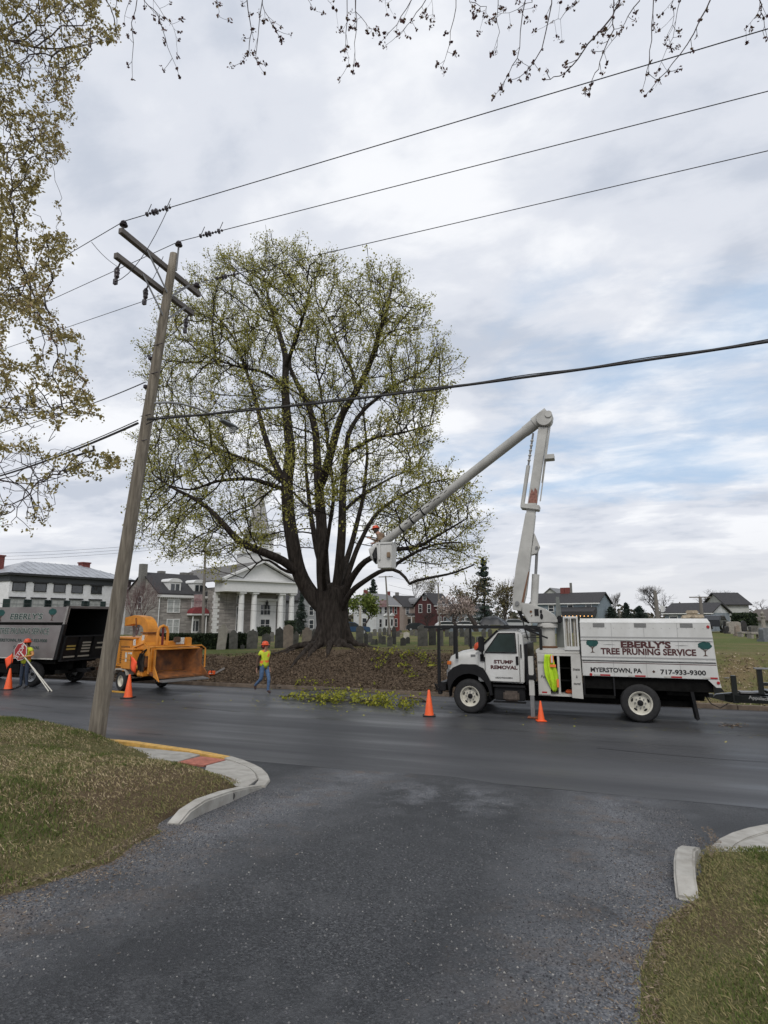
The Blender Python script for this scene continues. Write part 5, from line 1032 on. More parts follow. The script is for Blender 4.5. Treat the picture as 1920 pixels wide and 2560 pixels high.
for (px, b_, t_, w_) in ((937, 1590, 1573, 10), (949, 1592, 1572, 9), (961, 1588, 1569, 10), (972, 1590, 1567, 10), (985, 1588, 1568, 9), (1001, 1586, 1575, 8), (995, 1592, 1578, 9), (1030, 1589, 1575, 10), (1040, 1590, 1574, 8), (1117, 1592, 1572, 10), (1142, 1590, 1572, 10), (1155, 1592, 1570, 12), (1210, 1594, 1572, 11), (1225, 1592, 1573, 10), (910, 1592, 1573, 9), (640, 1606, 1580, 10), (680, 1604, 1580, 10)):
    stone_at('%s of the small dark headstones in the far rows from the left' % ORD[k] if k < 15 else ('small dark headstone behind the front row left of the trunk' if k == 15 else 'small dark headstone behind the leaning one above the walking man'), px, b_, t_, w_, slate if rs.random() < .6 else slate2, rs.choice((0, 1, 2)), rs.uniform(-.06, .06), rs.uniform(-.3, .3), 'far headstones'); k += 1
def monument(label, px, base, top, wpx, m, kind):
    p, D = hit(px, base); H = (base - top) / FOC * D; W = wpx / 1474.0 * D; o = thing('monument', label, 'monument', (p.x, p.y, p.z), YAW)
    if kind == 'obelisk':
        MB().box(-W, W, -W, W, -.2, H * .12).build('plinth', m, o, bevel=.02); MB().box(-W * .75, W * .75, -W * .75, W * .75, H * .121, H * .35).build('die', m, o, bevel=.02)
        a = W * .5; MB().add([(x * a, y * a, H * .351) for x, y in ((-1, -1), (1, -1), (1, 1), (-1, 1))] + [(x * a * .7, y * a * .7, H * .94) for x, y in ((-1, -1), (1, -1), (1, 1), (-1, 1))] + [(0, 0, H)], [(0, 1, 5, 4), (1, 2, 6, 5), (2, 3, 7, 6), (3, 0, 4, 7), (4, 5, 8), (5, 6, 8), (6, 7, 8), (7, 4, 8)]).build('shaft', m, o)
    elif kind == 'block':
        MB().box(-W * .56, W * .56, -.35, .35, -.2, H * .18).build('plinth', m, o, bevel=.02); MB().prism([(-W * .46, H * .181), (W * .46, H * .181), (W * .46, H * .88), (W * .3, H), (-W * .3, H), (-W * .46, H * .88)], -.22, .22).build('die', m, o, bevel=.02)
    elif kind == 'round':
        MB().box(-W * .5, W * .5, -.25, .25, -.2, H * .2).build('plinth', m, o, bevel=.02); MB().prism([(-W * .38, H * .201), (W * .38, H * .201)] + [(W * .38 * math.cos(t), H * .68 + H * .32 * math.sin(t)) for t in [PI * k / 10 for k in range(11)]], -.15, .15).build('die', m, o, bevel=.02)
    elif kind == 'bench':
        MB().box(-W * .5, W * .5, -.3, .3, H * .65, H).build('seat', m, o, bevel=.02)
        for q in (-.38, .38): MB().box(W * q - .08, W * q + .08, -.25, .25, -.2, H * .649).build('leg', m, o)
    else:
        MB().box(-W * .6, W * .6, -W * .6, W * .6, -.2, H * .42).build('plinth', m, o, bevel=.03); MB().lathe([(W * .3, H * .421), (W * .27, H * .75), (W * .42, H * .76), (W * .42, H * .80), (W * .15, H * .81), (W * .3, H * .90), (W * .1, H * .95), (W * .05, H)], 14).build('column', m, o, smooth=True)
    return o
monument('slim white obelisk right of the trunk before the green tree', 900, 1598, 1519, 7, marble, 'obelisk')
monument('dark round topped monument right of the chip box', 1811, 1582, 1553, 16, blackst, 'round'); monument('wide beige granite family monument', 1836, 1584, 1555, 34, granite, 'block'); monument('brown mottled round monument before the beige one', 1844, 1590, 1563, 13, sandst, 'round'); monument('tall black monument right of the beige one', 1861, 1584, 1553, 17, blackst, 'round')
monument('grey stone bench monument under the black monument', 1861, 1592, 1580, 24, granite, 'bench'); monument('grey stone bench monument beside the right edge', 1888, 1596, 1581, 30, granite, 'bench'); monument('columned monument with urn at the right edge', 1913, 1600, 1529, 17, granite, 'urn'); monument('broad blue grey monument at the right edge', 1917, 1604, 1571, 28, mat('blue_granite', (.14, .15, .16), .8, .2, 6), 'block'); monument('small round dark monument beside the mottled one', 1818, 1584, 1566, 11, blackst, 'round'); monument('low dark monument behind the stone benches', 1884, 1584, 1565, 20, slate2, 'block')
monument('low flat table tomb before the tan house', 1012, 1590, 1582, 24, sandst, 'bench')

# ================================================================== FAR POLES, LINES AND PARKED CARS
oldwood = mat('weathered_pole', (.16, .145, .13), .9, .25, 6, stretch=(8, 8, .6)); grey_metal = mat('galvanised', (.30, .31, .32), .5, .15, 8, metal=.5); wire_m = mat('wire_black', (.02, .02, .022), .6); banner_m = mat('maroon_banner', (.10, .025, .03), .8, .4, 1.5, col2=(.32, .25, .25))
def far_pole(label, px0, base, px1, top, D, banner=None, arm=True, r=.14, box=False):
    a, b = at(px0, base, D), at(px1, top, D); o = thing('utility_pole', label, 'utility pole', a); d = b - a; MB().tube([(0, 0, -.5), tuple(d)], [r * 1.15, r * .8], 8).build('pole', oldwood, o)
    if arm: q = d * .985; MB().bar((q.x - 1.1, q.y, q.z), (q.x + 1.1, q.y, q.z), .1, .12).build('crossarm', oldwood, o)
    if box: q = d * .87; MB().lathe([(.25, 0), (.27, .05), (.27, .9), (.2, .98)], 12, Matrix.Translation((q.x + .5, q.y, q.z - .5))).build('transformer', grey_metal, o, smooth=True)
    if banner: 
        z0 = at(px0, banner[1], D).z - a.z; z1 = at(px0, banner[0], D).z - a.z; t = z0 / d.z; x = d.x * t; bn = MB().box(x - 1.25, x - .2, -.02, .02, z0, z1).build('banner', banner_m, o); bn.rotation_euler = (0, 0, YAW * .5)
        MB().bar((x, 0, z1 + .03), (x - 1.3, -.3, z1 + .03), .03, .03).build('bracket', grey_metal, o)
    return b
p1 = far_pole('street pole with round transformer and banner before the stone house', 507, 1582, 514, 1350, 68, (1486, 1517), True, .15, True); p2 = far_pole('leaning street pole with banner before the white and red row house', 974, 1577, 964, 1440, 86, (1500, 1518), True, .14); p3 = far_pole('plain street pole before the dark brick gable', 1100, 1570, 1095, 1456, 95, None, False, .14)
far_pole('leafless tree high weathered pole behind the chip box' if False else 'weathered pole in front of the broad leafless tree', 1645, 1553, 1637, 1476, 88, None, False, .3); far_pole('short thick pole with crossarm before the slate grey outbuilding', 1757, 1560, 1750, 1492, 66, None, True, .2)
def wire(label, pts, r, sag=0.0, name='power_line', n=24, grp=None, m=None):
    pts = [Vector(p) for p in pts]; Q = []
    for a, b in zip(pts[:-1], pts[1:]): Q += [a.lerp(b, t / n) + Vector((0, 0, -4 * sag * (t / n) * (1 - t / n))) for t in range(n)]
    Q.append(pts[-1]); o = MB().tube(Q, r, 5, cap=False).build(name, m or wire_m, None, fix=False); tag(o, label, 'cable', grp); return o
for k, (ya, yb, lab) in enumerate(((1366, 1350, 'top'), (1375, 1362, 'second'), (1384, 1373, 'third'))): wire('%s thin far line running left from the transformer pole' % lab, [at(-150, ya + 18, 80), p1 + Vector((-.8 + .8 * k, 0, .1 - .3 * k))], .016, .5, grp='far lines')
for k, (dz, lab) in enumerate(((0, 'upper'), (-1.3, 'middle'), (-2.2, 'lower'))): wire('%s thin far line between the two far street poles' % lab, [p2 + Vector((.5, 0, dz)), p3 + Vector((0, 0, dz - .2)), at(1345, 1497 - dz * 14, 105)], .016, .3, grp='far lines')
for k, (y0, y1, lab) in enumerate(((1500, 1525, 'upper'), (1514, 1541, 'lower'))): wire('%s low line crossing in front of the church' % lab, [at(-100, y0 + 5, 66), at(507, y1 - 22, 68), at(974, y1 - 8, 86)], .018, .3, grp='far lines')
car_glass = mat('car_glass', (.02, .025, .03), .08, spec=.8); rubber = mat('tyre_rubber', (.016, .016, .017), .85, .3, 12); rimm = mat('car_rim', (.35, .36, .37), .4, metal=.6)
def car(label, px, base, D, paint, rot, pickup=False):
    p = at(px, base, D); o = thing('parked_car', label, 'car', p, rot); L = 4.7
    prof = [(-L / 2, .35), (L / 2, .35), (L / 2, .8), (L / 2 - .1, .95), (L / 2 - 1.1, 1.02), (L / 2 - 1.9, 1.5), (-.3, 1.55)] + ([(-.5, 1.0), (-L / 2, 1.0)] if pickup else [(-L / 2 + .9, 1.5), (-L / 2 + .1, 1.0)])
    MB().prism(prof, -.85, .85).build('body', paint, o, bevel=.06); g = [(L / 2 - 1.2, 1.0), (L / 2 - 1.9, 1.44), (-.25, 1.48)] + ([(-.4, 1.0)] if pickup else [(-L / 2 + 1.0, 1.44), (-L / 2 + .5, 1.02)])
    MB().prism(g, -.862, .862).build('side_window', car_glass, o)
    for x in (-L / 2 + .85, L / 2 - .85):
        for y in (-.78, .78): w_ = MB().lathe([(.2, -.1), (.32, -.1), (.34, -.06), (.34, .06), (.32, .1), (.2, .1)], 16, Matrix.Translation((x, y, .34)) @ Matrix.Rotation(PI / 2, 4, 'X'), False).build('wheel', rubber, o, smooth=True); MB().lathe([(.05, -.11), (.2, -.105), (.2, .105), (.05, .11)], 12, Matrix.Translation((x, y, .34)) @ Matrix.Rotation(PI / 2, 4, 'X')).build('rim', rimm, w_)
    for y in (-.6, .6): MB().box(L / 2 - .02, L / 2 + .03, y - .16, y + .16, .7, .85).build('headlight', trim, o)
car('dark blue pickup parked left of the trunk right side', 876, 1587, 72, mat('blue_paint', (.012, .04, .09), .25, spec=.7), .5, True); car('dark parked car before the tan porch', 1046, 1578, 110, mat('black_paint', (.015, .017, .02), .25), .4); car('white parked car behind the flowering tree', 1122, 1576, 100, mat('white_paint_car', (.6, .6, .6), .3), .4); car('silver parked car seen below the pine', 1290, 1572, 95, mat('silver_paint', (.35, .36, .37), .3), .3); car('second white parked car right of the flowering tree', 1165, 1575, 102, mat('white_paint_car', (.6, .6, .6), .3), .4)
car('black car parked at the slate grey garage door', 1791, 1574, 64, mat('black_paint', (.015, .017, .02), .25), 1.2)
# ================================================================== VEHICLES AND PLANT
white_p = mat('white_truck_paint', (.50, .497, .475), .4, col2=(.60, .60, .585), vscale=2.2, bump=.05, bscale=5, stretch=(1, 1, .45)); white_d = mat('dirty_white_paint', (.47, .46, .43), .5, .14, 1.2, bump=.05, bscale=10); boom_w = mat('boom_white', (.32, .315, .295), .5, col2=(.47, .465, .44), vscale=1.5, bump=.05, bscale=12)
black_p = mat('black_steel', (.009, .009, .010), .5, .3, 6, spec=.3); black_pl = mat('black_plastic', (.008, .008, .009), .6, .3, 6, spec=.25); under = mat('undercarriage', (.007, .0068, .0065), .9, .4, 7, spec=.1); grey_s = mat('grey_steel', (.20, .20, .20), .5, .2, 5, metal=.4); truck_glass = mat('truck_glass', (.025, .040, .042), .06, .4, .8, spec=.9); red_r = mat('red_reflector', (.32, .012, .015), .35); amber = mat('amber_lens', (.55, .14, .02), .3); maroon = mat('maroon_lettering', (.060, .012, .012), .6); blackink = mat('black_lettering', (.015, .015, .016), .6); teal = mat('teal_print', (.004, .060, .055), .6, .2, 9); brownink = mat('brown_print', (.06, .03, .02), .7)
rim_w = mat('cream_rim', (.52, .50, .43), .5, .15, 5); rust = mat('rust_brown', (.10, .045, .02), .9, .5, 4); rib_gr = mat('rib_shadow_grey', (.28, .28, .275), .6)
class PB(MB):                            # parts written in world metres, hung under a thing that stands at its own base
    root = None
    def build(s, name, m, parent=None, smooth=False, bevel=0.0, fix=True):
        o = MB.build(s, name, m, None, smooth, bevel, fix); p = parent or PB.root; o.parent = p
        if p is PB.root: o.matrix_parent_inverse = (Matrix.Translation(p.location) @ Matrix.Rotation(p.rotation_euler[2], 4, 'Z')).inverted()
        return o
def box(name, m, x0, x1, y0, y1, z0, z1, bevel=0.0, parent=None): return PB().box(x0, x1, y0, y1, z0, z1).build(name, m, parent, bevel=bevel)
def wheel_y(name, x, y, z, r, wd, rr, rimmat, parent=None, face=-1, holes=8, hub=True):
    """wheel about a y axle; face -1 shows its outside to -Y"""
    M = Matrix.Translation((x, y, z)) @ Matrix.Rotation(PI / 2, 4, 'X'); w2 = wd / 2
    t = PB().lathe([(rr, -w2 * .85), (r * .86, -w2), (r * .96, -w2 * .8), (r, -w2 * .45), (r, w2 * .45), (r * .96, w2 * .8), (r * .86, w2), (rr, w2 * .85)], 36, M, False).build(name, rubber, parent, smooth=True)
    s_ = -face; rim = PB().lathe([(.02, s_ * w2 * .30), (rr * .36, s_ * w2 * .30), (rr * .52, s_ * w2 * .15), (rr * .84, s_ * w2 * .22), (rr * .90, s_ * w2 * .80), (rr * 1.0, s_ * w2 * .92), (rr * 1.03, s_ * w2 * .84), (rr * 1.03, -s_ * w2 * .8)], 28, M, False).build('rim', rimmat, t, smooth=True)
    for k in range(5):
        a = 2 * PI * k / 5 + .3; q = Vector((rr * .70 * math.cos(a), rr * .70 * math.sin(a), s_ * w2 * .235)); PB().lathe([(rr * .115, 0), (rr * .11, s_ * .006)], 10, M @ Matrix.Translation(q) @ Matrix.Rotation(a, 4, 'Z') @ Matrix.Diagonal((.75, 1.5, 1, 1))).build('rim_hole', black_pl, t)
    if hub:
        PB().lathe([(rr * .26, s_ * w2 * .28), (rr * .25, s_ * w2 * .52), (rr * .14, s_ * w2 * .58)], 14, M).build('hub', black_pl, t, smooth=True)
        nb = PB()
        for k in range(holes): a = 2 * PI * k / holes; nb.lathe([(.020, 0), (.018, s_ * .035)], 6, M @ Matrix.Translation((rr * .43 * math.cos(a), rr * .43 * math.sin(a), s_ * w2 * .22)))
        nb.build('wheel_nuts', grey_s, t)
    return t
def tree_logo(x, y, z, s_, parent):
    rs = random.Random(int(x * 100)); mb = PB(); mb.prism([(x + s_ * .42 * math.cos(t) * (1 + .07 * math.cos(9 * t)), z + s_ * .20 + s_ * .27 * math.sin(t) * (1 + .09 * math.cos(7 * t + 1))) for t in [2 * PI * j / 40 for j in range(40)]], y - .0038, y - .001)
    for k in range(13):
        a = rs.uniform(0, 2 * PI); q = rs.uniform(0, .33); cx, cz = x + math.cos(a) * q * s_ * 1.15, z + s_ * .20 + math.sin(a) * q * s_ * .62; r = s_ * rs.uniform(.13, .19); d = k * .00025
        mb.prism([(cx + r * math.cos(t) * (1 + .12 * math.cos(5 * t)), cz + r * .8 * math.sin(t)) for t in [2 * PI * j / 14 for j in range(14)]], y - .004 - d, y - .001)
    mb.build('tree_emblem_crown', teal, parent); tb = PB(); yy = y - .0045
    tb.prism([(x - s_ * .16, z - s_ * .5), (x + s_ * .16, z - s_ * .5), (x + s_ * .035, z - s_ * .42), (x + s_ * .03, z - s_ * .1), (x - s_ * .03, z - s_ * .1), (x - s_ * .035, z - s_ * .42)], yy - .003, y - .001)
    for dx in (-.2, -.08, .08, .2): tb.prism([(x - s_ * .02, z - s_ * .22), (x + s_ * .02, z - s_ * .22), (x + s_ * (dx + .012), z + s_ * .0), (x + s_ * (dx - .012), z + s_ * .0)], yy - .0035 - abs(dx) * .004, y - .001)
    tb.build('tree_emblem_trunk', brownink, parent)
# ------------------------------------------------------------------ bucket lorry
T = PB.root = thing('bucket_truck', 'white tree service lorry with raised crane boom and work bucket', 'truck', (-1.0, 18.7, 0))
YN, YF = 17.5, 19.9
for y in (18.2, 19.0): box('chassis_rail', under, -4.1, 2.7, y, y + .18, .55, .82)
box('undercarriage', under, -2.8, 2.4, 18.0, 19.4, .40, .548)
cabp = [(-3.28, .92), (-1.96, .90), (-1.94, 1.6), (-1.97, 2.30), (-2.05, 2.40), (-2.62, 2.40), (-2.70, 2.365), (-3.27, 1.80)]
cab = PB().prism(cabp, YN + .06, YF - .06).build('cab', white_p, bevel=.035)
PB().prism([(-3.285, 1.84), (-2.70, 2.35), (-2.72, 2.385), (-3.315, 1.86)], YN + .22, YF - .22).build('windscreen', truck_glass)
PB().prism([(-3.34, 1.80), (-3.28, 1.80), (-2.66, 2.36), (-2.70, 2.40)], YN + .045, YN + .14).build('pillar', black_pl)
PB().prism([(-2.72, 2.372), (-2.60, 2.41), (-2.05, 2.412), (-2.0, 2.39), (-2.06, 2.432), (-2.62, 2.435)], YN + .03, YN + .2).build('roof_seal', black_pl)
door = PB().prism([(-3.06, 1.74), (-3.06, 1.20), (-2.92, .94), (-2.09, .935), (-2.07, 1.6), (-2.10, 2.32), (-2.62, 2.335), (-2.70, 2.29)], YN + .038, YN + .10).build('door', white_p, bevel=.012)
PB().prism([(-3.02, 1.775), (-2.64, 2.285), (-2.19, 2.295), (-2.165, 1.775)], YN + .026, YN + .06).build('side_window', truck_glass, door)
fr = PB(); gl = [(-3.05, 1.755), (-2.65, 2.305), (-2.17, 2.315), (-2.145, 1.755)]
for a, b in zip(gl, gl[1:] + gl[:1]): fr.bar((a[0], YN + .033, a[1]), (b[0], YN + .033, b[1]), .028, .035, (0, 1, 0))
fr.build('window_seal', black_pl, door); PB().box(-2.17, -2.095, YN + .005, YN + .037, 1.42, 1.66).build('door_handle', black_pl, door, bevel=.01); PB().box(-2.03, -2.0, YN + .02, YN + .058, 1.62, 2.0).build('grab_handle', black_pl)
PB().box(-3.2, -3.07, YN + .02, YN + .06, 1.50, 1.70).build('mirror_foot', black_pl)
for (a_, b_) in (((-3.062, YN + .034, 1.2), (-3.062, YN + .034, 1.74)), ((-2.066, YN + .034, .95), (-2.075, YN + .034, 2.3)), ((-2.92, YN + .034, .935), (-2.07, YN + .034, .932))): PB().bar(a_, b_, .010, .012, (0, 1, 0)).build('door_gap', under, door)
for z in (1.1, 1.66): PB().tube([(-3.07, YN + .03, z - .04), (-3.07, YN + .03, z + .04)], .016, 6).build('hinge', white_d, door)
text('STUMP', .135, facing(-2.53, YN + .036, 1.49), maroon, door, .006, 1.32); text('REMOVAL', .135, facing(-2.52, YN + .036, 1.335), maroon, door, .006, 1.28); text('USDOT02423854', .062, facing(-2.53, YN + .036, 1.045), blackink, door, .001, 1.1)
def ell(n, a0, a1, cx, cz, rx, rz): return [(cx + rx * math.cos(a0 + (a1 - a0) * k / n), cz + rz * math.sin(a0 + (a1 - a0) * k / n)) for k in range(n + 1)]
hood = PB(); st = [(-3.26, 17.62, 19.78, 1.20, 1.80), (-3.6, 17.64, 19.76, 1.2, 1.765), (-3.95, 17.70, 19.70, 1.15, 1.70), (-4.15, 17.78, 19.62, 1.05, 1.62), (-4.25, 17.88, 19.52, 1.0, 1.46)]
for (x, y0, y1, z0, z1) in st:
    ym = (y0 + y1) / 2; r = .20
    ring = [(x, y0, z0), (x, y0, z1 - r)] + [(x, y0 + r - r * math.cos(a), z1 - r + r * math.sin(a)) for a in (.4, .8, 1.2)] + [(x, ym, z1 + .035)] + [(x, y1 - r + r * math.cos(a), z1 - r + r * math.sin(a)) for a in (1.2, .8, .4)] + [(x, y1, z1 - r), (x, y1, z0)]
    hood.v += ring
n = 11; hood.f = [(i * n + j, i * n + j + 1, (i + 1) * n + j + 1, (i + 1) * n + j) for i in range(len(st) - 1) for j in range(n - 1)] + [tuple(reversed(range(n))), tuple((len(st) - 1) * n + j for j in range(n))]
hood.build('bonnet', white_p, smooth=True); box('grille', black_pl, -4.285, -4.2, 17.95, 19.45, .95, 1.38, .01)
for k in range(4): box('grille_bar', grey_s, -4.30, -4.286, 17.98, 19.42, 1.0 + k * .09, 1.04 + k * .09)
box('badge', grey_s, -3.50, -3.36, 17.622, 17.65, 1.62, 1.68)
for y in (17.72, 19.5): box('headlight', grey_s, -4.27, -4.10, y, y + .18, 1.0, 1.22, .02); box('turn_signal', amber, -4.24, -4.12, y - .03, y + .05, 1.36, 1.47, .015)
arch = ell(12, -.15, PI + .12, -3.54, .52, .60, .62); outer = [(-4.20, .95), (-4.17, 1.15), (-4.02, 1.30), (-3.80, 1.395), (-3.35, 1.40), (-3.12, 1.30), (-2.98, 1.08), (-2.90, .85), (-2.86, .55), (-2.95, .55)]
for y0, y1 in ((17.48, 17.86), (19.54, 19.92)): PB().prism(outer + arch[:1] + arch[1:] , y0, y1).build('fender', black_pl, bevel=.02)
wm = PB().box(-4.1, -3.0, 17.87, 19.53, .7, 1.19).build('engine_bay', under)
box('bumper', black_p, -4.47, -4.26, 17.55, 19.85, .60, .86, .03); box('tow_bracket', black_p, -4.52, -4.40, 17.60, 17.75, .50, .70, .02); PB().tube([(-4.45, 17.62, .72), (-4.6, 17.60, .80), (-4.52, 17.6, .62)], .04, 6).build('tow_hook', black_p)
for y in (17.66, 19.74):
    wheel_y('front_wheel', -3.54, y + (.0 if y < 18 else 0), .49, .49, .27, .285, rim_w, face=-1 if y < 18 else 1)
for y in (17.70, 19.40): wheel_y('rear_wheel', 1.07, y, .50, .50, .28, .30, rim_w, face=-1 if y < 18 else 1)
for y in (18.02, 19.70): wheel_y('rear_wheel', 1.07, y - .0 if y < 19 else y, .50, .50, .24, .30, rim_w, face=1 if y < 18.5 else 1)
PB().tube([(-3.54, 17.7, .49), (-3.54, 19.7, .49)], .07, 8).build('axle', under); PB().tube([(1.07, 17.8, .5), (1.07, 19.6, .5)], .1, 8).build('axle', under)
# protective rack over the cab
rk = PB()
for y in (17.60, 19.80):
    rk.bar((-4.92, y, 2.475), (-1.45, y, 2.475), .07, .07)
rk.bar((-4.90, 17.6, 2.475), (-4.90, 19.8, 2.475), .06, .06); rk.bar((-3.92, 17.6, 2.475), (-3.92, 19.8, 2.475), .05, .05); rk.bar((-1.48, 17.6, 2.475), (-1.48, 19.8, 2.475), .06, .06)
rack = rk.build('roof_rack', black_p)
for y in (17.60, 19.80):
    PB().bar((-4.47, y, .70), (-4.46, y, 2.44), .085, .085).build('rack_post', black_p, rack); PB().bar((-3.91, y, 1.55), (-3.92, y, 2.44), .08, .07).build('rack_post', black_p, rack); PB().bar((-1.45, y, 1.84), (-1.45, y, 2.44), .08, .08).build('rack_post', black_p, rack)
    PB().bar((-1.46, y, 2.36), (-1.88, y, 2.44), .05, .05).build('rack_brace', black_p, rack); PB().bar((-1.9, y, 2.44), (-1.25, y, 2.18), .045, .045).build('rack_brace', black_p, rack); PB().bar((-1.92, y, 2.20), (-1.47, y, 2.20), .025, .025).build('rack_brace', black_p, rack)
    PB().bar((-4.46, y, 2.40), (-4.10, y, 2.44), .05, .05).build('rack_brace', black_p, rack)
mi = PB().box(-3.20, -3.03, 17.24, 17.36, 1.78, 2.22).build('mirror', black_pl, bevel=.03); PB().bar((-3.10, 17.34, 1.80), (-3.14, 17.55, 1.58), .05, .05).build('mirror_arm', black_pl, mi); PB().bar((-3.10, 17.34, 2.1), (-3.05, 17.56, 2.12), .04, .04).build('mirror_arm', black_pl, mi)
# behind the cab: tanks, steps, pedestal, crane
box('fuel_tank', black_p, -2.82, -1.95, 17.55, 18.05, .42, .78, .03); box('step', black_p, -2.84, -1.93, 17.46, 17.60, .36, .40); box('step', black_p, -2.84, -1.93, 17.46, 17.60, .80, .845); PB().box(-2.55, -2.1, 17.40, 17.52, .42, .70).build('chock', mat('muddy_timber', (.07, .055, .045), .9, .4, 9), bevel=.05)
box('cab_back_frame', black_p, -1.93, -1.85, 17.75, 19.65, .85, 2.0); box('pedestal_base', white_d, -1.60, -.40, 17.55, 19.85, 1.76, 1.86, .01)
box('control_valve', black_p, -1.90, -1.66, 17.60, 17.9, .9, 1.35, .03); PB().tube([(-1.8, 17.6, 1.3), (-1.75, 17.5, 1.5), (-1.6, 17.55, 1.62)], .02, 5).build('hose', black_pl)
PB().lathe([(.215, 1.862), (.215, 2.46), (.30, 2.47), (.30, 2.58), (.27, 2.60)], 28, Matrix.Translation((-1.32, 18.7, 0))).build('pedestal', white_d, smooth=True); PB().lathe([(.27, 1.862), (.27, 1.90), (.22, 1.92)], 24, Matrix.Translation((-1.32, 18.7, 0))).build('pedestal_flange', rust)
tur = PB().prism([(-1.84, 2.602), (-1.02, 2.602), (-.98, 2.66), (-1.10, 2.84), (-1.34, 3.02), (-1.80, 3.19), (-2.02, 3.20), (-2.04, 2.92)], 18.42, 18.98).build('turret', boom_w, bevel=.03)
box('turret_window', black_p, -1.66, -1.54, 18.40, 18.43, 2.82, 3.02, parent=tur); box('turret_plate', black_p, -1.50, -1.44, 18.40, 18.43, 2.90, 2.99, parent=tur); PB().prism(ell(16, 0, 2 * PI, -1.46, 2.80, .045, .09)[:-1], 18.405, 18.43).build('turret_slot', black_p, tur)
for (x, z, r) in ((-1.77, 2.94, .04), (-1.75, 2.82, .02)): PB().lathe([(r, -.02), (r * .8, .03)], 12, Matrix.Translation((x, 18.42, z)) @ Matrix.Rotation(PI / 2, 4, 'X')).build('pin', rust, tur)
box('slew_motor', black_p, -1.02, -.88, 18.5, 18.9, 2.60, 2.82, .03); PB().tube([(-2.15, 18.6, 2.95), (-2.05, 18.6, 2.72), (-1.85, 18.6, 2.62)], .05, 6).build('hose', black_pl); PB().tube([(-2.08, 18.55, 2.95), (-2.0, 18.5, 2.5), (-1.9, 18.5, 2.1)], .02, 5).build('hose', black_pl)
PV, EL = Vector((-2.18, 18.7, 3.20)), Vector((-1.09, 18.7, 9.08)); ax = (EL - PV).normalized(); nx = Vector((ax.z, 0, -ax.x))
def on(t, off=0.0): return PV + ax * t + nx * off
BL = (EL - PV).length
lb = PB()
def box_beam(mb, stations):                                # (t, centre offset, half width, half depth)
    base = len(mb.v)
    for (t, co, hw, hd) in stations:
        for a, b in ((-1, -1), (1, -1), (1, 1), (-1, 1)): q = on(t, co + a * hw); mb.v.append((q.x, 18.7 + b * hd, q.z))
    n_ = len(stations); mb.f += [(base + 4 * i + j, base + 4 * i + (j + 1) % 4, base + 4 * i + 4 + (j + 1) % 4, base + 4 * i + 4 + j) for i in range(n_ - 1) for j in range(4)] + [(base + 3, base + 2, base + 1, base), tuple(base + 4 * (n_ - 1) + j for j in range(4))]
box_beam(lb, [(-.22, .02, .13, .15), (0, .02, .17, .16), (.35, .02, .20, .16), (1.1, 0, .205, .16), (2.2, 0, .175, .155), (2.85, 0, .15, .15)]); lower = lb.build('lower_boom', boom_w, bevel=.012)
ub = PB(); box_beam(ub, [(2.75, 0, .135, .13), (5.7, .0, .145, .13)]); ub.build('boom_extension', boom_w, lower, bevel=.012)
cl = PB(); box_beam(cl, [(2.98, -.04, .29, .21), (3.14, -.04, .29, .21)]); cl.build('collar', boom_w, lower, bevel=.02)
gs = PB(); q0, q1, q2 = on(1.55, .20), on(2.25, .20), on(1.85, .42); q3 = on(1.62, .36)
gs.prism([(q0.x, q0.z), (q3.x, q3.z), (q2.x, q2.z), (q1.x, q1.z)], 18.56, 18.84); gs.build('gusset', boom_w, lower, bevel=.01)
PB().lathe([(.05, -.18), (.045, .18)], 12, Matrix.Translation(on(1.80, .34)) @ Matrix.Rotation(PI / 2, 4, 'X')).build('pin', grey_s, lower)
PB().lathe([(.075, -.21), (.065, .21)], 12, Matrix.Translation(PV) @ Matrix.Rotation(PI / 2, 4, 'X')).build('pivot_pin', grey_s, lower)
rs_m = mat('rust_streak', (.17, .09, .055), .85, .35, 3, stretch=(1, 1, .25)); PB().prism([(on(.05, .12).x, on(.05, .12).z), (on(.05, .19).x, on(.05, .19).z), (on(1.05, .222).x, on(1.05, .222).z), (on(1.0, .19).x, on(1.0, .19).z), (on(.4, .14).x, on(.4, .14).z)], 18.536, 18.56).build('rust_stain', rs_m, lower)
c0_, c1_ = Vector((-1.70, 18.7, 3.05)), on(1.80, .34)
PB().tube([c0_, c0_.lerp(c1_, .56)], .115, 14).build('lift_cylinder', boom_w, smooth=True); PB().tube([c0_.lerp(c1_, .55), c1_], .045, 10).build('cylinder_rod', grey_s, smooth=True)
u0_, u1_ = on(3.06, -.30), on(5.25, -.30)
PB().tube([u0_, u0_.lerp(u1_, .62)], .062, 10).build('fold_cylinder', boom_w, lower, smooth=True); PB().tube([u0_.lerp(u1_, .6), u1_ + Vector((.05, 0, .25))], .032, 8).build('cylinder_rod', grey_s, lower)
for k in range(5): q = u0_.lerp(u1_, .70 + k * .075); PB().lathe([(.025, -.05), (.058, 0), (.025, .05)], 8, Matrix.Translation(q)).build('link', boom_w, lower)
pl_ = PB()
for a, b in ((on(5.9, .15), on(3.9, .20)), (on(5.9, .20), on(3.3, .23))): pl_.bar(a, b, .035, .05, (0, 1, 0))
pl_.build('link_bar', boom_w, lower); bx = PB(); q = on(4.72, .30); bx.box(q.x - .10, q.x + .18, 18.5, 18.86, q.z - .07, q.z + .08); bx.build('boom_box', boom_w, lower, bevel=.01)
lab_ = PB(); q = on(3.42, -.03); lab_.prism([(q.x - .13, q.z - .22), (q.x + .15, q.z - .24), (q.x + .17, q.z + .16), (q.x + .10, q.z + .26), (q.x + .06, q.z + .12), (q.x - .0, q.z + .24), (q.x - .06, q.z + .06)], 18.566, 18.58); lab_.build('warning_decal', mat('faded_red_decal', (.24, .115, .09), .85, .5, 14), lower)
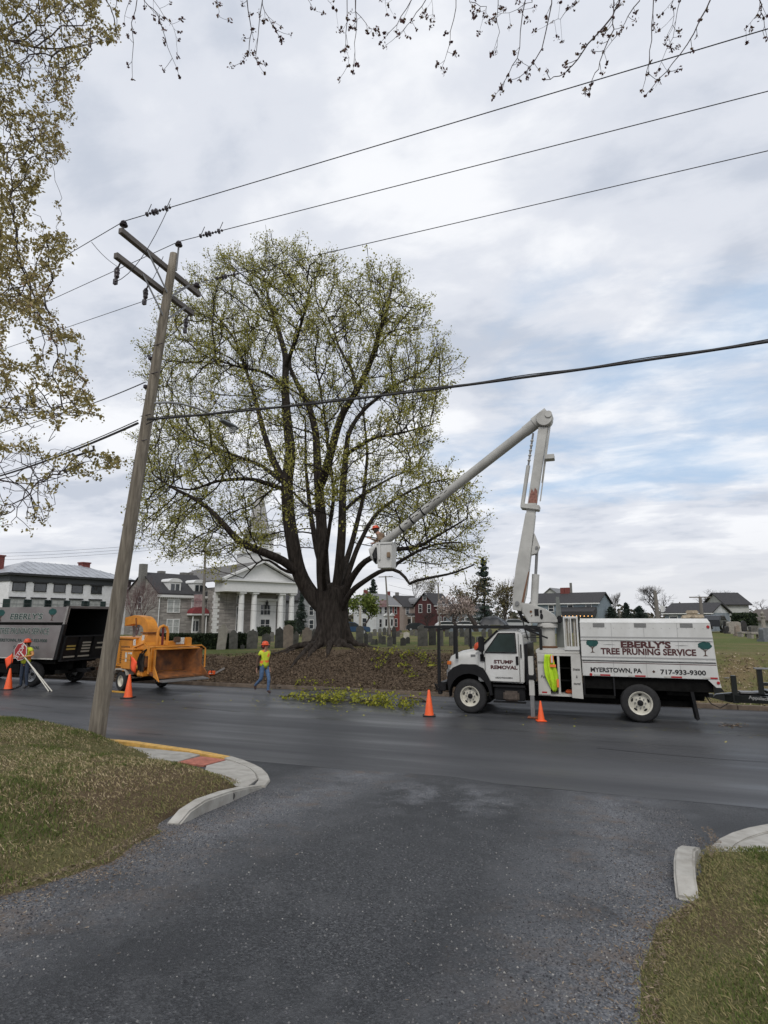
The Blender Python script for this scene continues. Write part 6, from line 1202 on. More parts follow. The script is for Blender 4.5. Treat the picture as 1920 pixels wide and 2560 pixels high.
PB().lathe([(.24, -.22), (.26, -.18), (.26, .18), (.24, .22)], 24, Matrix.Translation(EL) @ Matrix.Rotation(PI / 2, 4, 'X')).build('elbow', boom_w, smooth=True); PB().lathe([(.13, -.26), (.11, .26)], 16, Matrix.Translation(EL + Vector((.14, 0, .1))) @ Matrix.Rotation(PI / 2, 4, 'X')).build('elbow_cap', boom_w)
TIP = Vector((-7.30, 19.75, 5.24)); bd = (TIP - EL).normalized(); E0 = EL + Vector((.0, 0, .12)) - bd * .16
up_b = PB().tube([E0, E0.lerp(TIP, .12), E0.lerp(TIP, .13), E0.lerp(TIP, .6), TIP + bd * .02], [.20, .185, .168, .155, .145], 22).build('upper_boom', boom_w, smooth=True); PB().tube([E0, E0 + bd * .55], .215, 22).build('boom_socket', boom_w, up_b, smooth=True)
for t in (.70, .765, .83, .955): PB().tube([E0.lerp(TIP, t), E0.lerp(TIP, t) + bd * .05], .162, 22).build('band', black_pl, up_b)
gr_ = PB(); side = bd.cross(Vector((0, 0, 1))).normalized(); upv = side.cross(bd); fcam = Vector((0, -1, 0)); 
for k, t in enumerate(np.linspace(.56, .80, 12)): c = E0.lerp(TIP, t) + (fcam * .9 + upv * (.25 + .3 * math.sin(k * 2.1))).normalized() * .158; gr_.bar(c - bd * .06, c + bd * .07 + upv * .02 * (k % 3 - 1), .03, .012, upv)
gr_.build('scuff_marks', black_pl, up_b); PB().tube([E0.lerp(TIP, .70) + upv * .17, E0.lerp(TIP, .79) + upv * .175], .03, 6).build('hose', black_pl, up_b)
# nose of the boom and the bucket
PB().tube([TIP - bd * .2, TIP + bd * .16, TIP + Vector((-.03, .02, -.26)), TIP + Vector((.10, .04, -.50))], [.15, .175, .20, .14], 16).build('boom_nose', white_p, up_b, smooth=True)
BX, BY = TIP.x + .42, TIP.y - .02; bz0, bz1 = 4.50, 5.42
def tub(nm, m, w0, w1, d0, d1, z0, z1, th, parent=None):
    mb = PB(); v = []
    for (wd, d, z) in ((w0, d0, z0), (w1, d1, z1), (w1 - th, d1 - th, z1), (w0 - th, d0 - th, z0 + th)): v += [(BX + a * wd, BY + b * d, z) for a, b in ((-1, -1), (1, -1), (1, 1), (-1, 1))]
    mb.add(v, [(4 * i + j, 4 * i + (j + 1) % 4, 4 * i + 4 + (j + 1) % 4, 4 * i + 4 + j) for i in range(3) for j in range(4)] + [(3, 2, 1, 0), (12, 13, 14, 15)]); return mb.build(nm, m, parent, bevel=.02)
bk = tub('bucket', white_p, .26, .29, .26, .29, bz0, bz1, .035); PB().box(BX - .31, BX + .31, BY - .32, BY - .295, bz1 - .06, bz1).build('bucket_rim', white_p, bk); PB().box(BX - .20, BX - .14, BY - .33, BY - .27, bz0 + .3, bz1).build('bucket_rib', white_p, bk); PB().box(BX + .12, BX + .24, BY - .38, BY - .29, bz0 + .36, bz0 + .55).build('bucket_step', mat('worn_tan', (.20, .14, .09), .9, .3, 9), bk, bevel=.02)
PB().tube([(BX - .34, BY - .2, bz0 + .75), (BX - .38, BY - .25, bz0 + .5), (BX - .34, BY - .3, bz0 + .36), (BX - .36, BY - .2, bz0 + .2)], [.03, .09, .08, .03], 8).build('torn_cover', black_pl, bk)
# chip box
xa, xb, z0, z1 = -.36, 2.93, 1.18, 2.62
chip = PB().prism([(xa, z0), (2.98, z0), (2.93, 2.20), (2.90, z1), (xa, z1)], YN, YF).build('chip_box', white_p, bevel=.008)
PB().add([(xa, YN, z1 + .002), (2.90, YN, z1 + .002), (2.90, YF, z1 + .002), (xa, YF, z1 + .002), (xa + .02, YN + .16, z1 + .115), (2.86, YN + .16, z1 + .115), (2.86, YF - .16, z1 + .115), (xa + .02, YF - .16, z1 + .115)], [(0, 1, 5, 4), (1, 2, 6, 5), (2, 3, 7, 6), (3, 0, 4, 7), (4, 5, 6, 7), (3, 2, 1, 0)]).build('box_roof', white_p, chip)
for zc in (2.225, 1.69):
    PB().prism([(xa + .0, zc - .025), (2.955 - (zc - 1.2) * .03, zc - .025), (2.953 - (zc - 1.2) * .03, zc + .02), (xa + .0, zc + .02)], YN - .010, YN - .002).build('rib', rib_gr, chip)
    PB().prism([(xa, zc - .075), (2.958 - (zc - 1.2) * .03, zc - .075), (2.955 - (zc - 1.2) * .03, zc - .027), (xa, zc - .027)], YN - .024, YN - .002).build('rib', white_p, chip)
for z in (1.585, 1.545): PB().box(xa + .02, 2.95, YN - .004, YN - .001, z - .009, z + .009).build('stripe', maroon if z < 1.56 else blackink, chip)
PB().prism([(2.72, 1.178), (2.985, 1.178), (3.02, .98), (2.90, .98)], YN + .01, YN + .09).build('box_corner', white_p, chip); box('box_sill', under, -.34, 2.85, YN + .12, YF - .12, .84, 1.178)
box('box_front_post', black_pl, xa - .035, xa - .003, YN - .01, YN + .06, 1.2, 2.62)
for x in (.14, 1.20, 2.33):
    v_ = PB().box(x - .15, x + .15, YN - .008, YN - .001, 2.50, 2.61).build('vent', mat('vent_mesh', (.14, .14, .135), .8, .3, 60), chip)
    g_ = PB()
    for k in range(4): g_.box(x - .145, x + .145, YN - .014, YN - .009, 2.513 + k * .026, 2.523 + k * .026)
    g_.build('vent_bars', rib_gr, chip)
text("EBERLY'S", .225, facing(1.29, YN - .003, 2.03), maroon, chip, .010, 1.42); text('TREE PRUNING SERVICE', .225, facing(1.33, YN - .003, 1.845), maroon, chip, .008, .97)
text('MYERSTOWN, PA', .165, facing(.50, YN - .003, 1.345), blackink, chip, .005, 1.0); text('717-933-9300', .165, facing(2.15, YN - .003, 1.335), blackink, chip, .005, 1.16); PB().prism([(1.45, 1.30), (1.49, 1.34), (1.45, 1.38), (1.41, 1.34)], YN - .006, YN - .001).build('diamond', brownink, chip)
for x in (.38, 2.18): PB().prism([(x - .16, 2.03), (x, 2.018), (x + .16, 2.03), (x, 2.045)], YN - .005, YN - .001).build('flourish', rib_gr, chip)
tree_logo(-.06, YN, 1.99, .36, chip); tree_logo(2.72, YN, 1.96, .38, chip)
for x in (.10, .98, 1.86, 2.78): PB().box(x, x + .26 if x < 2.7 else x + .17, YN - .006, YN - .001, 1.195, 1.235).build('reflector', red_r, chip); PB().box(x - .17, x - .003, YN - .006, YN - .001, 1.197, 1.233).build('reflector', mat('silver_reflector', (.42, .41, .38), .5, .2, 12), chip)
for x, z in ((2.84, 2.52), (-.14, 1.22), (2.955, 1.10)): PB().lathe([(.04, 0), (.035, .02)], 14, Matrix.Translation((x, YN - .001 if z > 1.15 else YN + .008, z)) @ Matrix.Rotation(PI / 2, 4, 'X')).build('marker_light', red_r, chip, smooth=True)
box('tail_beam', black_p, 2.2, 2.85, 17.7, 19.7, .86, 1.0, .02); box('tail_beam', under, 1.75, 2.75, 17.75, 18.2, .72, .84); PB().prism([(2.30, .84), (2.38, .84), (2.47, .16), (2.40, .12)], 17.62, 18.08).build('mud_flap', black_pl); PB().prism([(2.05, .84), (2.12, .84), (2.16, .38), (2.09, .38)], 18.4, 18.75).build('mud_flap', black_pl); PB().prism([(2.5, .86), (2.78, .86), (2.76, .58), (2.62, .52)], 18.5, 18.95).build('hitch_plate', black_p); box('side_tray', under, -.36, .45, 17.55, 17.8, .60, .66); box('side_tray_post', black_p, -.36, -.31, 17.56, 17.60, .66, 1.18); box('side_tray_post', black_p, .42, .46, 17.56, 17.60, .66, 1.18)
for x in (.46, 1.28, 2.10): PB().box(x - .004, x + .004, YN - .0035, YN - .001, 1.19, 2.61).build('panel_seam', rib_gr, chip)
for x in np.arange(-.28, 2.9, .2): PB().lathe([(.010, 0), (.007, .006)], 6, Matrix.Translation((x, YN - .001, 2.475)) @ Matrix.Rotation(PI / 2, 4, 'X')).build('rivet', rib_gr, chip)
# tool locker, with one door swung open
tl = PB().box(-1.57, -.39, 17.52, 18.25, .60, .66).box(-1.57, -.39, 17.50, 18.25, 1.70, 1.758).box(-1.57, -1.53, 17.52, 18.25, .662, 1.698).box(-.43, -.39, 17.52, 18.25, .662, 1.698).build('tool_locker', white_d); box('locker_back', under, -1.528, -.432, 18.18, 18.24, .662, 1.698, parent=tl); box('locker_post', white_d, -1.02, -.96, 17.51, 17.56, .662, 1.698, parent=tl)
for zz in (1.0, 1.34): box('locker_shelf', under, -1.52, -.44, 17.62, 18.17, zz, zz + .025, parent=tl)
ld = box('locker_door', white_d, -1.56, -1.23, 17.465, 17.50, .63, 1.72, .008); text('Fully', .12, facing(-1.39, 17.463, 1.12), blackink, ld, .001, .9, .25); box('reflector', red_r, -1.47, -1.33, 17.459, 17.464, .68, .72, parent=ld)
for z in (1.52, 1.49): box('stripe', blackink, -1.55, -1.24, 17.460, 17.464, z, z + .012, parent=ld)
rd = PB().prism([(-.66, .60), (-.37, .58), (-.39, 1.72), (-.64, 1.72)], 17.30, 17.335).build('locker_door', white_d, bevel=.006)
for s_, zz in (('timates', 1.36), ('&', 1.16), ('nsured', .98)): text(s_, .105, facing(-.515, 17.298, zz), blackink, rd, .001, .62, .2)
box('folded_cloth', mat('orange_cloth', (.45, .08, .02), .9, .3, 9), -.84, -.62, 17.65, 17.95, .664, .76, .03, tl)
# upright rack of poles in front of the chip box
sr = PB().box(-.80, -.765, 17.52, 17.60, 1.862, 2.80).box(-.45, -.405, 17.52, 17.60, 1.862, 2.80).box(-.764, -.451, 17.52, 17.60, 2.74, 2.80).box(-.764, -.451, 17.52, 17.60, 1.862, 1.95).box(-.62, -.59, 17.515, 17.59, 1.951, 2.739).build('pole_rack', white_p)
for k in range(9): x = -.74 + k * .034 + (.03 if k > 4 else 0); PB().bar((x, 17.62, 1.96), (x + random.uniform(-.01, .01), 17.62, 2.73), .022, .03).build('slat', mat('tan_slat', (.22, .19, .15), .8, .3, 8) if k % 2 else white_d, sr)
PB().add([(-1.10, 19.0, 1.86), (-.82, 19.0, 1.86), (-.96, 19.0, 3.4), (-1.05, 19.0, 3.4), (-1.10, 19.25, 1.86), (-.82, 19.25, 1.86), (-.96, 19.12, 3.4), (-1.05, 19.12, 3.4)], [(0, 1, 2, 3), (7, 6, 5, 4), (0, 4, 5, 1), (1, 5, 6, 2), (2, 6, 7, 3), (3, 7, 4, 0)]).build('boom_rest', mat('grey_rest', (.14, .15, .14), .7, .2, 4))
# outrigger
og = PB().box(-1.80, -1.66, 17.28, 17.42, 1.0, 1.68).build('outrigger', white_d, bevel=.01); box('outrigger_block', black_p, -1.86, -1.60, 17.26, 17.46, 1.02, 1.20, .03, og); box('outrigger_leg', grey_s, -1.785, -1.675, 17.295, 17.405, .05, .62, parent=og); box('outrigger_sleeve', white_d, -1.80, -1.66, 17.285, 17.415, .62, 1.018, parent=og); box('outrigger_beam', black_p, -1.78, -1.68, 17.43, 18.3, .95, 1.15, parent=og); box('outrigger_foot', mat('rusty_foot', (.25, .08, .04), .8, .3, 6), -1.88, -1.56, 17.20, 17.50, .012, .045, .01, og)
PB().root = T
# ------------------------------------------------------------------ small things on the lorry
PB.root = None
hat = tag(MB().lathe([(.15, 0), (.155, .012), (.125, .02), (.12, .06), (.10, .10), (.06, .13), (.015, .142)], 18).build('hard_hat', mat('helmet_orange', (.62, .075, .02), .4), None, smooth=True), 'orange hard hat lying against the windscreen on the white bonnet', 'hard hat'); hat.location = (-3.36, 18.2, 1.88); hat.rotation_euler = (.7, -.7, .3)
rs = random.Random(4); tp_ = thing('tarpaulin', 'crumpled black tarpaulin lying on the lorry roof rack', 'tarpaulin', (-2.95, 18.7, 2.52)); mb = MB(); n = 14
for i in range(n):
    for j in range(n): u, v = i / (n - 1) * 2 - 1, j / (n - 1) * 2 - 1; d = max(0, 1 - max(abs(u), abs(v)) ** 2.2); mb.v.append((u * .40 + rs.gauss(0, .015), v * .45, .02 + .25 * d ** .6 * (1 + .45 * noise.noise(Vector((u * 2.2, v * 2.2, 3)))) - .05 * u * d))
mb.f = [(i * n + j, i * n + j + 1, (i + 1) * n + j + 1, (i + 1) * n + j) for i in range(n - 1) for j in range(n - 1)] + [tuple([j for j in range(n)][::-1])] if False else [(i * n + j, i * n + j + 1, (i + 1) * n + j + 1, (i + 1) * n + j) for i in range(n - 1) for j in range(n - 1)]
mb.build('sheet', mat('black_tarp', (.018, .019, .021), .42, .3, 5), tp_, smooth=True)
# hanging high-visibility vest
vest_y = mat('vest_lime', (.42, .62, .02), .75, .12, 6); vest_o = mat('vest_orange', (.75, .18, .04), .7); vest_s = mat('vest_silver', (.5, .5, .48), .4)
vt = thing('safety_vest', 'lime safety vest hanging on the open tool locker of the lorry', 'vest', (-1.15, 17.42, .72)); mb = MB(); n, m_ = 9, 16
for j in range(m_):
    t = j / (m_ - 1); wd = .10 + .075 * math.sin(min(1, t * 1.6) * PI / 2) - .10 * max(0, t - .62) / .38; cx = -.09 + .02 * math.sin(t * 3) + .16 * max(0, t - .3)
    for i in range(n): u = i / (n - 1) * 2 - 1; mb.v.append((cx + u * wd, -.035 * math.cos(u * 7 + t * 3) - .02 - .03 * math.sin(t * PI), 1.02 * (1 - t) + .05 * abs(u) * t))
mb.f = [(j * n + i, j * n + i + 1, (j + 1) * n + i + 1, (j + 1) * n + i) for j in range(m_ - 1) for i in range(n - 1)]
sh = mb.build('cloth', vest_y, vt, smooth=True); sh.modifiers.new('Solidify', 'SOLIDIFY').thickness = .012
MB().box(-.045, .045, -.085, -.062, .80, 1.0).build('orange_band', vest_o, vt); MB().box(-.02, .02, -.09, -.086, .80, 1.0).build('silver_band', vest_s, vt); MB().box(-.06, .10, -.090, -.066, .68, .75).build('orange_band', vest_o, vt); MB().box(.10, .16, -.085, -.06, .14, .36).build('orange_band', vest_o, vt)
for k, (x, y, lab) in enumerate(((2.50, 18.3, 'left'), (2.72, 18.25, 'right'), (2.62, 18.35, 'topmost'))):
    o = MB().box(-.16, .16, -.10, .10, 0, .11).build('wood_block', mat('pale_wood', (.36, .30, .22), .8, .25, 9), None, bevel=.03); o.location = (x, y, 2.735 if k < 2 else 2.85); o.rotation_euler = (0, .2 * (k - 1) if k < 2 else 0, .4 * k); tag(o, '%s pale wood block lying on the rear roof of the white chip box' % lab, 'wood block', 'blocks on the chip box')
# ------------------------------------------------------------------ trailer coupled behind the lorry
T2 = PB.root = thing('trailer', 'black trailer drawbar coupled behind the white lorry at the right edge', 'trailer', (6.0, 18.75, 0))
blk = mat('gloss_black', (.010, .012, .011), .3, .2, 4)
PB().prism([(2.95, .60), (3.35, .50), (5.2, .50), (5.2, .72), (3.5, .76), (3.05, .70)], 18.55, 18.75).build('drawbar', blk, bevel=.01); fr2 = PB().box(4.4, 8.5, 17.75, 17.87, .58, .78).box(4.4, 8.5, 19.6, 19.72, .58, .78).box(4.4, 4.55, 17.871, 19.599, .58, .78).build('frame', blk); PB().bar((3.25, 18.62, .62), (4.5, 17.85, .68), .12, .16).build('drawbar_arm', blk); PB().bar((3.25, 18.68, .62), (4.5, 19.6, .68), .12, .16).build('drawbar_arm', blk)
PB().box(4.56, 8.5, 17.88, 19.59, .70, .76).build('deck', mat('trailer_deck', (.09, .07, .055), .9, .3, 5)); PB().box(3.42, 3.55, 18.42, 18.54, .50, 1.22).build('jack', blk, bevel=.01); PB().tube([(3.40, 18.48, 1.15), (3.28, 18.48, 1.15)], .015, 6).build('jack_handle', grey_s)
PB().box(4.0, 4.12, 18.2, 18.3, .78, 1.42).box(4.28, 4.38, 18.2, 18.3, .78, 1.42).box(4.121, 4.279, 18.21, 18.29, 1.0, 1.08).build('front_post', blk); PB().box(3.95, 4.45, 18.15, 18.36, 1.422, 1.45).build('post_top', grey_s); PB().prism([(3.0, .72), (3.25, .78), (3.12, .95), (3.0, .98)], 18.5, 18.56).build('bracket', blk); PB().box(3.62, 4.2, 18.45, 18.8, .762, .80).build('tool_tray', grey_s)
pl2 = PB().bar((3.55, 18.36, .66), (4.55, 17.74, .70), .015, .13).build('nameplate', blk); a_ = math.atan2(-.62, 1.0); text('Appalachian', .12, Matrix.Translation((4.02, 18.055, .69)) @ Matrix.Rotation(a_, 4, 'Z') @ Matrix.Rotation(PI / 2, 4, 'X'), mat('silver_letter', (.35, .35, .34), .5), pl2, .002, 1.1)
for y in (17.85, 19.62): wheel_y('trailer_wheel', 6.6, y - .1 if y < 18 else y + .1, .36, .36, .22, .2, rim_w, face=-1 if y < 18 else 1)
PB().tube([(2.78, 18.6, .66), (2.9, 18.5, .45), (3.1, 18.45, .36), (3.3, 18.5, .48)], .014, 5).build('cable', black_pl); PB().box(2.80, 2.98, 18.58, 18.72, .60, .70).build('coupler', blk)
PB.root = None
# ------------------------------------------------------------------ dump lorry at the left
T3 = PB.root = thing('dump_truck', 'grey chip dump lorry with open black rear at the left edge', 'truck', (-22.5, 19.4, 0)); YL, YR = 18.2, 20.55
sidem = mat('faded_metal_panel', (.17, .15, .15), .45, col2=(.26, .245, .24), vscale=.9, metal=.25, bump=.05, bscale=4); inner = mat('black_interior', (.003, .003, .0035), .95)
def rx(z): return -20.42 + (z - 1.1) / 2.1 * .42
def side(nm, y0, y1, za, zb, m, dx=0.0, xl=-27.2, parent=None): return PB().prism([(xl, za), (rx(za) - dx, za), (rx(zb) - dx, zb), (xl, zb)], y0, y1).build(nm, m, parent)
up_p = side('upper_side_panel', YL, YL + .06, 2.58, 3.20, sidem); side('side_strip', YL + .015, YL + .06, 2.46, 2.578, under); lo_p = side('lower_side_panel', YL + .01, YL + .06, 1.15, 2.458, sidem, .14); side('rear_post', YL - .01, YL + .10, 1.10, 2.50, black_p, 0, -20.55 + .0) if False else PB().prism([(rx(1.1) - .14, 1.1), (rx(1.1) + .02, 1.1), (rx(2.5) + .02, 2.5), (rx(2.5) - .13, 2.5)], YL - .012, YL + .12).build('rear_post', black_p)
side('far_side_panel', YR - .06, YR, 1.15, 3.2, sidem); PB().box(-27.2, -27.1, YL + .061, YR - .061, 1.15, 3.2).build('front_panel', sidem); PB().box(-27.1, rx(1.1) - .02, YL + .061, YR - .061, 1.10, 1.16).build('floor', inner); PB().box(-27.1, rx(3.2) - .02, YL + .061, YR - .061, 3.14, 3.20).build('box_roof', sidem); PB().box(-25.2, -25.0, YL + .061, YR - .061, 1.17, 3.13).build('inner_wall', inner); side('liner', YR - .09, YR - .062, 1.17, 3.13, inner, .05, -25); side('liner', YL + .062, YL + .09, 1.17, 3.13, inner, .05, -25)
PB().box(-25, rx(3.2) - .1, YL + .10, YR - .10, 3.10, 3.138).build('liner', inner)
PB().prism([(rx(2.5) - .10, 2.5), (rx(2.5) - .0, 2.5), (rx(3.2), 3.2), (rx(3.2) - .10, 3.2)], YL - .008, YL + .10).build('rear_edge', mat('grey_edge', (.24, .23, .22), .6, .2, 6)); PB().box(rx(3.2) - .12, rx(3.2) + .01, YL - .01, YR, 3.202, 3.235).build('top_rail', sidem)
gate = PB().prism([(rx(1.1), 1.08), (rx(1.1) + .07, 1.08), (rx(1.98) + .07, 1.98), (rx(1.98), 1.98)], YL + .12, YR).build('tailgate', black_p)
gw = YR - YL - .12
for k in range(4): y = YL + .12 + gw * k / 3; y = min(YR - .07, max(YL + .12, y - .03)); PB().prism([(rx(1.1) + .071, 1.08), (rx(1.1) + .13, 1.08), (rx(1.98) + .13, 1.98), (rx(1.98) + .071, 1.98)], y, y + .07).build('gate_rib', black_pl, gate)
PB().box(rx(1.98), rx(1.98) + .14, YL + .1, YR, 1.982, 2.04).build('gate_rail', black_pl, gate); PB().box(rx(1.1), rx(1.1) + .14, YL + .1, YR, 1.02, 1.078).build('gate_rail', black_pl, gate)
Mg = lambda y, z: Matrix.Translation((rx(z) + .078, y, z)) @ Matrix.Rotation(PI / 2, 4, 'Z') @ Matrix.Rotation(PI / 2, 4, 'X'); cream = mat('cream_lettering', (.38, .36, .30), .7); ylw = mat('yellow_lettering', (.40, .30, .08), .7)
for k, (y, rows) in enumerate(((YL + .52, ((1.62, ylw), (1.50, ylw))), (YL + 1.28, ((1.74, cream), (1.62, cream), (1.50, cream), (1.38, cream))), (YL + 2.02, ((1.70, cream), (1.50, cream))))):
    for (z, m) in rows: wq = .22 - .03 * ((z * 50) % 3); PB().prism([(rx(z - .03) + .072, z - .035), (rx(z - .03) + .077, z - .035), (rx(z + .03) + .077, z + .03), (rx(z + .03) + .072, z + .03)], y - wq, y + wq).build('printed_line', m, gate)
for y in (YL + .5, YL + 1.25): PB().prism([(rx(1.18) + .072, 1.16), (rx(1.18) + .078, 1.16), (rx(1.22) + .078, 1.22), (rx(1.22) + .072, 1.22)], y - .3, y + .3).build('reflective_strip', cream, gate)
box('chassis', under, -28, -20.5, 18.9, 19.15, .6, 1.08); box('chassis', under, -28, -20.5, 19.6, 19.85, .6, 1.08); box('under_box', under, -26.9, -20.6, 18.35, 20.4, .92, 1.09); box('side_skirt', white_d, -24.6, -20.6, YL - .004, YL + .05, 1.10, 1.145)
for x in (-21.7, -26.4):
    for y, f_ in ((18.33, -1), (20.38, 1)): wheel_y('wheel', x, y, .50, .50, .27, .29, rimm, face=f_)
    PB().tube([(x, 18.4, .5), (x, 20.3, .5)], .1, 8).build('axle', under)
box('rear_bumper', under, -20.75, -20.5, 18.5, 20.3, .52, .66); box('rear_tank', under, -23.9, -22.5, 18.35, 18.8, .45, .9, .05); box('hitch', black_p, -20.6, -19.9, 19.3, 19.5, .55, .68)
cb3 = PB().prism([(-30.2, .9), (-27.5, .9), (-27.5, 2.7), (-28.6, 2.7), (-29.1, 1.9), (-30.2, 1.75)], 18.3, 20.4).build('cab', white_d, bevel=.05); PB().prism([(-29.0, 1.85), (-27.9, 1.85), (-27.9, 2.5), (-28.55, 2.5)], 18.28, 20.42).build('cab_window', truck_glass, cb3)
for x in (-29.4,):
    for y, f_ in ((18.45, -1), (20.25, 1)): wheel_y('wheel', x, y, .50, .50, .27, .29, rimm, face=f_)
pale = mat('pale_green_letter', (.36, .40, .37), .7); dkl = mat('dark_green_letter', (.028, .05, .045), .7)
def outlined(s_, size, x, z, y, par, sx, bold, shear): text(s_, size, facing(x, y - .003, z), pale, par, bold + .009, sx, shear, .002); text(s_, size, facing(x, y - .008, z), dkl, par, bold - .003, sx, shear, .002)
outlined("EBERLY'S", .33, -22.30, 2.80, YL, up_p, 1.42, .008, .12); outlined('TREE PRUNING SERVICE', .36, -22.35, 2.20, YL + .01, lo_p, .72, .004, .12)
text('MYERSTOWN, PA  +  717-933-9300', .17, facing(-22.45, YL + .006, 1.83), dkl, lo_p, .004, 1.12); text('STUMP REMOVAL', .17, facing(-22.1, YL + .006, 1.55), dkl, lo_p, .002, 1.1)
tree_logo(-23.75, YL, 2.86, .50, up_p); tree_logo(-20.85, YL, 2.90, .50, up_p)
PB.root = None
# ------------------------------------------------------------------ orange wood chipper
orange = mat('chipper_orange', (.55, .215, .025), .5, .2, 2.5, bump=.06, bscale=8); orange_r = mat('rusty_orange', (.27, .095, .022), .75, col2=(.07, .032, .016), vscale=3.2, bump=.2, bscale=12); meshm = mat('brown_mesh', (.09, .05, .03), .8, .4, 30); decal = mat('white_decal', (.55, .54, .50), .6, .35, 20)
K = thing('wood_chipper', 'orange towable wood chipper behind the dump lorry', 'wood chipper', (-16.9, 19.2, 0), -.35); PB.root = None
def kb(name, m, x0, x1, y0, y1, z0, z1, bevel=0.0, parent=None): return MB().box(x0, x1, y0, y1, z0, z1).build(name, m, parent or K, bevel=bevel)
kb('frame', orange, -2.6, 1.7, -.55, -.42, .62, .80); kb('frame', orange, -2.6, 1.7, .42, .55, .62, .80); kb('cross_member', orange, 1.1, 1.5, -.85, .85, .62, .82, .02); kb('cross_member', orange, -2.6, -2.4, -.41, .41, .62, .80)
MB().bar((-2.5, 0, .70), (-3.9, 0, .58), .14, .14).build('drawbar', mat('rusty_drawbar', (.20, .09, .04), .8, .4, 6), K); kb('jack', grey_s, -3.3, -3.2, -.16, -.06, .25, 1.0)
eng = kb('engine_hood', orange, -1.9, .45, -.62, .62, .82, 1.93, .05); kb('hood_lid', orange, -1.95, .30, -.66, .66, 1.932, 2.0, .02, eng); gp = kb('grille', meshm, -.72, -.05, -.64, -.622, 1.0, 1.66, 0); kb('engine_grille', black_pl, -1.93, -1.903, -.5, .5, 1.0, 1.7, 0, eng)
for k in range(8): kb('grille_bar', orange, -.72, -.05, -.652, -.641, 1.04 + k * .08, 1.055 + k * .08, 0, gp)
for k in range(7): kb('grille_bar', orange, -.70 + k * .1, -.685 + k * .1, -.656, -.6525, 1.0, 1.66, 0, gp)
for x in (-1.35, -.8, .12): kb('panel_seam', under, x, x + .014, -.6235, -.6205, .9, 1.88, 0, eng)
for x in (-1.8, -.9, 0.3):
    for z in (.95, 1.85): MB().lathe([(.022, 0), (.018, .015)], 8, Matrix.Translation((x, -.621, z)) @ Matrix.Rotation(PI / 2, 4, 'X')).build('bolt', grey_s, eng)
kb('hood_latch', black_pl, -1.1, -.98, -.665, -.655, 1.90, 1.96, 0, eng); kb('seam', under, .05, .95, -.9835, -.9805, 1.18, 1.19, 0, None)
for k in range(3): MB().tube([(.9, -.66, .95 + .1 * k), (1.05, -.78, 1.15 + .12 * k), (1.25, -.76, 1.35 + .08 * k), (1.42, -.72, 1.6)], .02, 5).build('hose', black_pl, K)
kb('exhaust', grey_s, -.9, -.82, -.1, -.02, 2.0, 2.42)
tank = kb('side_tank', orange, .05, .95, -.98, -.63, .84, 1.55, .03); kb('tank_lid', orange, .02, .98, -1.0, -.62, 1.552, 1.60, .01, tank)
for (x, z, w_, h_) in ((.42, 1.36, .14, .20), (.42, 1.17, .12, .11), (.62, 1.44, .10, .06), (.78, 1.44, .14, .07)): kb('decal', decal, x - w_ / 2, x + w_ / 2, -.986, -.981, z - h_ / 2, z + h_ / 2, 0, tank)
drum = MB().prism([(.46, .80), (1.32, .80), (1.36, 1.4), (1.25, 1.72), (.95, 1.86), (.46, 1.80)], -.62, .62).build('drum_housing', orange, K, bevel=.04)
MB().add([(.10, -.66, 1.55), (1.02, -.66, 1.78), (1.02, .2, 1.78), (.10, .2, 1.65), (.50, -.42, 2.16), (.92, -.42, 2.16), (.92, 0, 2.16), (.50, 0, 2.16)], [(0, 1, 5, 4), (1, 2, 6, 5), (2, 3, 7, 6), (3, 0, 4, 7), (4, 5, 6, 7), (3, 2, 1, 0)]).build('chute_base', orange, K, bevel=.01)
for (a, b) in (((.30, -.60, 1.82), 1), ((.78, -.52, 1.98), 0)): kb('decal', decal, a[0] - .09, a[0] + .09, a[1] - .03, a[1] - .022, a[2] - .12, a[2] + .12, 0)
kb('chute_flange', orange_r, .44, .98, -.48, .06, 2.162, 2.21)
ch = MB(); pts = []; 
for k in range(9): a = PI / 2 * k / 8; pts.append((.71 - .62 * (1 - math.cos(a)), 2.21 + .45 * math.sin(a)))
pts += [(-.3, 2.69), (-1.0, 2.60)]
for i, (x, z) in enumerate(pts):
    a = min(PI / 2, PI / 2 * i / 8); nxx, nz = math.cos(a), math.sin(a); hw = .20
    for (s_, b) in ((-1, -1), (1, -1), (1, 1), (-1, 1)): ch.v.append((x + nxx * hw * s_, -.21 + b * .20, z + nz * hw * s_ * .85))
ch.f = [(4 * i + j, 4 * i + (j + 1) % 4, 4 * i + 4 + (j + 1) % 4, 4 * i + 4 + j) for i in range(len(pts) - 1) for j in range(4)] + [(3, 2, 1, 0)]
chute = ch.build('discharge_chute', orange, K, bevel=.008); MB().bar((.0, -.43, 2.4), (-.1, -.43, 2.75), .05, .04).build('chute_clamp', orange_r, chute)
feed = MB().prism([(1.33, .70), (1.78, .70), (1.80, 1.75), (1.33, 1.72)], -.70, .70).build('feed_housing', orange, K, bevel=.02); kb('feed_roller_box', orange_r, 1.30, 1.62, -.82, -.701, .95, 1.35, .02, feed)
kb('hydraulic_valve', mat('grimy_black', (.03, .026, .022), .7, .5, 9), 1.28, 1.52, -.88, -.83, .80, 1.45, .004, feed)
for k in range(4): MB().tube([(1.3 + .05 * k, -.92, .85), (1.25 + .06 * k, -.97, 1.15), (1.35 + .05 * k, -.92, 1.45)], .018, 5).build('hose', black_pl, feed)
MB().tube([(1.05, -.80, .95), (1.28, -.80, .95)], .09, 10).build('motor', orange, feed, smooth=True); MB().tube([(1.1, -.78, .68), (1.35, -.78, .68)], .09, 10).build('motor', orange, feed, smooth=True)
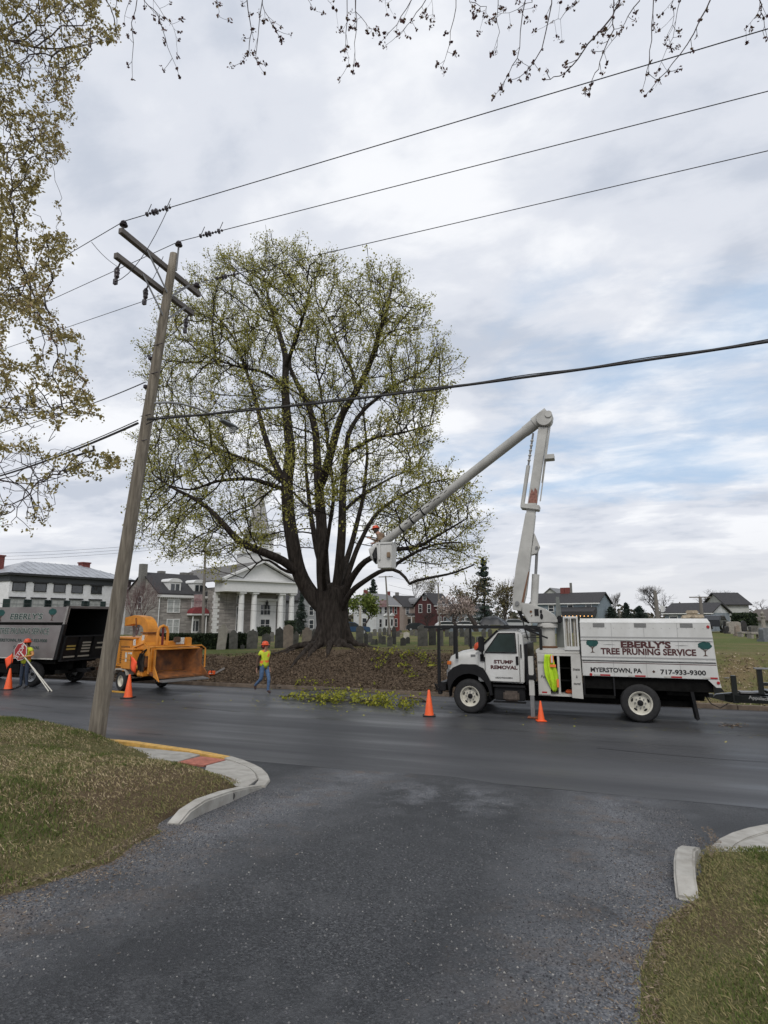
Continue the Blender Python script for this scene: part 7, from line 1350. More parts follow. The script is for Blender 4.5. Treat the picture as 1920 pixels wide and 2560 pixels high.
loop = MB().tube([(1.62, -.42, 1.74), (1.62, -.42, 2.25), (1.62, -.36, 2.40), (1.62, -.22, 2.46), (1.62, -.08, 2.40), (1.62, -.02, 2.25), (1.62, -.02, 1.74)], .055, 8).build('hydraulic_loop', orange, K, smooth=True); MB().tube([(1.62, -.22, 1.74), (1.62, -.22, 2.42)], .045, 8).build('cylinder', mat('dark_red', (.12, .012, .012), .5), loop)
kb('winch', orange, 1.82, 2.1, -.25, .25, 1.70, 1.90, .04); kb('decal', decal, 2.1, 2.12, .05, .40, 1.78, 2.02); kb('control_box', orange, 2.0, 2.18, .45, .70, 1.67, 2.02, .03); kb('control_valve', meshm, 2.19, 2.35, -.12, .12, 1.85, 2.05, .03)
# infeed hopper, flaring towards the right
def hp(x, y, z): return (x, y, z)
near = MB().add([hp(1.80, -.64, .80), hp(2.30, -.86, .66), hp(2.30, -.86, 1.62), hp(1.80, -.64, 1.60), hp(1.80, -.60, .80), hp(2.30, -.82, .66), hp(2.30, -.82, 1.62), hp(1.80, -.60, 1.60)], [(0, 1, 2, 3), (7, 6, 5, 4), (0, 4, 5, 1), (1, 5, 6, 2), (2, 6, 7, 3), (3, 7, 4, 0)]).build('hopper_side', orange, K)
far_ = MB().add([hp(1.80, .60, .80), hp(2.42, .98, .66), hp(2.42, .98, 1.62), hp(1.80, .60, 1.60), hp(1.80, .64, .80), hp(2.42, 1.02, .66), hp(2.42, 1.02, 1.62), hp(1.80, .64, 1.60)], [(0, 1, 2, 3), (7, 6, 5, 4), (0, 4, 5, 1), (1, 5, 6, 2), (2, 6, 7, 3), (3, 7, 4, 0)]).build('hopper_side', orange_r, K)
MB().prism([(1.80, .74), (2.55, .60), (2.55, .65), (1.80, .80)], -.84, 1.0).build('hopper_tray', orange_r, K); MB().prism([(1.80, 1.60), (2.3, 1.60), (2.3, 1.65), (1.80, 1.66)], -.58, .98).build('hopper_top', orange, K); kb('hopper_back', orange_r, 1.79, 1.82, -.60, .60, .82, 1.59)
MB().add([(2.3, -.88, .66), (2.75, -.92, .52), (2.3, -.88, 1.02), (2.3, -.84, .66), (2.75, -.88, .52), (2.3, -.84, 1.02)], [(0, 1, 2), (5, 4, 3), (0, 3, 4, 1), (1, 4, 5, 2), (2, 5, 3, 0)]).build('tray_wing', orange, K); MB().add([(2.42, .98, .66), (2.95, 1.05, .52), (2.42, .98, 1.02), (2.42, 1.02, .66), (2.95, 1.09, .52), (2.42, 1.02, 1.02)], [(0, 1, 2), (5, 4, 3), (0, 3, 4, 1), (1, 4, 5, 2), (2, 5, 3, 0)]).build('tray_wing', orange_r, K)
MB().prism([(2.5, .52), (2.95, .50), (2.95, .535), (2.5, .56)], -.86, 1.02).build('fold_tray', grey_s, K)
MB().tube([(2.0, -.90, 1.55), (2.1, -.94, 1.70), (2.42, -.92, 1.72), (2.5, -.2, 1.72), (2.52, .9, 1.72), (2.52, 1.08, 1.60), (2.52, 1.08, .9)], .03, 8).build('control_bar', orange, K, smooth=True); MB().tube([(2.02, -.92, .75), (2.0, -.92, 1.55)], .035, 8).build('control_bar', orange, K)
for y, f_ in ((-.81, -1), (.81, 1)):
    M = Matrix.Translation((0, y, .37)) @ Matrix.Rotation(PI / 2, 4, 'X'); w2 = .12; s_ = -f_
    t_ = MB().lathe([(.20, -w2 * .85), (.33, -w2), (.36, -w2 * .7), (.37, 0), (.36, w2 * .7), (.33, w2), (.20, w2 * .85)], 32, M, False).build('wheel', rubber, K, smooth=True); MB().lathe([(.02, s_ * w2 * .5), (.08, s_ * w2 * .5), (.10, s_ * w2 * .3), (.17, s_ * w2 * .35), (.195, s_ * w2 * .85), (.21, s_ * w2 * .9), (.21, -s_ * w2 * .8)], 24, M, False).build('rim', rim_w, t_, smooth=True)
    fd = MB().prism([(-.52, .62), (-.44, .78), (-.36, .83), (.36, .83), (.44, .78), (.52, .62), (.47, .62), (.40, .74), (.33, .785), (-.33, .785), (-.40, .74), (-.47, .62)], y - .15, y + .15).build('mudguard', mat('cream_guard', (.36, .34, .30), .6, .15, 5), K)
MB().tube([(0, -.8, .37), (0, .8, .37)], .06, 8).build('axle', under, K); kb('under_frame', under, -1.6, 1.6, -.40, .40, .50, .618)
# ================================================================== ROADSIDE POLE, LINES, LAMP
polew = mat('pole_wood', (.12, .102, .08), .95, col2=(.29, .255, .205), vscale=3.0, bump=.9, bscale=10, stretch=(6, 6, .35)); armw = mat('arm_wood', (.15, .135, .125), .9, .25, 4, stretch=(6, .5, 6)); porc = mat('brown_porcelain', (.035, .025, .03), .3); alu = mat('lamp_grey', (.17, .19, .20), .5, .15, 6, metal=.3)
PBASE, PTOP = Vector((-10.12, 10.2, .2)), Vector((-8.97, 10.2, 11.36)); pa = PTOP - PBASE
def pole_at(z): return PBASE + pa * ((z - PBASE.z) / pa.z)
U = PB.root = thing('utility_pole', 'weathered wooden utility pole leaning right on the left verge', 'utility pole', PBASE)
n = 22; mb = PB(); NSg = 26
for i in range(n):
    t = i / (n - 1); c = PBASE + pa * t - Vector((0, 0, .4 if i == 0 else 0)); r = .178 - .085 * t
    for j in range(NSg): a = 2 * PI * j / NSg; rr_ = r * (1 + .025 * noise.noise(Vector((math.cos(a) * 3, math.sin(a) * 3, t * 5)))); mb.v.append((c.x + rr_ * math.cos(a), c.y + rr_ * math.sin(a), c.z))
mb.f = [(i * NSg + j, i * NSg + (j + 1) % NSg, (i + 1) * NSg + (j + 1) % NSg, (i + 1) * NSg + j) for i in range(n - 1) for j in range(NSg)] + [tuple((n - 1) * NSg + j for j in range(NSg))]
o = mb.build('pole', polew); o.data.polygons.foreach_set('use_smooth', [True] * len(o.data.polygons))
X1, X2 = pole_at(11.0).x - .13, pole_at(10.43).x - .14
arm1 = PB().box(X1 - .055, X1 + .055, 8.70, 11.42, 10.94, 11.07).build('crossarm', armw, bevel=.008); arm2 = PB().box(X2 - .055, X2 + .055, 8.70, 11.30, 10.36, 10.49).build('crossarm', armw, bevel=.008)
for arm, xx, zz in ((arm1, X1, 10.94), (arm2, X2, 10.36)):
    for sg in (-1, 1): PB().bar((xx + .06, 10.2 + sg * .75, zz + .06), (xx + .12, 10.2 + sg * .08, zz - .62), .012, .045).build('brace', grey_s, arm)
def insul(p, par=None):
    q = PB().lathe([(.02, -.10), (.022, 0), (.085, .01), (.09, .03), (.05, .06), (.07, .07), (.06, .10), (.03, .13)], 14, Matrix.Translation(p)).build('insulator', porc, par, smooth=True); return Vector(p) + Vector((0, 0, .12))
i1 = insul((X1, 8.78, 11.16)); i3 = insul((X1, 11.30, 11.16)); PB().bar((PTOP.x + .10, 10.2, 10.9), (PTOP.x + .12, 10.2, 11.48), .03, .03).build('pole_pin', grey_s); i2 = insul((PTOP.x + .12, 10.2, 11.55))
def cutout(y, nm):
    z = 10.34; c = PB().tube([(X2, y, z), (X2 - .05, y, z - .10), (X2 - .05, y, z - .14)], .018, 6).build('cutout', porc); PB().lathe([(.03, 0), (.055, -.05), (.045, -.08), (.06, -.13), (.045, -.16), (.055, -.22), (.03, -.26)], 12, Matrix.Translation((X2 - .07, y, z - .10))).build('fuse_insulator', porc, c, smooth=True)
    PB().tube([(X2 - .14, y, z - .14), (X2 - .05, y - .05, z - .40), (X2 - .03, y - .06, z - .48)], .018, 6).build('fuse_tube', porc, c); PB().box(X2 - .10, X2 - .02, y - .06, y - .0, z - .52, z - .40).build('fuse_clip', porc, c)
for y in (8.85, 9.72, 11.15): cutout(y, '')
for (a, b, s_) in (((X1 - .9, 8.80, 11.0), (X2 - .07, 8.85, 10.26), .05), ((X2 - .04, 8.8, 9.86), (X1 + 1.2, 8.8, 11.4), .35), ((X2 - .07, 9.72, 10.25), (X2 + .1, 10.0, 11.2), .1)):
    a, b = Vector(a), Vector(b); PB().tube([a.lerp(b, t) + Vector((0, 0, -4 * s_ * t * (1 - t))) for t in np.linspace(0, 1, 9)], .007, 4).build('jumper_wire', wire_m)
for z in (8.75, 8.05): q = pole_at(z); PB().lathe([(.02, -.05), (.05, -.03), (.05, .03), (.02, .05)], 10, Matrix.Translation((q.x - .19, q.y - .02, z))).build('spool_insulator', porc, smooth=True)
for z in (6.7, 7.3, 8.3, 9.0): q = pole_at(z); PB().tube([(q.x - .10, q.y - .1, z), (q.x + .20, q.y - .12, z + .01)], .012, 5).build('bolt', porc)
PB.root = None
# lines over the street
def run(label, start, px, py, Y, lpx, lpy, LY, r, extra=1.35, m=None, name='power_line'):
    e = on_y(px, py, Y); e = start + (e - start) * extra; l_ = on_y(lpx, lpy, LY); l_ = start + (l_ - start) * 1.3; return wire(label, [l_, start, e], r, .0, name, 12, 'lines along the street', m)
run('topmost thin line from the near end of the upper crossarm', i1, 1920, 72, 8.78, -200, 854, 16, .009); run('middle thin line over the top of the wooden pole', i2, 1920, 228, 10.2, -200, 899, 16.5, .009); run('third thin line passing before the top of the big maple', i3, 1920, 377, 11.3, -200, 944, 17, .009)
for (p, px, py, Y, lab) in ((i1, 1920, 72, 8.78, 'row of dark line clamps on the topmost thin line'), (i2, 1920, 228, 10.2, 'row of dark line clamps on the middle thin line'), (i3, 1920, 377, 11.3, 'row of dark line clamps on the third thin line')):
    e = on_y(px, py, Y); d = (e - p).normalized(); c = p + d * .62; Kp = PB.root = thing('line_clamp', lab, 'line clamp', c, 0, 'line clamps near the pole')
    for k, r in enumerate((.05, .03, .065, .065, .03, .03, .06, .03)):
        q = c + d * (k * .085); Mx = Matrix.Translation(q) @ d.to_track_quat('Z', 'Y').to_matrix().to_4x4(); PB().lathe([(r * .5, -.025), (r, -.01), (r, .01), (r * .5, .025)], 8, Mx).build('disc', porc)
    for k in (0, 6): q = c + d * (k * .085); PB().tube([q, q + Vector((.10, 0, .22))], .008, 4).build('tail', wire_m)
    PB.root = None
q = pole_at(7.15) + Vector((.14, 0, 0)); q = Vector((q.x, 10.06, on_y(376, 1048, 10.06).z))
cable_m = mat('cable_black', (.025, .024, .025), .7, .2, 20)
e = on_y(1920, 827, 10.0); ee = q + (e - q) * 1.4; Q = [q.lerp(ee, t / 60) + Vector((0, 0, -.22 * 4 * (t / 60) * (1 - t / 60))) for t in range(61)]
tag(MB().tube(Q, .024, 7, cap=False).build('communication_cable', cable_m, None, fix=False), 'thick black cable crossing the view before the big maple', 'cable', 'lines along the street'); tag(MB().tube([p + Vector((0, 0, .028 + .012 * math.sin(i * .9))) for i, p in enumerate(Q)], .010, 5, cap=False).build('messenger_wire', cable_m, None, fix=False), 'thin support wire lashed on top of the thick black cable', 'cable', 'lines along the street')
tag(MB().tube([q + Vector((0, -.02, -.12)), q + Vector((.25, 0, -.02)), q + Vector((.7, 0, -.04)), q + Vector((1.6, 0, -.06))], .014, 5).build('cable_tail', cable_m, None), 'short loose cable end joining the thick cable at the pole', 'cable')
q = Vector((q.x - .3, 10.1, on_y(345, 1058, 10.1).z)); l_ = on_y(-200, 1226, 16); Kc = PB.root = thing('communication_cable', 'thick cable bundle with a loop left of the wooden pole', 'cable', q, 0, 'lines along the street'); LQ = [q.lerp(l_, t / 24) + Vector((0, 0, -.35 * 4 * (t / 24) * (1 - t / 24))) for t in range(25)]
PB().tube(LQ, .028, 7).build('bundle', cable_m); PB().tube([p + Vector((0, 0, .07)) for p in LQ], .012, 5).build('support_wire', cable_m); lp = LQ[4]; PB().tube([lp + Vector((.5, 0, .02)), lp + Vector((.52, 0, -.10)), lp + Vector((.2, 0, -.15)), lp + Vector((-.25, .1, -.17)), lp + Vector((-.35, .15, -.07))], .03, 6).build('loop', cable_m)
PB.root = None
q = Vector((pole_at(8.05).x - .2, 10.18, on_y(352, 957, 10.18).z)); wire('twisted service drop falling left from the wooden pole', [q, on_y(216, 1014, 12.5), on_y(-150, 1130, 19)], .014, .02, 'service_drop', 12, 'lines along the street')
# street lamp on the pole
z0 = on_y(385, 1008, 10.2).z; b0 = pole_at(z0)
def on_x(px, py, X): r, fw = ray(px, py); return r * (X / r.x) + Vector((0, 0, CAM_Z))
hd = on_x(572, 1062, b0.x + .25); LM = PB.root = thing('street_lamp', 'grey street lamp on a curved arm from the wooden pole', 'street lamp', b0)
m1, m2 = on_x(450, 1009, b0.x + .1), on_x(520, 1032, b0.x + .18); PB().tube([b0 + Vector((.1, 0, 0)), b0.lerp(m1, .5) + Vector((.05, 0, .03)), m1, m1.lerp(m2, .5) + Vector((0, 0, .03)), m2, hd + Vector((0, -.30, .08))], [.03, .028, .026, .026, .026, .026], 10).build('arm', mat('lamp_arm', (.28, .28, .28), .5, metal=.4), smooth=True)
dh = (hd - m2).normalized(); Mh = Matrix.Translation(hd) @ dh.to_track_quat('X', 'Z').to_matrix().to_4x4()
hb = PB(); st = [(-.34, .04, .04), (-.30, .085, .06), (-.05, .11, .085), (.22, .12, .08), (.34, .08, .04)]
for (x, w_, h_) in st:
    for a in np.linspace(0, 2 * PI, 12, endpoint=False): hb.v.append(tuple(Mh @ Vector((x, w_ * math.cos(a), h_ * math.sin(a) * (1 if math.sin(a) > 0 else .5)))))
hb.f = [(i * 12 + j, i * 12 + (j + 1) % 12, (i + 1) * 12 + (j + 1) % 12, (i + 1) * 12 + j) for i in range(4) for j in range(12)] + [tuple(reversed(range(12))), tuple(48 + j for j in range(12))]; hb.build('lamp_head', alu, smooth=True)
PB().lathe([(.115, 0), (.11, -.06), (.085, -.12), (.03, -.145)], 16, Mh @ Matrix.Translation((.16, 0, -.035))).build('lens', mat('lamp_lens', (.42, .43, .42), .2, .2, 15, alpha=.55), smooth=True); PB().lathe([(.04, 0), (.04, .05), (.02, .065)], 10, Mh @ Matrix.Translation((-.02, 0, .08))).build('photocell', porc)
PB.root = None
# ================================================================== CONES AND ODDMENTS ON THE STREET
cone_o = mat('cone_orange', (.80, .105, .02), .55, .08, 5); cone_b = mat('cone_base_black', (.02, .02, .02), .7); flag_o = mat('flag_orange', (.90, .10, .03), .7)
def cone(label, px, py, h_, basem, flag=0):
    r, fw = ray(px, py); t = -CAM_Z / r.z; K_ = thing('traffic_cone', label, 'traffic cone', (r.x * t, r.y * t, 0), .3, 'traffic cones along the works'); s_ = h_ / .71
    MB().lathe([(.135 * s_, .03 * s_), (.125 * s_, .06 * s_), (.03 * s_, h_ - .01), (.022 * s_, h_)], 22).build('cone_body', cone_o, K_, smooth=True); MB().box(-.18 * s_, .18 * s_, -.18 * s_, .18 * s_, .005, .032 * s_).build('cone_base', basem, K_, bevel=.01)
    if flag:
        MB().tube([(0, 0, h_ - .02), (0.02 * flag, 0, h_ + .62)], .009, 6).build('flag_staff', cone_b, K_); mb = MB(); n_, m_ = 7, 6
        for i in range(n_):
            for j in range(m_): u, v = i / (n_ - 1), j / (m_ - 1); mb.v.append((.02 * flag - flag * u * .26 * (1 - .25 * v), .05 * math.sin(u * 5 + v * 2) + .02, h_ + .62 - v * .40 - u * .26 * (1 if flag > 0 else .75)))
        mb.f = [(i * m_ + j, i * m_ + j + 1, (i + 1) * m_ + j + 1, (i + 1) * m_ + j) for i in range(n_ - 1) for j in range(m_ - 1)]; f_ = mb.build('flag', flag_o, K_, smooth=True); f_.modifiers.new('Solidify', 'SOLIDIFY').thickness = .006
    return K_
cone('orange cone in front of the lorry nose', 1073, 1790, .72, cone_b); cone('small orange cone at the foot of the lorry outrigger', 1353, 1803, .53, cone_o); cone('orange cone with flag beside the chipper wheel', 320, 1745, .80, cone_b, -1); cone('orange cone with flag left of the man with the stop paddle', 20, 1724, .80, cone_b, 1)
r, fw = ray(293, 1731); t = -CAM_Z / r.z; yb = tag(MB().box(-.45, .45, -.05, .05, 0, .045).box(-.45, .45, .055, .10, 0, .03).build('yellow_board', mat('yellow_board_paint', (.50, .27, .04), .7, .2, 6), None), 'yellow board lying by the chipper wheel', 'board'); yb.location = (r.x * t, r.y * t, .004); yb.rotation_euler = (0, 0, -.12)
p, _ = hit(530, 1690); S_ = thing('chainsaw', 'orange chainsaw lying on the leaf litter right of the chipper', 'chainsaw', p, .25); saw_o = mat('saw_orange', (.65, .10, .02), .5)
MB().box(-.16, .14, -.08, .08, .05, .22).build('body', saw_o, S_, bevel=.03); MB().tube([(-.15, 0, .16), (-.32, 0, .15), (-.34, 0, .05), (-.16, 0, .05)], .02, 6).build('rear_handle', black_pl, S_, smooth=True); MB().tube([(.02, -.09, .10), (.0, -.10, .26), (.0, .10, .26), (.02, .09, .10)], .016, 6).build('front_handle', black_pl, S_, smooth=True)
br_ = MB().prism([(.14, .08), (.14, .16), (.52, .37), (.55, .34), (.55, .30)], -.008, .008).build('guide_bar', mat('bar_steel', (.4, .4, .4), .4, metal=.6), S_); MB().box(-.10, .06, -.082, .082, .10, .13).build('decal', decal, S_)
# cut branches
cut_leaf = tint_mat('cut_leaf', [(0.0, (.18, .20, .028)), (.6, (.33, .34, .045)), (1.0, (.45, .42, .07))], .6, .4); cutbark = mat('cut_bark', (.05, .042, .035), .9, .3, 8)
def cut_branch(label, cx, cy, L, rz, nb, per, seed, zf=lambda x, y: 0.0, spread=.085, wid=.7, thick=.02):
    rs = random.Random(seed); o = thing('cut_branch', label, 'branch', (cx, cy, zf(cx, cy)), 0, 'cut branches on the ground'); mb = MB(); C = []; c, s_ = math.cos(rz), math.sin(rz)
    def W(u, v, z): x, y = cx + u * c - v * s_, cy + u * s_ + v * c; return (x - cx, y - cy, zf(x, y) - zf(cx, cy) + z)
    mb.tube([W(-L / 2 + L * t, .12 * math.sin(t * 5), .05 + .10 * math.sin(t * PI)) for t in np.linspace(0, 1, 8)], [thick * (1 - .8 * t) for t in np.linspace(0, 1, 8)], 6)
    for k in range(nb):
        t = rs.uniform(.08, 1); u0 = -L / 2 + L * t; a = rs.choice((-1, 1)) * rs.uniform(.3, 1.1); l_ = rs.uniform(.35, .95) * wid * 1.3; zt = rs.uniform(.04, .42)
        pts = [W(u0 + l_ * q * math.cos(a), .12 * math.sin(t * 5) + l_ * q * math.sin(a), .06 + (zt - .06) * q + .04 * math.sin(q * 6)) for q in (0, .33, .66, 1)]; mb.tube(pts, [.008, .006, .005, .003], 4)
        for q in range(per): w_ = Vector(pts[2]).lerp(Vector(pts[3]), rs.uniform(-1.2, 1.1)); C.append((w_.x + rs.gauss(0, spread), w_.y + rs.gauss(0, spread), max(w_.z * .2 + .02, w_.z + rs.gauss(0, spread * .7))))
    mb.build('twigs', cutbark, o, fix=False); quads('leaves', rand_quads(np.array(C), .042, .8), cut_leaf, o); return o
def gxy(px, py): r, fw = ray(px, py); t = -CAM_Z / r.z; return r.x * t, r.y * t
x, y = gxy(770, 1752); cut_branch('leafy yellow green cut branch at the left of the pile on the street', x, y, 2.4, -.15, 30, 15, 1); x, y = gxy(850, 1757); cut_branch('leafy cut branch in the middle of the pile on the street', x, y, 2.6, .12, 36, 16, 2); x, y = gxy(930, 1764); cut_branch('leafy cut branch at the right of the pile on the street', x, y, 2.3, -.05, 30, 15, 3); x, y = gxy(745, 1722); cut_branch('cut branch leaning on the kerb behind the pile', x, y, 1.6, .5, 14, 11, 4); x, y = gxy(860, 1735); cut_branch('long bare stick with few leaves behind the pile', x, y, 3.4, .05, 10, 9, 5, thick=.03)
for k, (px, py, n_, lab) in enumerate(((945, 1650, 8, 'yellow green sprig low on the bank right of the roots'), (960, 1668, 8, 'trailing yellow green sprig down the bank'), (1020, 1662, 7, 'small yellow green sprig on the bank left of the cage'), (1050, 1645, 9, 'bright sprig at the top of the bank left of the cage'), (1040, 1690, 6, 'small sprig halfway down the bank near the lorry nose'), (1085, 1662, 8, 'sprig on the bank just inside the front cage'))):
    p, _ = hit(px, py); cut_branch(lab, p.x, p.y, .9, 1.3 + .5 * k, n_, 9, 20 + k, zfar, .06, .4, .01)
x, y = gxy(1036, 1752); rp = thing('rope_bundle', 'bundle of pale brown rope by the kerb before the lorry', 'rope', (x, y, 0)); rs = random.Random(9); rope_m = mat('rope_brown', (.14, .105, .08), .9, .3, 20)
for k in range(9): a = rs.uniform(-.25, .25); MB().tube([(-.55 + rs.uniform(0, .1), rs.uniform(-.12, .12), .03), (-.3, rs.uniform(-.14, .14), .06 + .14 * rs.random()), (.1, rs.uniform(-.12, .12), .05 + .13 * rs.random()), (.55, a, .03)], .03, 6).build('strand', rope_m, rp, smooth=True)
C = [(gxy(1830 + random.gauss(0, 16), 1814 + random.gauss(0, 3))) for i in range(120)]; stuff(quads('twig_litter', rand_quads(np.array([(x, y, .012) for x, y in C]), .05, .2, .9), lit_m), 'patch of twig litter on the street at right', 'litter')
# ================================================================== PEOPLE
skin_m = mat('skin', (.36, .20, .145), .6); hair_m = mat('dark_hair', (.02, .014, .011), .8); jeans = mat('blue_jeans', (.075, .135, .25), .85, .25, 12); jeans_d = mat('dark_jeans', (.022, .034, .060), .85, .25, 12); boots = mat('brown_boots', (.045, .022, .018), .7); boots_k = mat('black_boots', (.015, .014, .014), .7); brownj = mat('brown_jacket', (.095, .062, .045), .9, .15, 8); tan_j = mat('tan_jacket', (.17, .115, .075), .9, .15, 8); vest_h = mat('hivis_yellow', (.52, .60, .035), .7, .1, 9); sleeve_o = mat('hivis_sleeve', (.55, .27, .10), .8, .2, 9); helm = mat('helmet_orange', (.62, .075, .02), .4); muff = mat('muff_red', (.25, .02, .02), .5)
BASE = dict(pel=(0, 0, .97), sp=(0, .0, 1.14), ch=(0, 0, 1.34), nk=(0, .0, 1.50), hb=(0, -.01, 1.58), ht=(0, -.015, 1.70),
    hl=(.10, 0, .93), kl=(.11, -.02, .52), al=(.11, .01, .10), tl=(.12, -.15, .045), hr=(-.10, 0, .93), kr=(-.11, -.02, .52), ar=(-.11, .01, .10), tr=(-.12, -.15, .045),
    sl=(.175, 0, 1.43), el=(.23, .02, 1.16), wl=(.25, -.06, .92), sr=(-.175, 0, 1.43), er=(-.23, .02, 1.16), wr=(-.25, -.06, .92))
def person(label, loc, rz, pose, mats, look=(0, -1, 0), vest=None, scale=1.0, curl=.5, bulk=1.0):
    J = {k: Vector(v) for k, v in {**BASE, **pose}.items()}; V, E, R, G = [], [], [], []; idx = {}
    def vtx(k, p, r): idx[k] = len(V); V.append(tuple(p)); R.append(r); return idx[k]
    rad = dict(pel=(.155, .12), sp=(.145, .11), ch=(.165, .12), nk=(.062, .062), hb=(.078, .085), ht=(.085, .095), hl=(.098, .10), hr=(.098, .10), kl=(.066, .068), kr=(.066, .068), al=(.046, .05), ar=(.046, .05), tl=(.045, .036), tr=(.045, .036), sl=(.075, .075), sr=(.075, .075), el=(.05, .05), er=(.05, .05), wl=(.033, .033), wr=(.033, .033))
    for k in ('sp', 'ch', 'sl', 'sr', 'el', 'er'): rad[k] = tuple(q * bulk for q in rad[k])
    for k in ('pel', 'sp', 'ch', 'nk', 'hb', 'ht', 'hl', 'kl', 'al', 'tl', 'hr', 'kr', 'ar', 'tr', 'sl', 'el', 'wl', 'sr', 'er', 'wr'): vtx(k, J[k], rad[k])
    bones = [('pel', 'sp', 'torso'), ('sp', 'ch', 'torso'), ('ch', 'nk', 'neck'), ('nk', 'hb', 'head'), ('hb', 'ht', 'head'), ('pel', 'hl', 'leg'), ('hl', 'kl', 'leg'), ('kl', 'al', 'leg'), ('al', 'tl', 'foot'), ('pel', 'hr', 'leg'), ('hr', 'kr', 'leg'), ('kr', 'ar', 'leg'), ('ar', 'tr', 'foot'), ('ch', 'sl', 'torso'), ('sl', 'el', 'arm'), ('el', 'wl', 'arm'), ('ch', 'sr', 'torso'), ('sr', 'er', 'arm'), ('er', 'wr', 'arm')]
    segs = [(J[a], J[b], g) for a, b, g in bones]; E = [(idx[a], idx[b]) for a, b, g in bones]
    lk = Vector(look).normalized(); hm = J['hb'].lerp(J['ht'], .45); nz = vtx('nose', hm + lk * .105 + Vector((0, 0, -.005)), (.014, .016)); E.append((idx['hb'], nz)); segs.append((J['hb'], Vector(V[nz]), 'head'))
    for s_ in 'lr':                      # hands: a palm and five unequal bent fingers
        w_, e_ = J['w' + s_], J['e' + s_]; d = (w_ - e_).normalized(); pm = w_ + d * .07; ip = vtx('p' + s_, pm, (.034, .022)); E.append((idx['w' + s_], ip)); segs.append((w_, pm, 'hand')); sd_ = d.cross(lk).normalized() if d.cross(lk).length > .1 else Vector((1, 0, 0)); nn = sd_.cross(d).normalized()
        for f_, (off, L1) in enumerate(((-.030, .060), (-.010, .072), (.010, .068), (.029, .052))):
            b_ = pm + d * .035 + sd_ * off; m_ = b_ + (d + nn * curl * .4).normalized() * L1 * .55; t_ = m_ + (d + nn * curl * 1.4).normalized() * L1 * .55
            i0 = vtx('f%s%d0' % (s_, f_), b_, (.0095, .0095)); i1_ = vtx('f%s%d1' % (s_, f_), m_, (.0088, .0088)); i2_ = vtx('f%s%d2' % (s_, f_), t_, (.0075, .0075)); E.extend([(ip, i0), (i0, i1_), (i1_, i2_)]); segs.append((pm, t_, 'hand'))
        b_ = pm - sd_ * .038 + d * .0; t1 = b_ + (d * .7 - sd_ * .6).normalized() * .045; i0 = vtx('t%s0' % s_, b_, (.011, .011)); i1_ = vtx('t%s1' % s_, t1, (.0085, .0085)); E.extend([(ip, i0), (i0, i1_)]); segs.append((b_, t1, 'hand'))
    me = bpy.data.meshes.new('skeleton'); me.from_pydata(V, E, []); tmp = bpy.data.objects.new('tmp', me); COL.objects.link(tmp); sk = tmp.modifiers.new('Skin', 'SKIN')
    sk.use_smooth_shade = True
    lay = me.skin_vertices[0].data if me.skin_vertices else None
    if lay is None:
        bm_ = bmesh.new(); bm_.from_mesh(me); bm_.verts.layers.skin.verify(); bm_.to_mesh(me); bm_.free(); lay = me.skin_vertices[0].data
    for i, r in enumerate(R): lay[i].radius = r; lay[i].use_root = (i == 0)
    tmp.modifiers.new('Sub', 'SUBSURF').levels = 1; bpy.context.view_layer.update(); dg = bpy.context.evaluated_depsgraph_get(); body = bpy.data.meshes.new_from_object(tmp.evaluated_get(dg)); bpy.data.objects.remove(tmp)
    P_ = thing('person', label, 'person', loc, rz); P_.scale = (scale,) * 3
    order = ['torso', 'leg', 'foot', 'arm', 'hand', 'head', 'neck']; body.materials.clear()
    for g in order: body.materials.append(mats[g])
    grp = []
    for f in body.polygons:
        c = f.center; best, bg_ = 9, 'torso'
        for a, b, g in segs:
            ab = b - a; t = max(0, min(1, (c - a).dot(ab) / max(1e-9, ab.length_squared))); dd = (c - a - ab * t).length - (.04 if g == 'torso' else 0)
            if dd < best: best, bg_ = dd, g
        if bg_ == 'leg' and c.z > J['pel'].z + .03: bg_ = 'torso'
        f.material_index = order.index(bg_); f.use_smooth = True; grp.append(bg_)
    ob = bpy.data.objects.new('body', body); COL.objects.link(ob); ob.parent = P_
    if vest:
        bm_ = bmesh.new(); bm_.from_mesh(body); bm_.faces.ensure_lookup_table(); bm_.normal_update()
        kill = [f for f in bm_.faces if grp[f.index] not in ('torso',) or f.calc_center_median().z < J['pel'].z - .02]; bmesh.ops.delete(bm_, geom=kill, context='FACES'); bm_.normal_update()
        for v in bm_.verts: v.co += v.normal * .016
        vm = bpy.data.meshes.new('vest'); bm_.to_mesh(vm); bm_.free(); vm.materials.clear(); vm.materials.append(vest); vm.materials.append(vest_o)
        for f in vm.polygons: f.use_smooth = True; zz = f.center.z; f.material_index = 1 if (abs(zz - J['sp'].z) < .04 or (zz > J['ch'].z - .1 and .07 < abs(f.center.x - J['ch'].x) < .12)) else 0
        vo = bpy.data.objects.new('vest', vm); COL.objects.link(vo); vo.parent = P_; vo.modifiers.new('Solidify', 'SOLIDIFY').thickness = .008
    # head: eyes, ears, mouth, hair, helmet
    ud = (J['ht'] - J['hb']).normalized(); sd_ = ud.cross(lk).normalized(); eyes = MB(); ear = MB(); 
    for sg in (-1, 1):
        q = hm + lk * .083 + sd_ * sg * .033 + ud * .022; eyes.lathe([(.0, -.010), (.010, -.004), (.010, .004), (.0, .010)], 8, Matrix.Translation(q)); q = hm + sd_ * sg * .088 - lk * .01; ear.lathe([(.0, -.03), (.014, -.015), (.018, .01), (.0, .03)], 8, Matrix.Translation(q))
    eyes.build('eyes', hair_m, P_); ear.build('ears', skin_m, P_, smooth=True); q = hm + lk * .092 - ud * .055; mo = MB(); mo.bar(q - sd_ * .025, q + sd_ * .025, .010, .010).build('mouth', mat('lip', (.25, .09, .08), .6), P_)
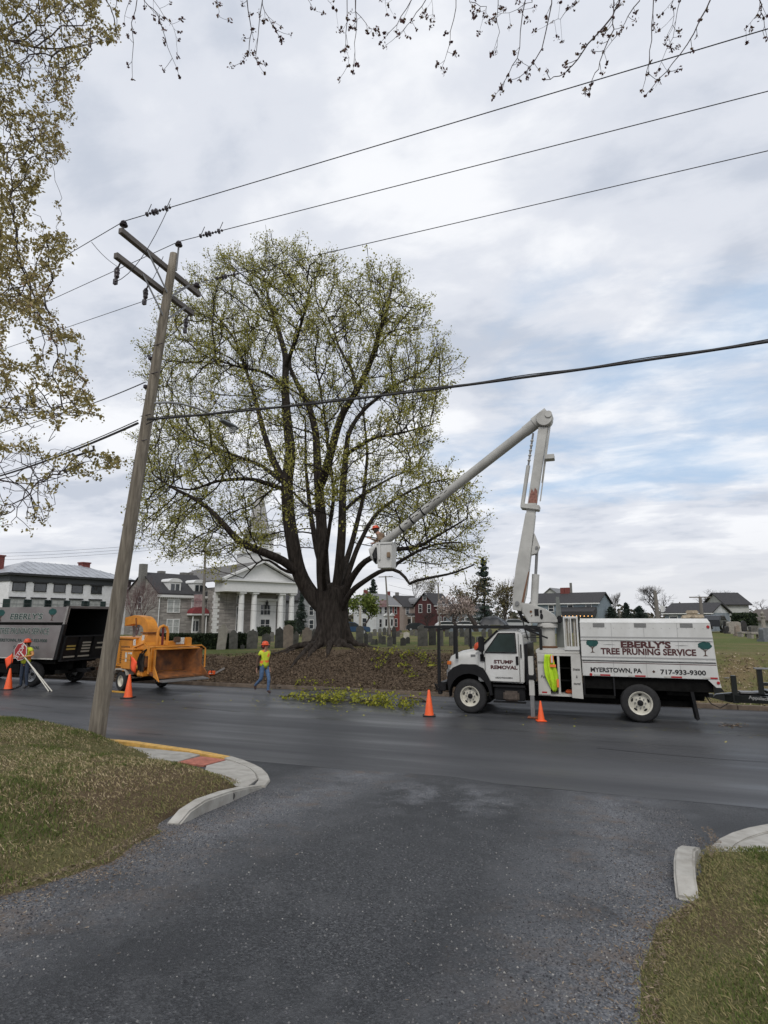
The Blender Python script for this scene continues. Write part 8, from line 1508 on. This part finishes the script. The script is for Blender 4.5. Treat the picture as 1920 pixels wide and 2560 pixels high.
    Mh = Matrix.Translation(J['ht'] + ud * .0) @ ud.to_track_quat('Z', 'Y').to_matrix().to_4x4()
    MB().lathe([(.088, -.14), (.100, -.06), (.100, .01), (.085, .05), (.03, .085)], 14, Matrix.Translation(J['ht'] - lk * .022) @ ud.to_track_quat('Z', 'Y').to_matrix().to_4x4()).build('hair', hair_m, P_, smooth=True)
    hl = MB().lathe([(.155, .0), (.157, .012), (.122, .022), (.120, .055), (.105, .095), (.072, .125), (.02, .14)], 20, Mh @ Matrix.Translation((0, 0, -.005))).build('hard_hat', helm, P_, smooth=True); 
    return P_, J, (hm, sd_, ud, lk)
base_m = dict(torso=brownj, leg=jeans, foot=boots, arm=brownj, hand=skin_m, head=skin_m, neck=skin_m)
# man walking along the kerb, seen from his right, towards the lorry
wp = dict(pel=(0, 0, .96), sp=(0, .0, 1.14), ch=(0, -.02, 1.34), hl=(.10, 0, .93), kl=(.10, -.16, .53), al=(.10, -.12, .11), tl=(.10, -.28, .05), hr=(-.10, 0, .93), kr=(-.10, .02, .52), ar=(-.10, .34, .28), tr=(-.10, .30, .13), el=(.24, .06, 1.16), wl=(.24, .0, .90), er=(-.24, .10, 1.16), wr=(-.25, .10, .90))
x, y = gxy(658, 1735)
P_, J, H_ = person('walking man in orange helmet, lime vest and blue jeans on the street', (x, y, 0), 1.25, wp, base_m, (.25, -1, .1), vest_h, 1.04); hm, sd_, ud, lk = H_
for sg in (-1, 1): MB().lathe([(.0, -.03), (.04, -.025), (.042, .02), (.0, .03)], 12, Matrix.Translation(hm + sd_ * sg * .10 + ud * .02) @ sd_.to_track_quat('Z', 'Y').to_matrix().to_4x4()).build('ear_muff', muff, P_, smooth=True)
MB().box(-.25, -.17, .03, .16, .84, .98).build('belt_pouch', black_pl, P_, bevel=.02)
# man with the stop paddle
x, y = gxy(57, 1722); sp_ = dict(hl=(.10, 0, .93), kl=(.13, -.03, .52), al=(.15, .01, .10), tl=(.18, -.15, .045), hr=(-.10, 0, .93), kr=(-.11, -.02, .52), ar=(-.12, .01, .10), tr=(-.19, -.14, .045), el=(.33, -.02, 1.22), wl=(.12, -.24, 1.17), er=(-.36, -.02, 1.22), wr=(-.55, -.16, 1.12))
P_, J, H_ = person('man in orange helmet and lime vest holding the stop paddle', (x, y, 0), .10, sp_, dict(base_m, torso=sleeve_o, arm=sleeve_o, leg=jeans_d, foot=boots_k), (.05, -1, 0), vest_h, 1.06)
gp_ = Vector((x, y, 0)) + Matrix.Rotation(.10, 3, 'Z') @ ((J['wl'] + (J['wl'] - J['el']).normalized() * .10) * 1.06)
foot = on_y(131, 1719, y - .30); foot.z = .01; top = gp_ + (gp_ - foot).normalized() * .55; sg_c = on_y(50, 1629, y - .20)
staff_d = (sg_c - foot).normalized(); SPd = thing('stop_paddle', 'red octagonal stop paddle on a white staff held by the man', 'sign', foot); rel = sg_c - foot
MB().tube([(0, 0, 0), tuple(rel * .98)], .022, 8).build('staff', mat('white_staff', (.55, .53, .47), .6, .15, 9), SPd)
zx = rel.normalized(); yv = Vector((0, 1, 0)); yv = (yv - zx * yv.dot(zx)).normalized(); xv = yv.cross(zx).normalized(); Ms = Matrix((xv, yv, zx)).transposed().to_4x4(); Ms.translation = rel + yv * .0
def octo(r): return [(r * math.cos(PI / 8 + k * PI / 4), r * math.sin(PI / 8 + k * PI / 4)) for k in range(8)]
MB().prism(octo(.365), .02, .035, Ms).build('sign_edge', mat('sign_white', (.62, .60, .58), .5), SPd); fc = MB().prism(octo(.335), .012, .019, Ms).build('sign_face', mat('stop_red', (.30, .015, .020), .45), SPd); text('STOP', .25, Ms @ Matrix.Translation((0, .009, -.0)) @ Matrix.Rotation(PI / 2, 4, 'X'), MATS['sign_white'], fc, .004, 1.0)
foot2 = foot + Vector((-.13, -.03, 0)); st2 = tag(MB().tube([(0, 0, 0), tuple((sg_c - foot2) * .72 + Vector((.05, 0, 0)))], .022, 8).build('white_staff', MATS['white_staff'], None), 'second plain white staff leaning beside the stop paddle staff', 'staff'); st2.location = foot2
# man working from the bucket
hd_ = on_y(939, 1326, 20.02); hc_ = on_y(952, 1343, 20.0); bl = Vector((BX - .05, BY + .08, 4.545)); rel = hd_ - bl
bp = dict(pel=(-.03, 0, .90), sp=(rel.x * .45, rel.y * .3, 1.02), ch=tuple(hc_ - bl), nk=tuple((hc_ - bl).lerp(rel, .62)), hb=(rel.x * .96, rel.y * .95, rel.z * .965), ht=(rel.x, rel.y, rel.z + .06), hl=(.08, 0, .86), hr=(-.10, 0, .86), kl=(.10, -.05, .48), kr=(-.10, -.05, .48), al=(.10, 0, .10), ar=(-.10, 0, .10), tl=(.10, -.14, .04), tr=(-.10, -.14, .04))
ch_ = Vector(bp['ch']); bp.update(sl=tuple(ch_ + Vector((.10, -.14, .06))), sr=tuple(ch_ + Vector((-.06, .16, .06))), el=tuple(ch_ + Vector((.02, -.20, -.20))), wl=tuple(ch_ + Vector((-.20, -.14, -.22))), er=tuple(ch_ + Vector((-.24, .22, -.10))), wr=tuple(ch_ + Vector((-.44, .16, -.02))))
person('man in orange helmet and brown jacket leaning from the work bucket', bl, 0.0, bp, dict(base_m, torso=tan_j, arm=tan_j, leg=jeans_d, foot=boots_k), (-1, .15, -.15), None, 1.0, bulk=1.25)
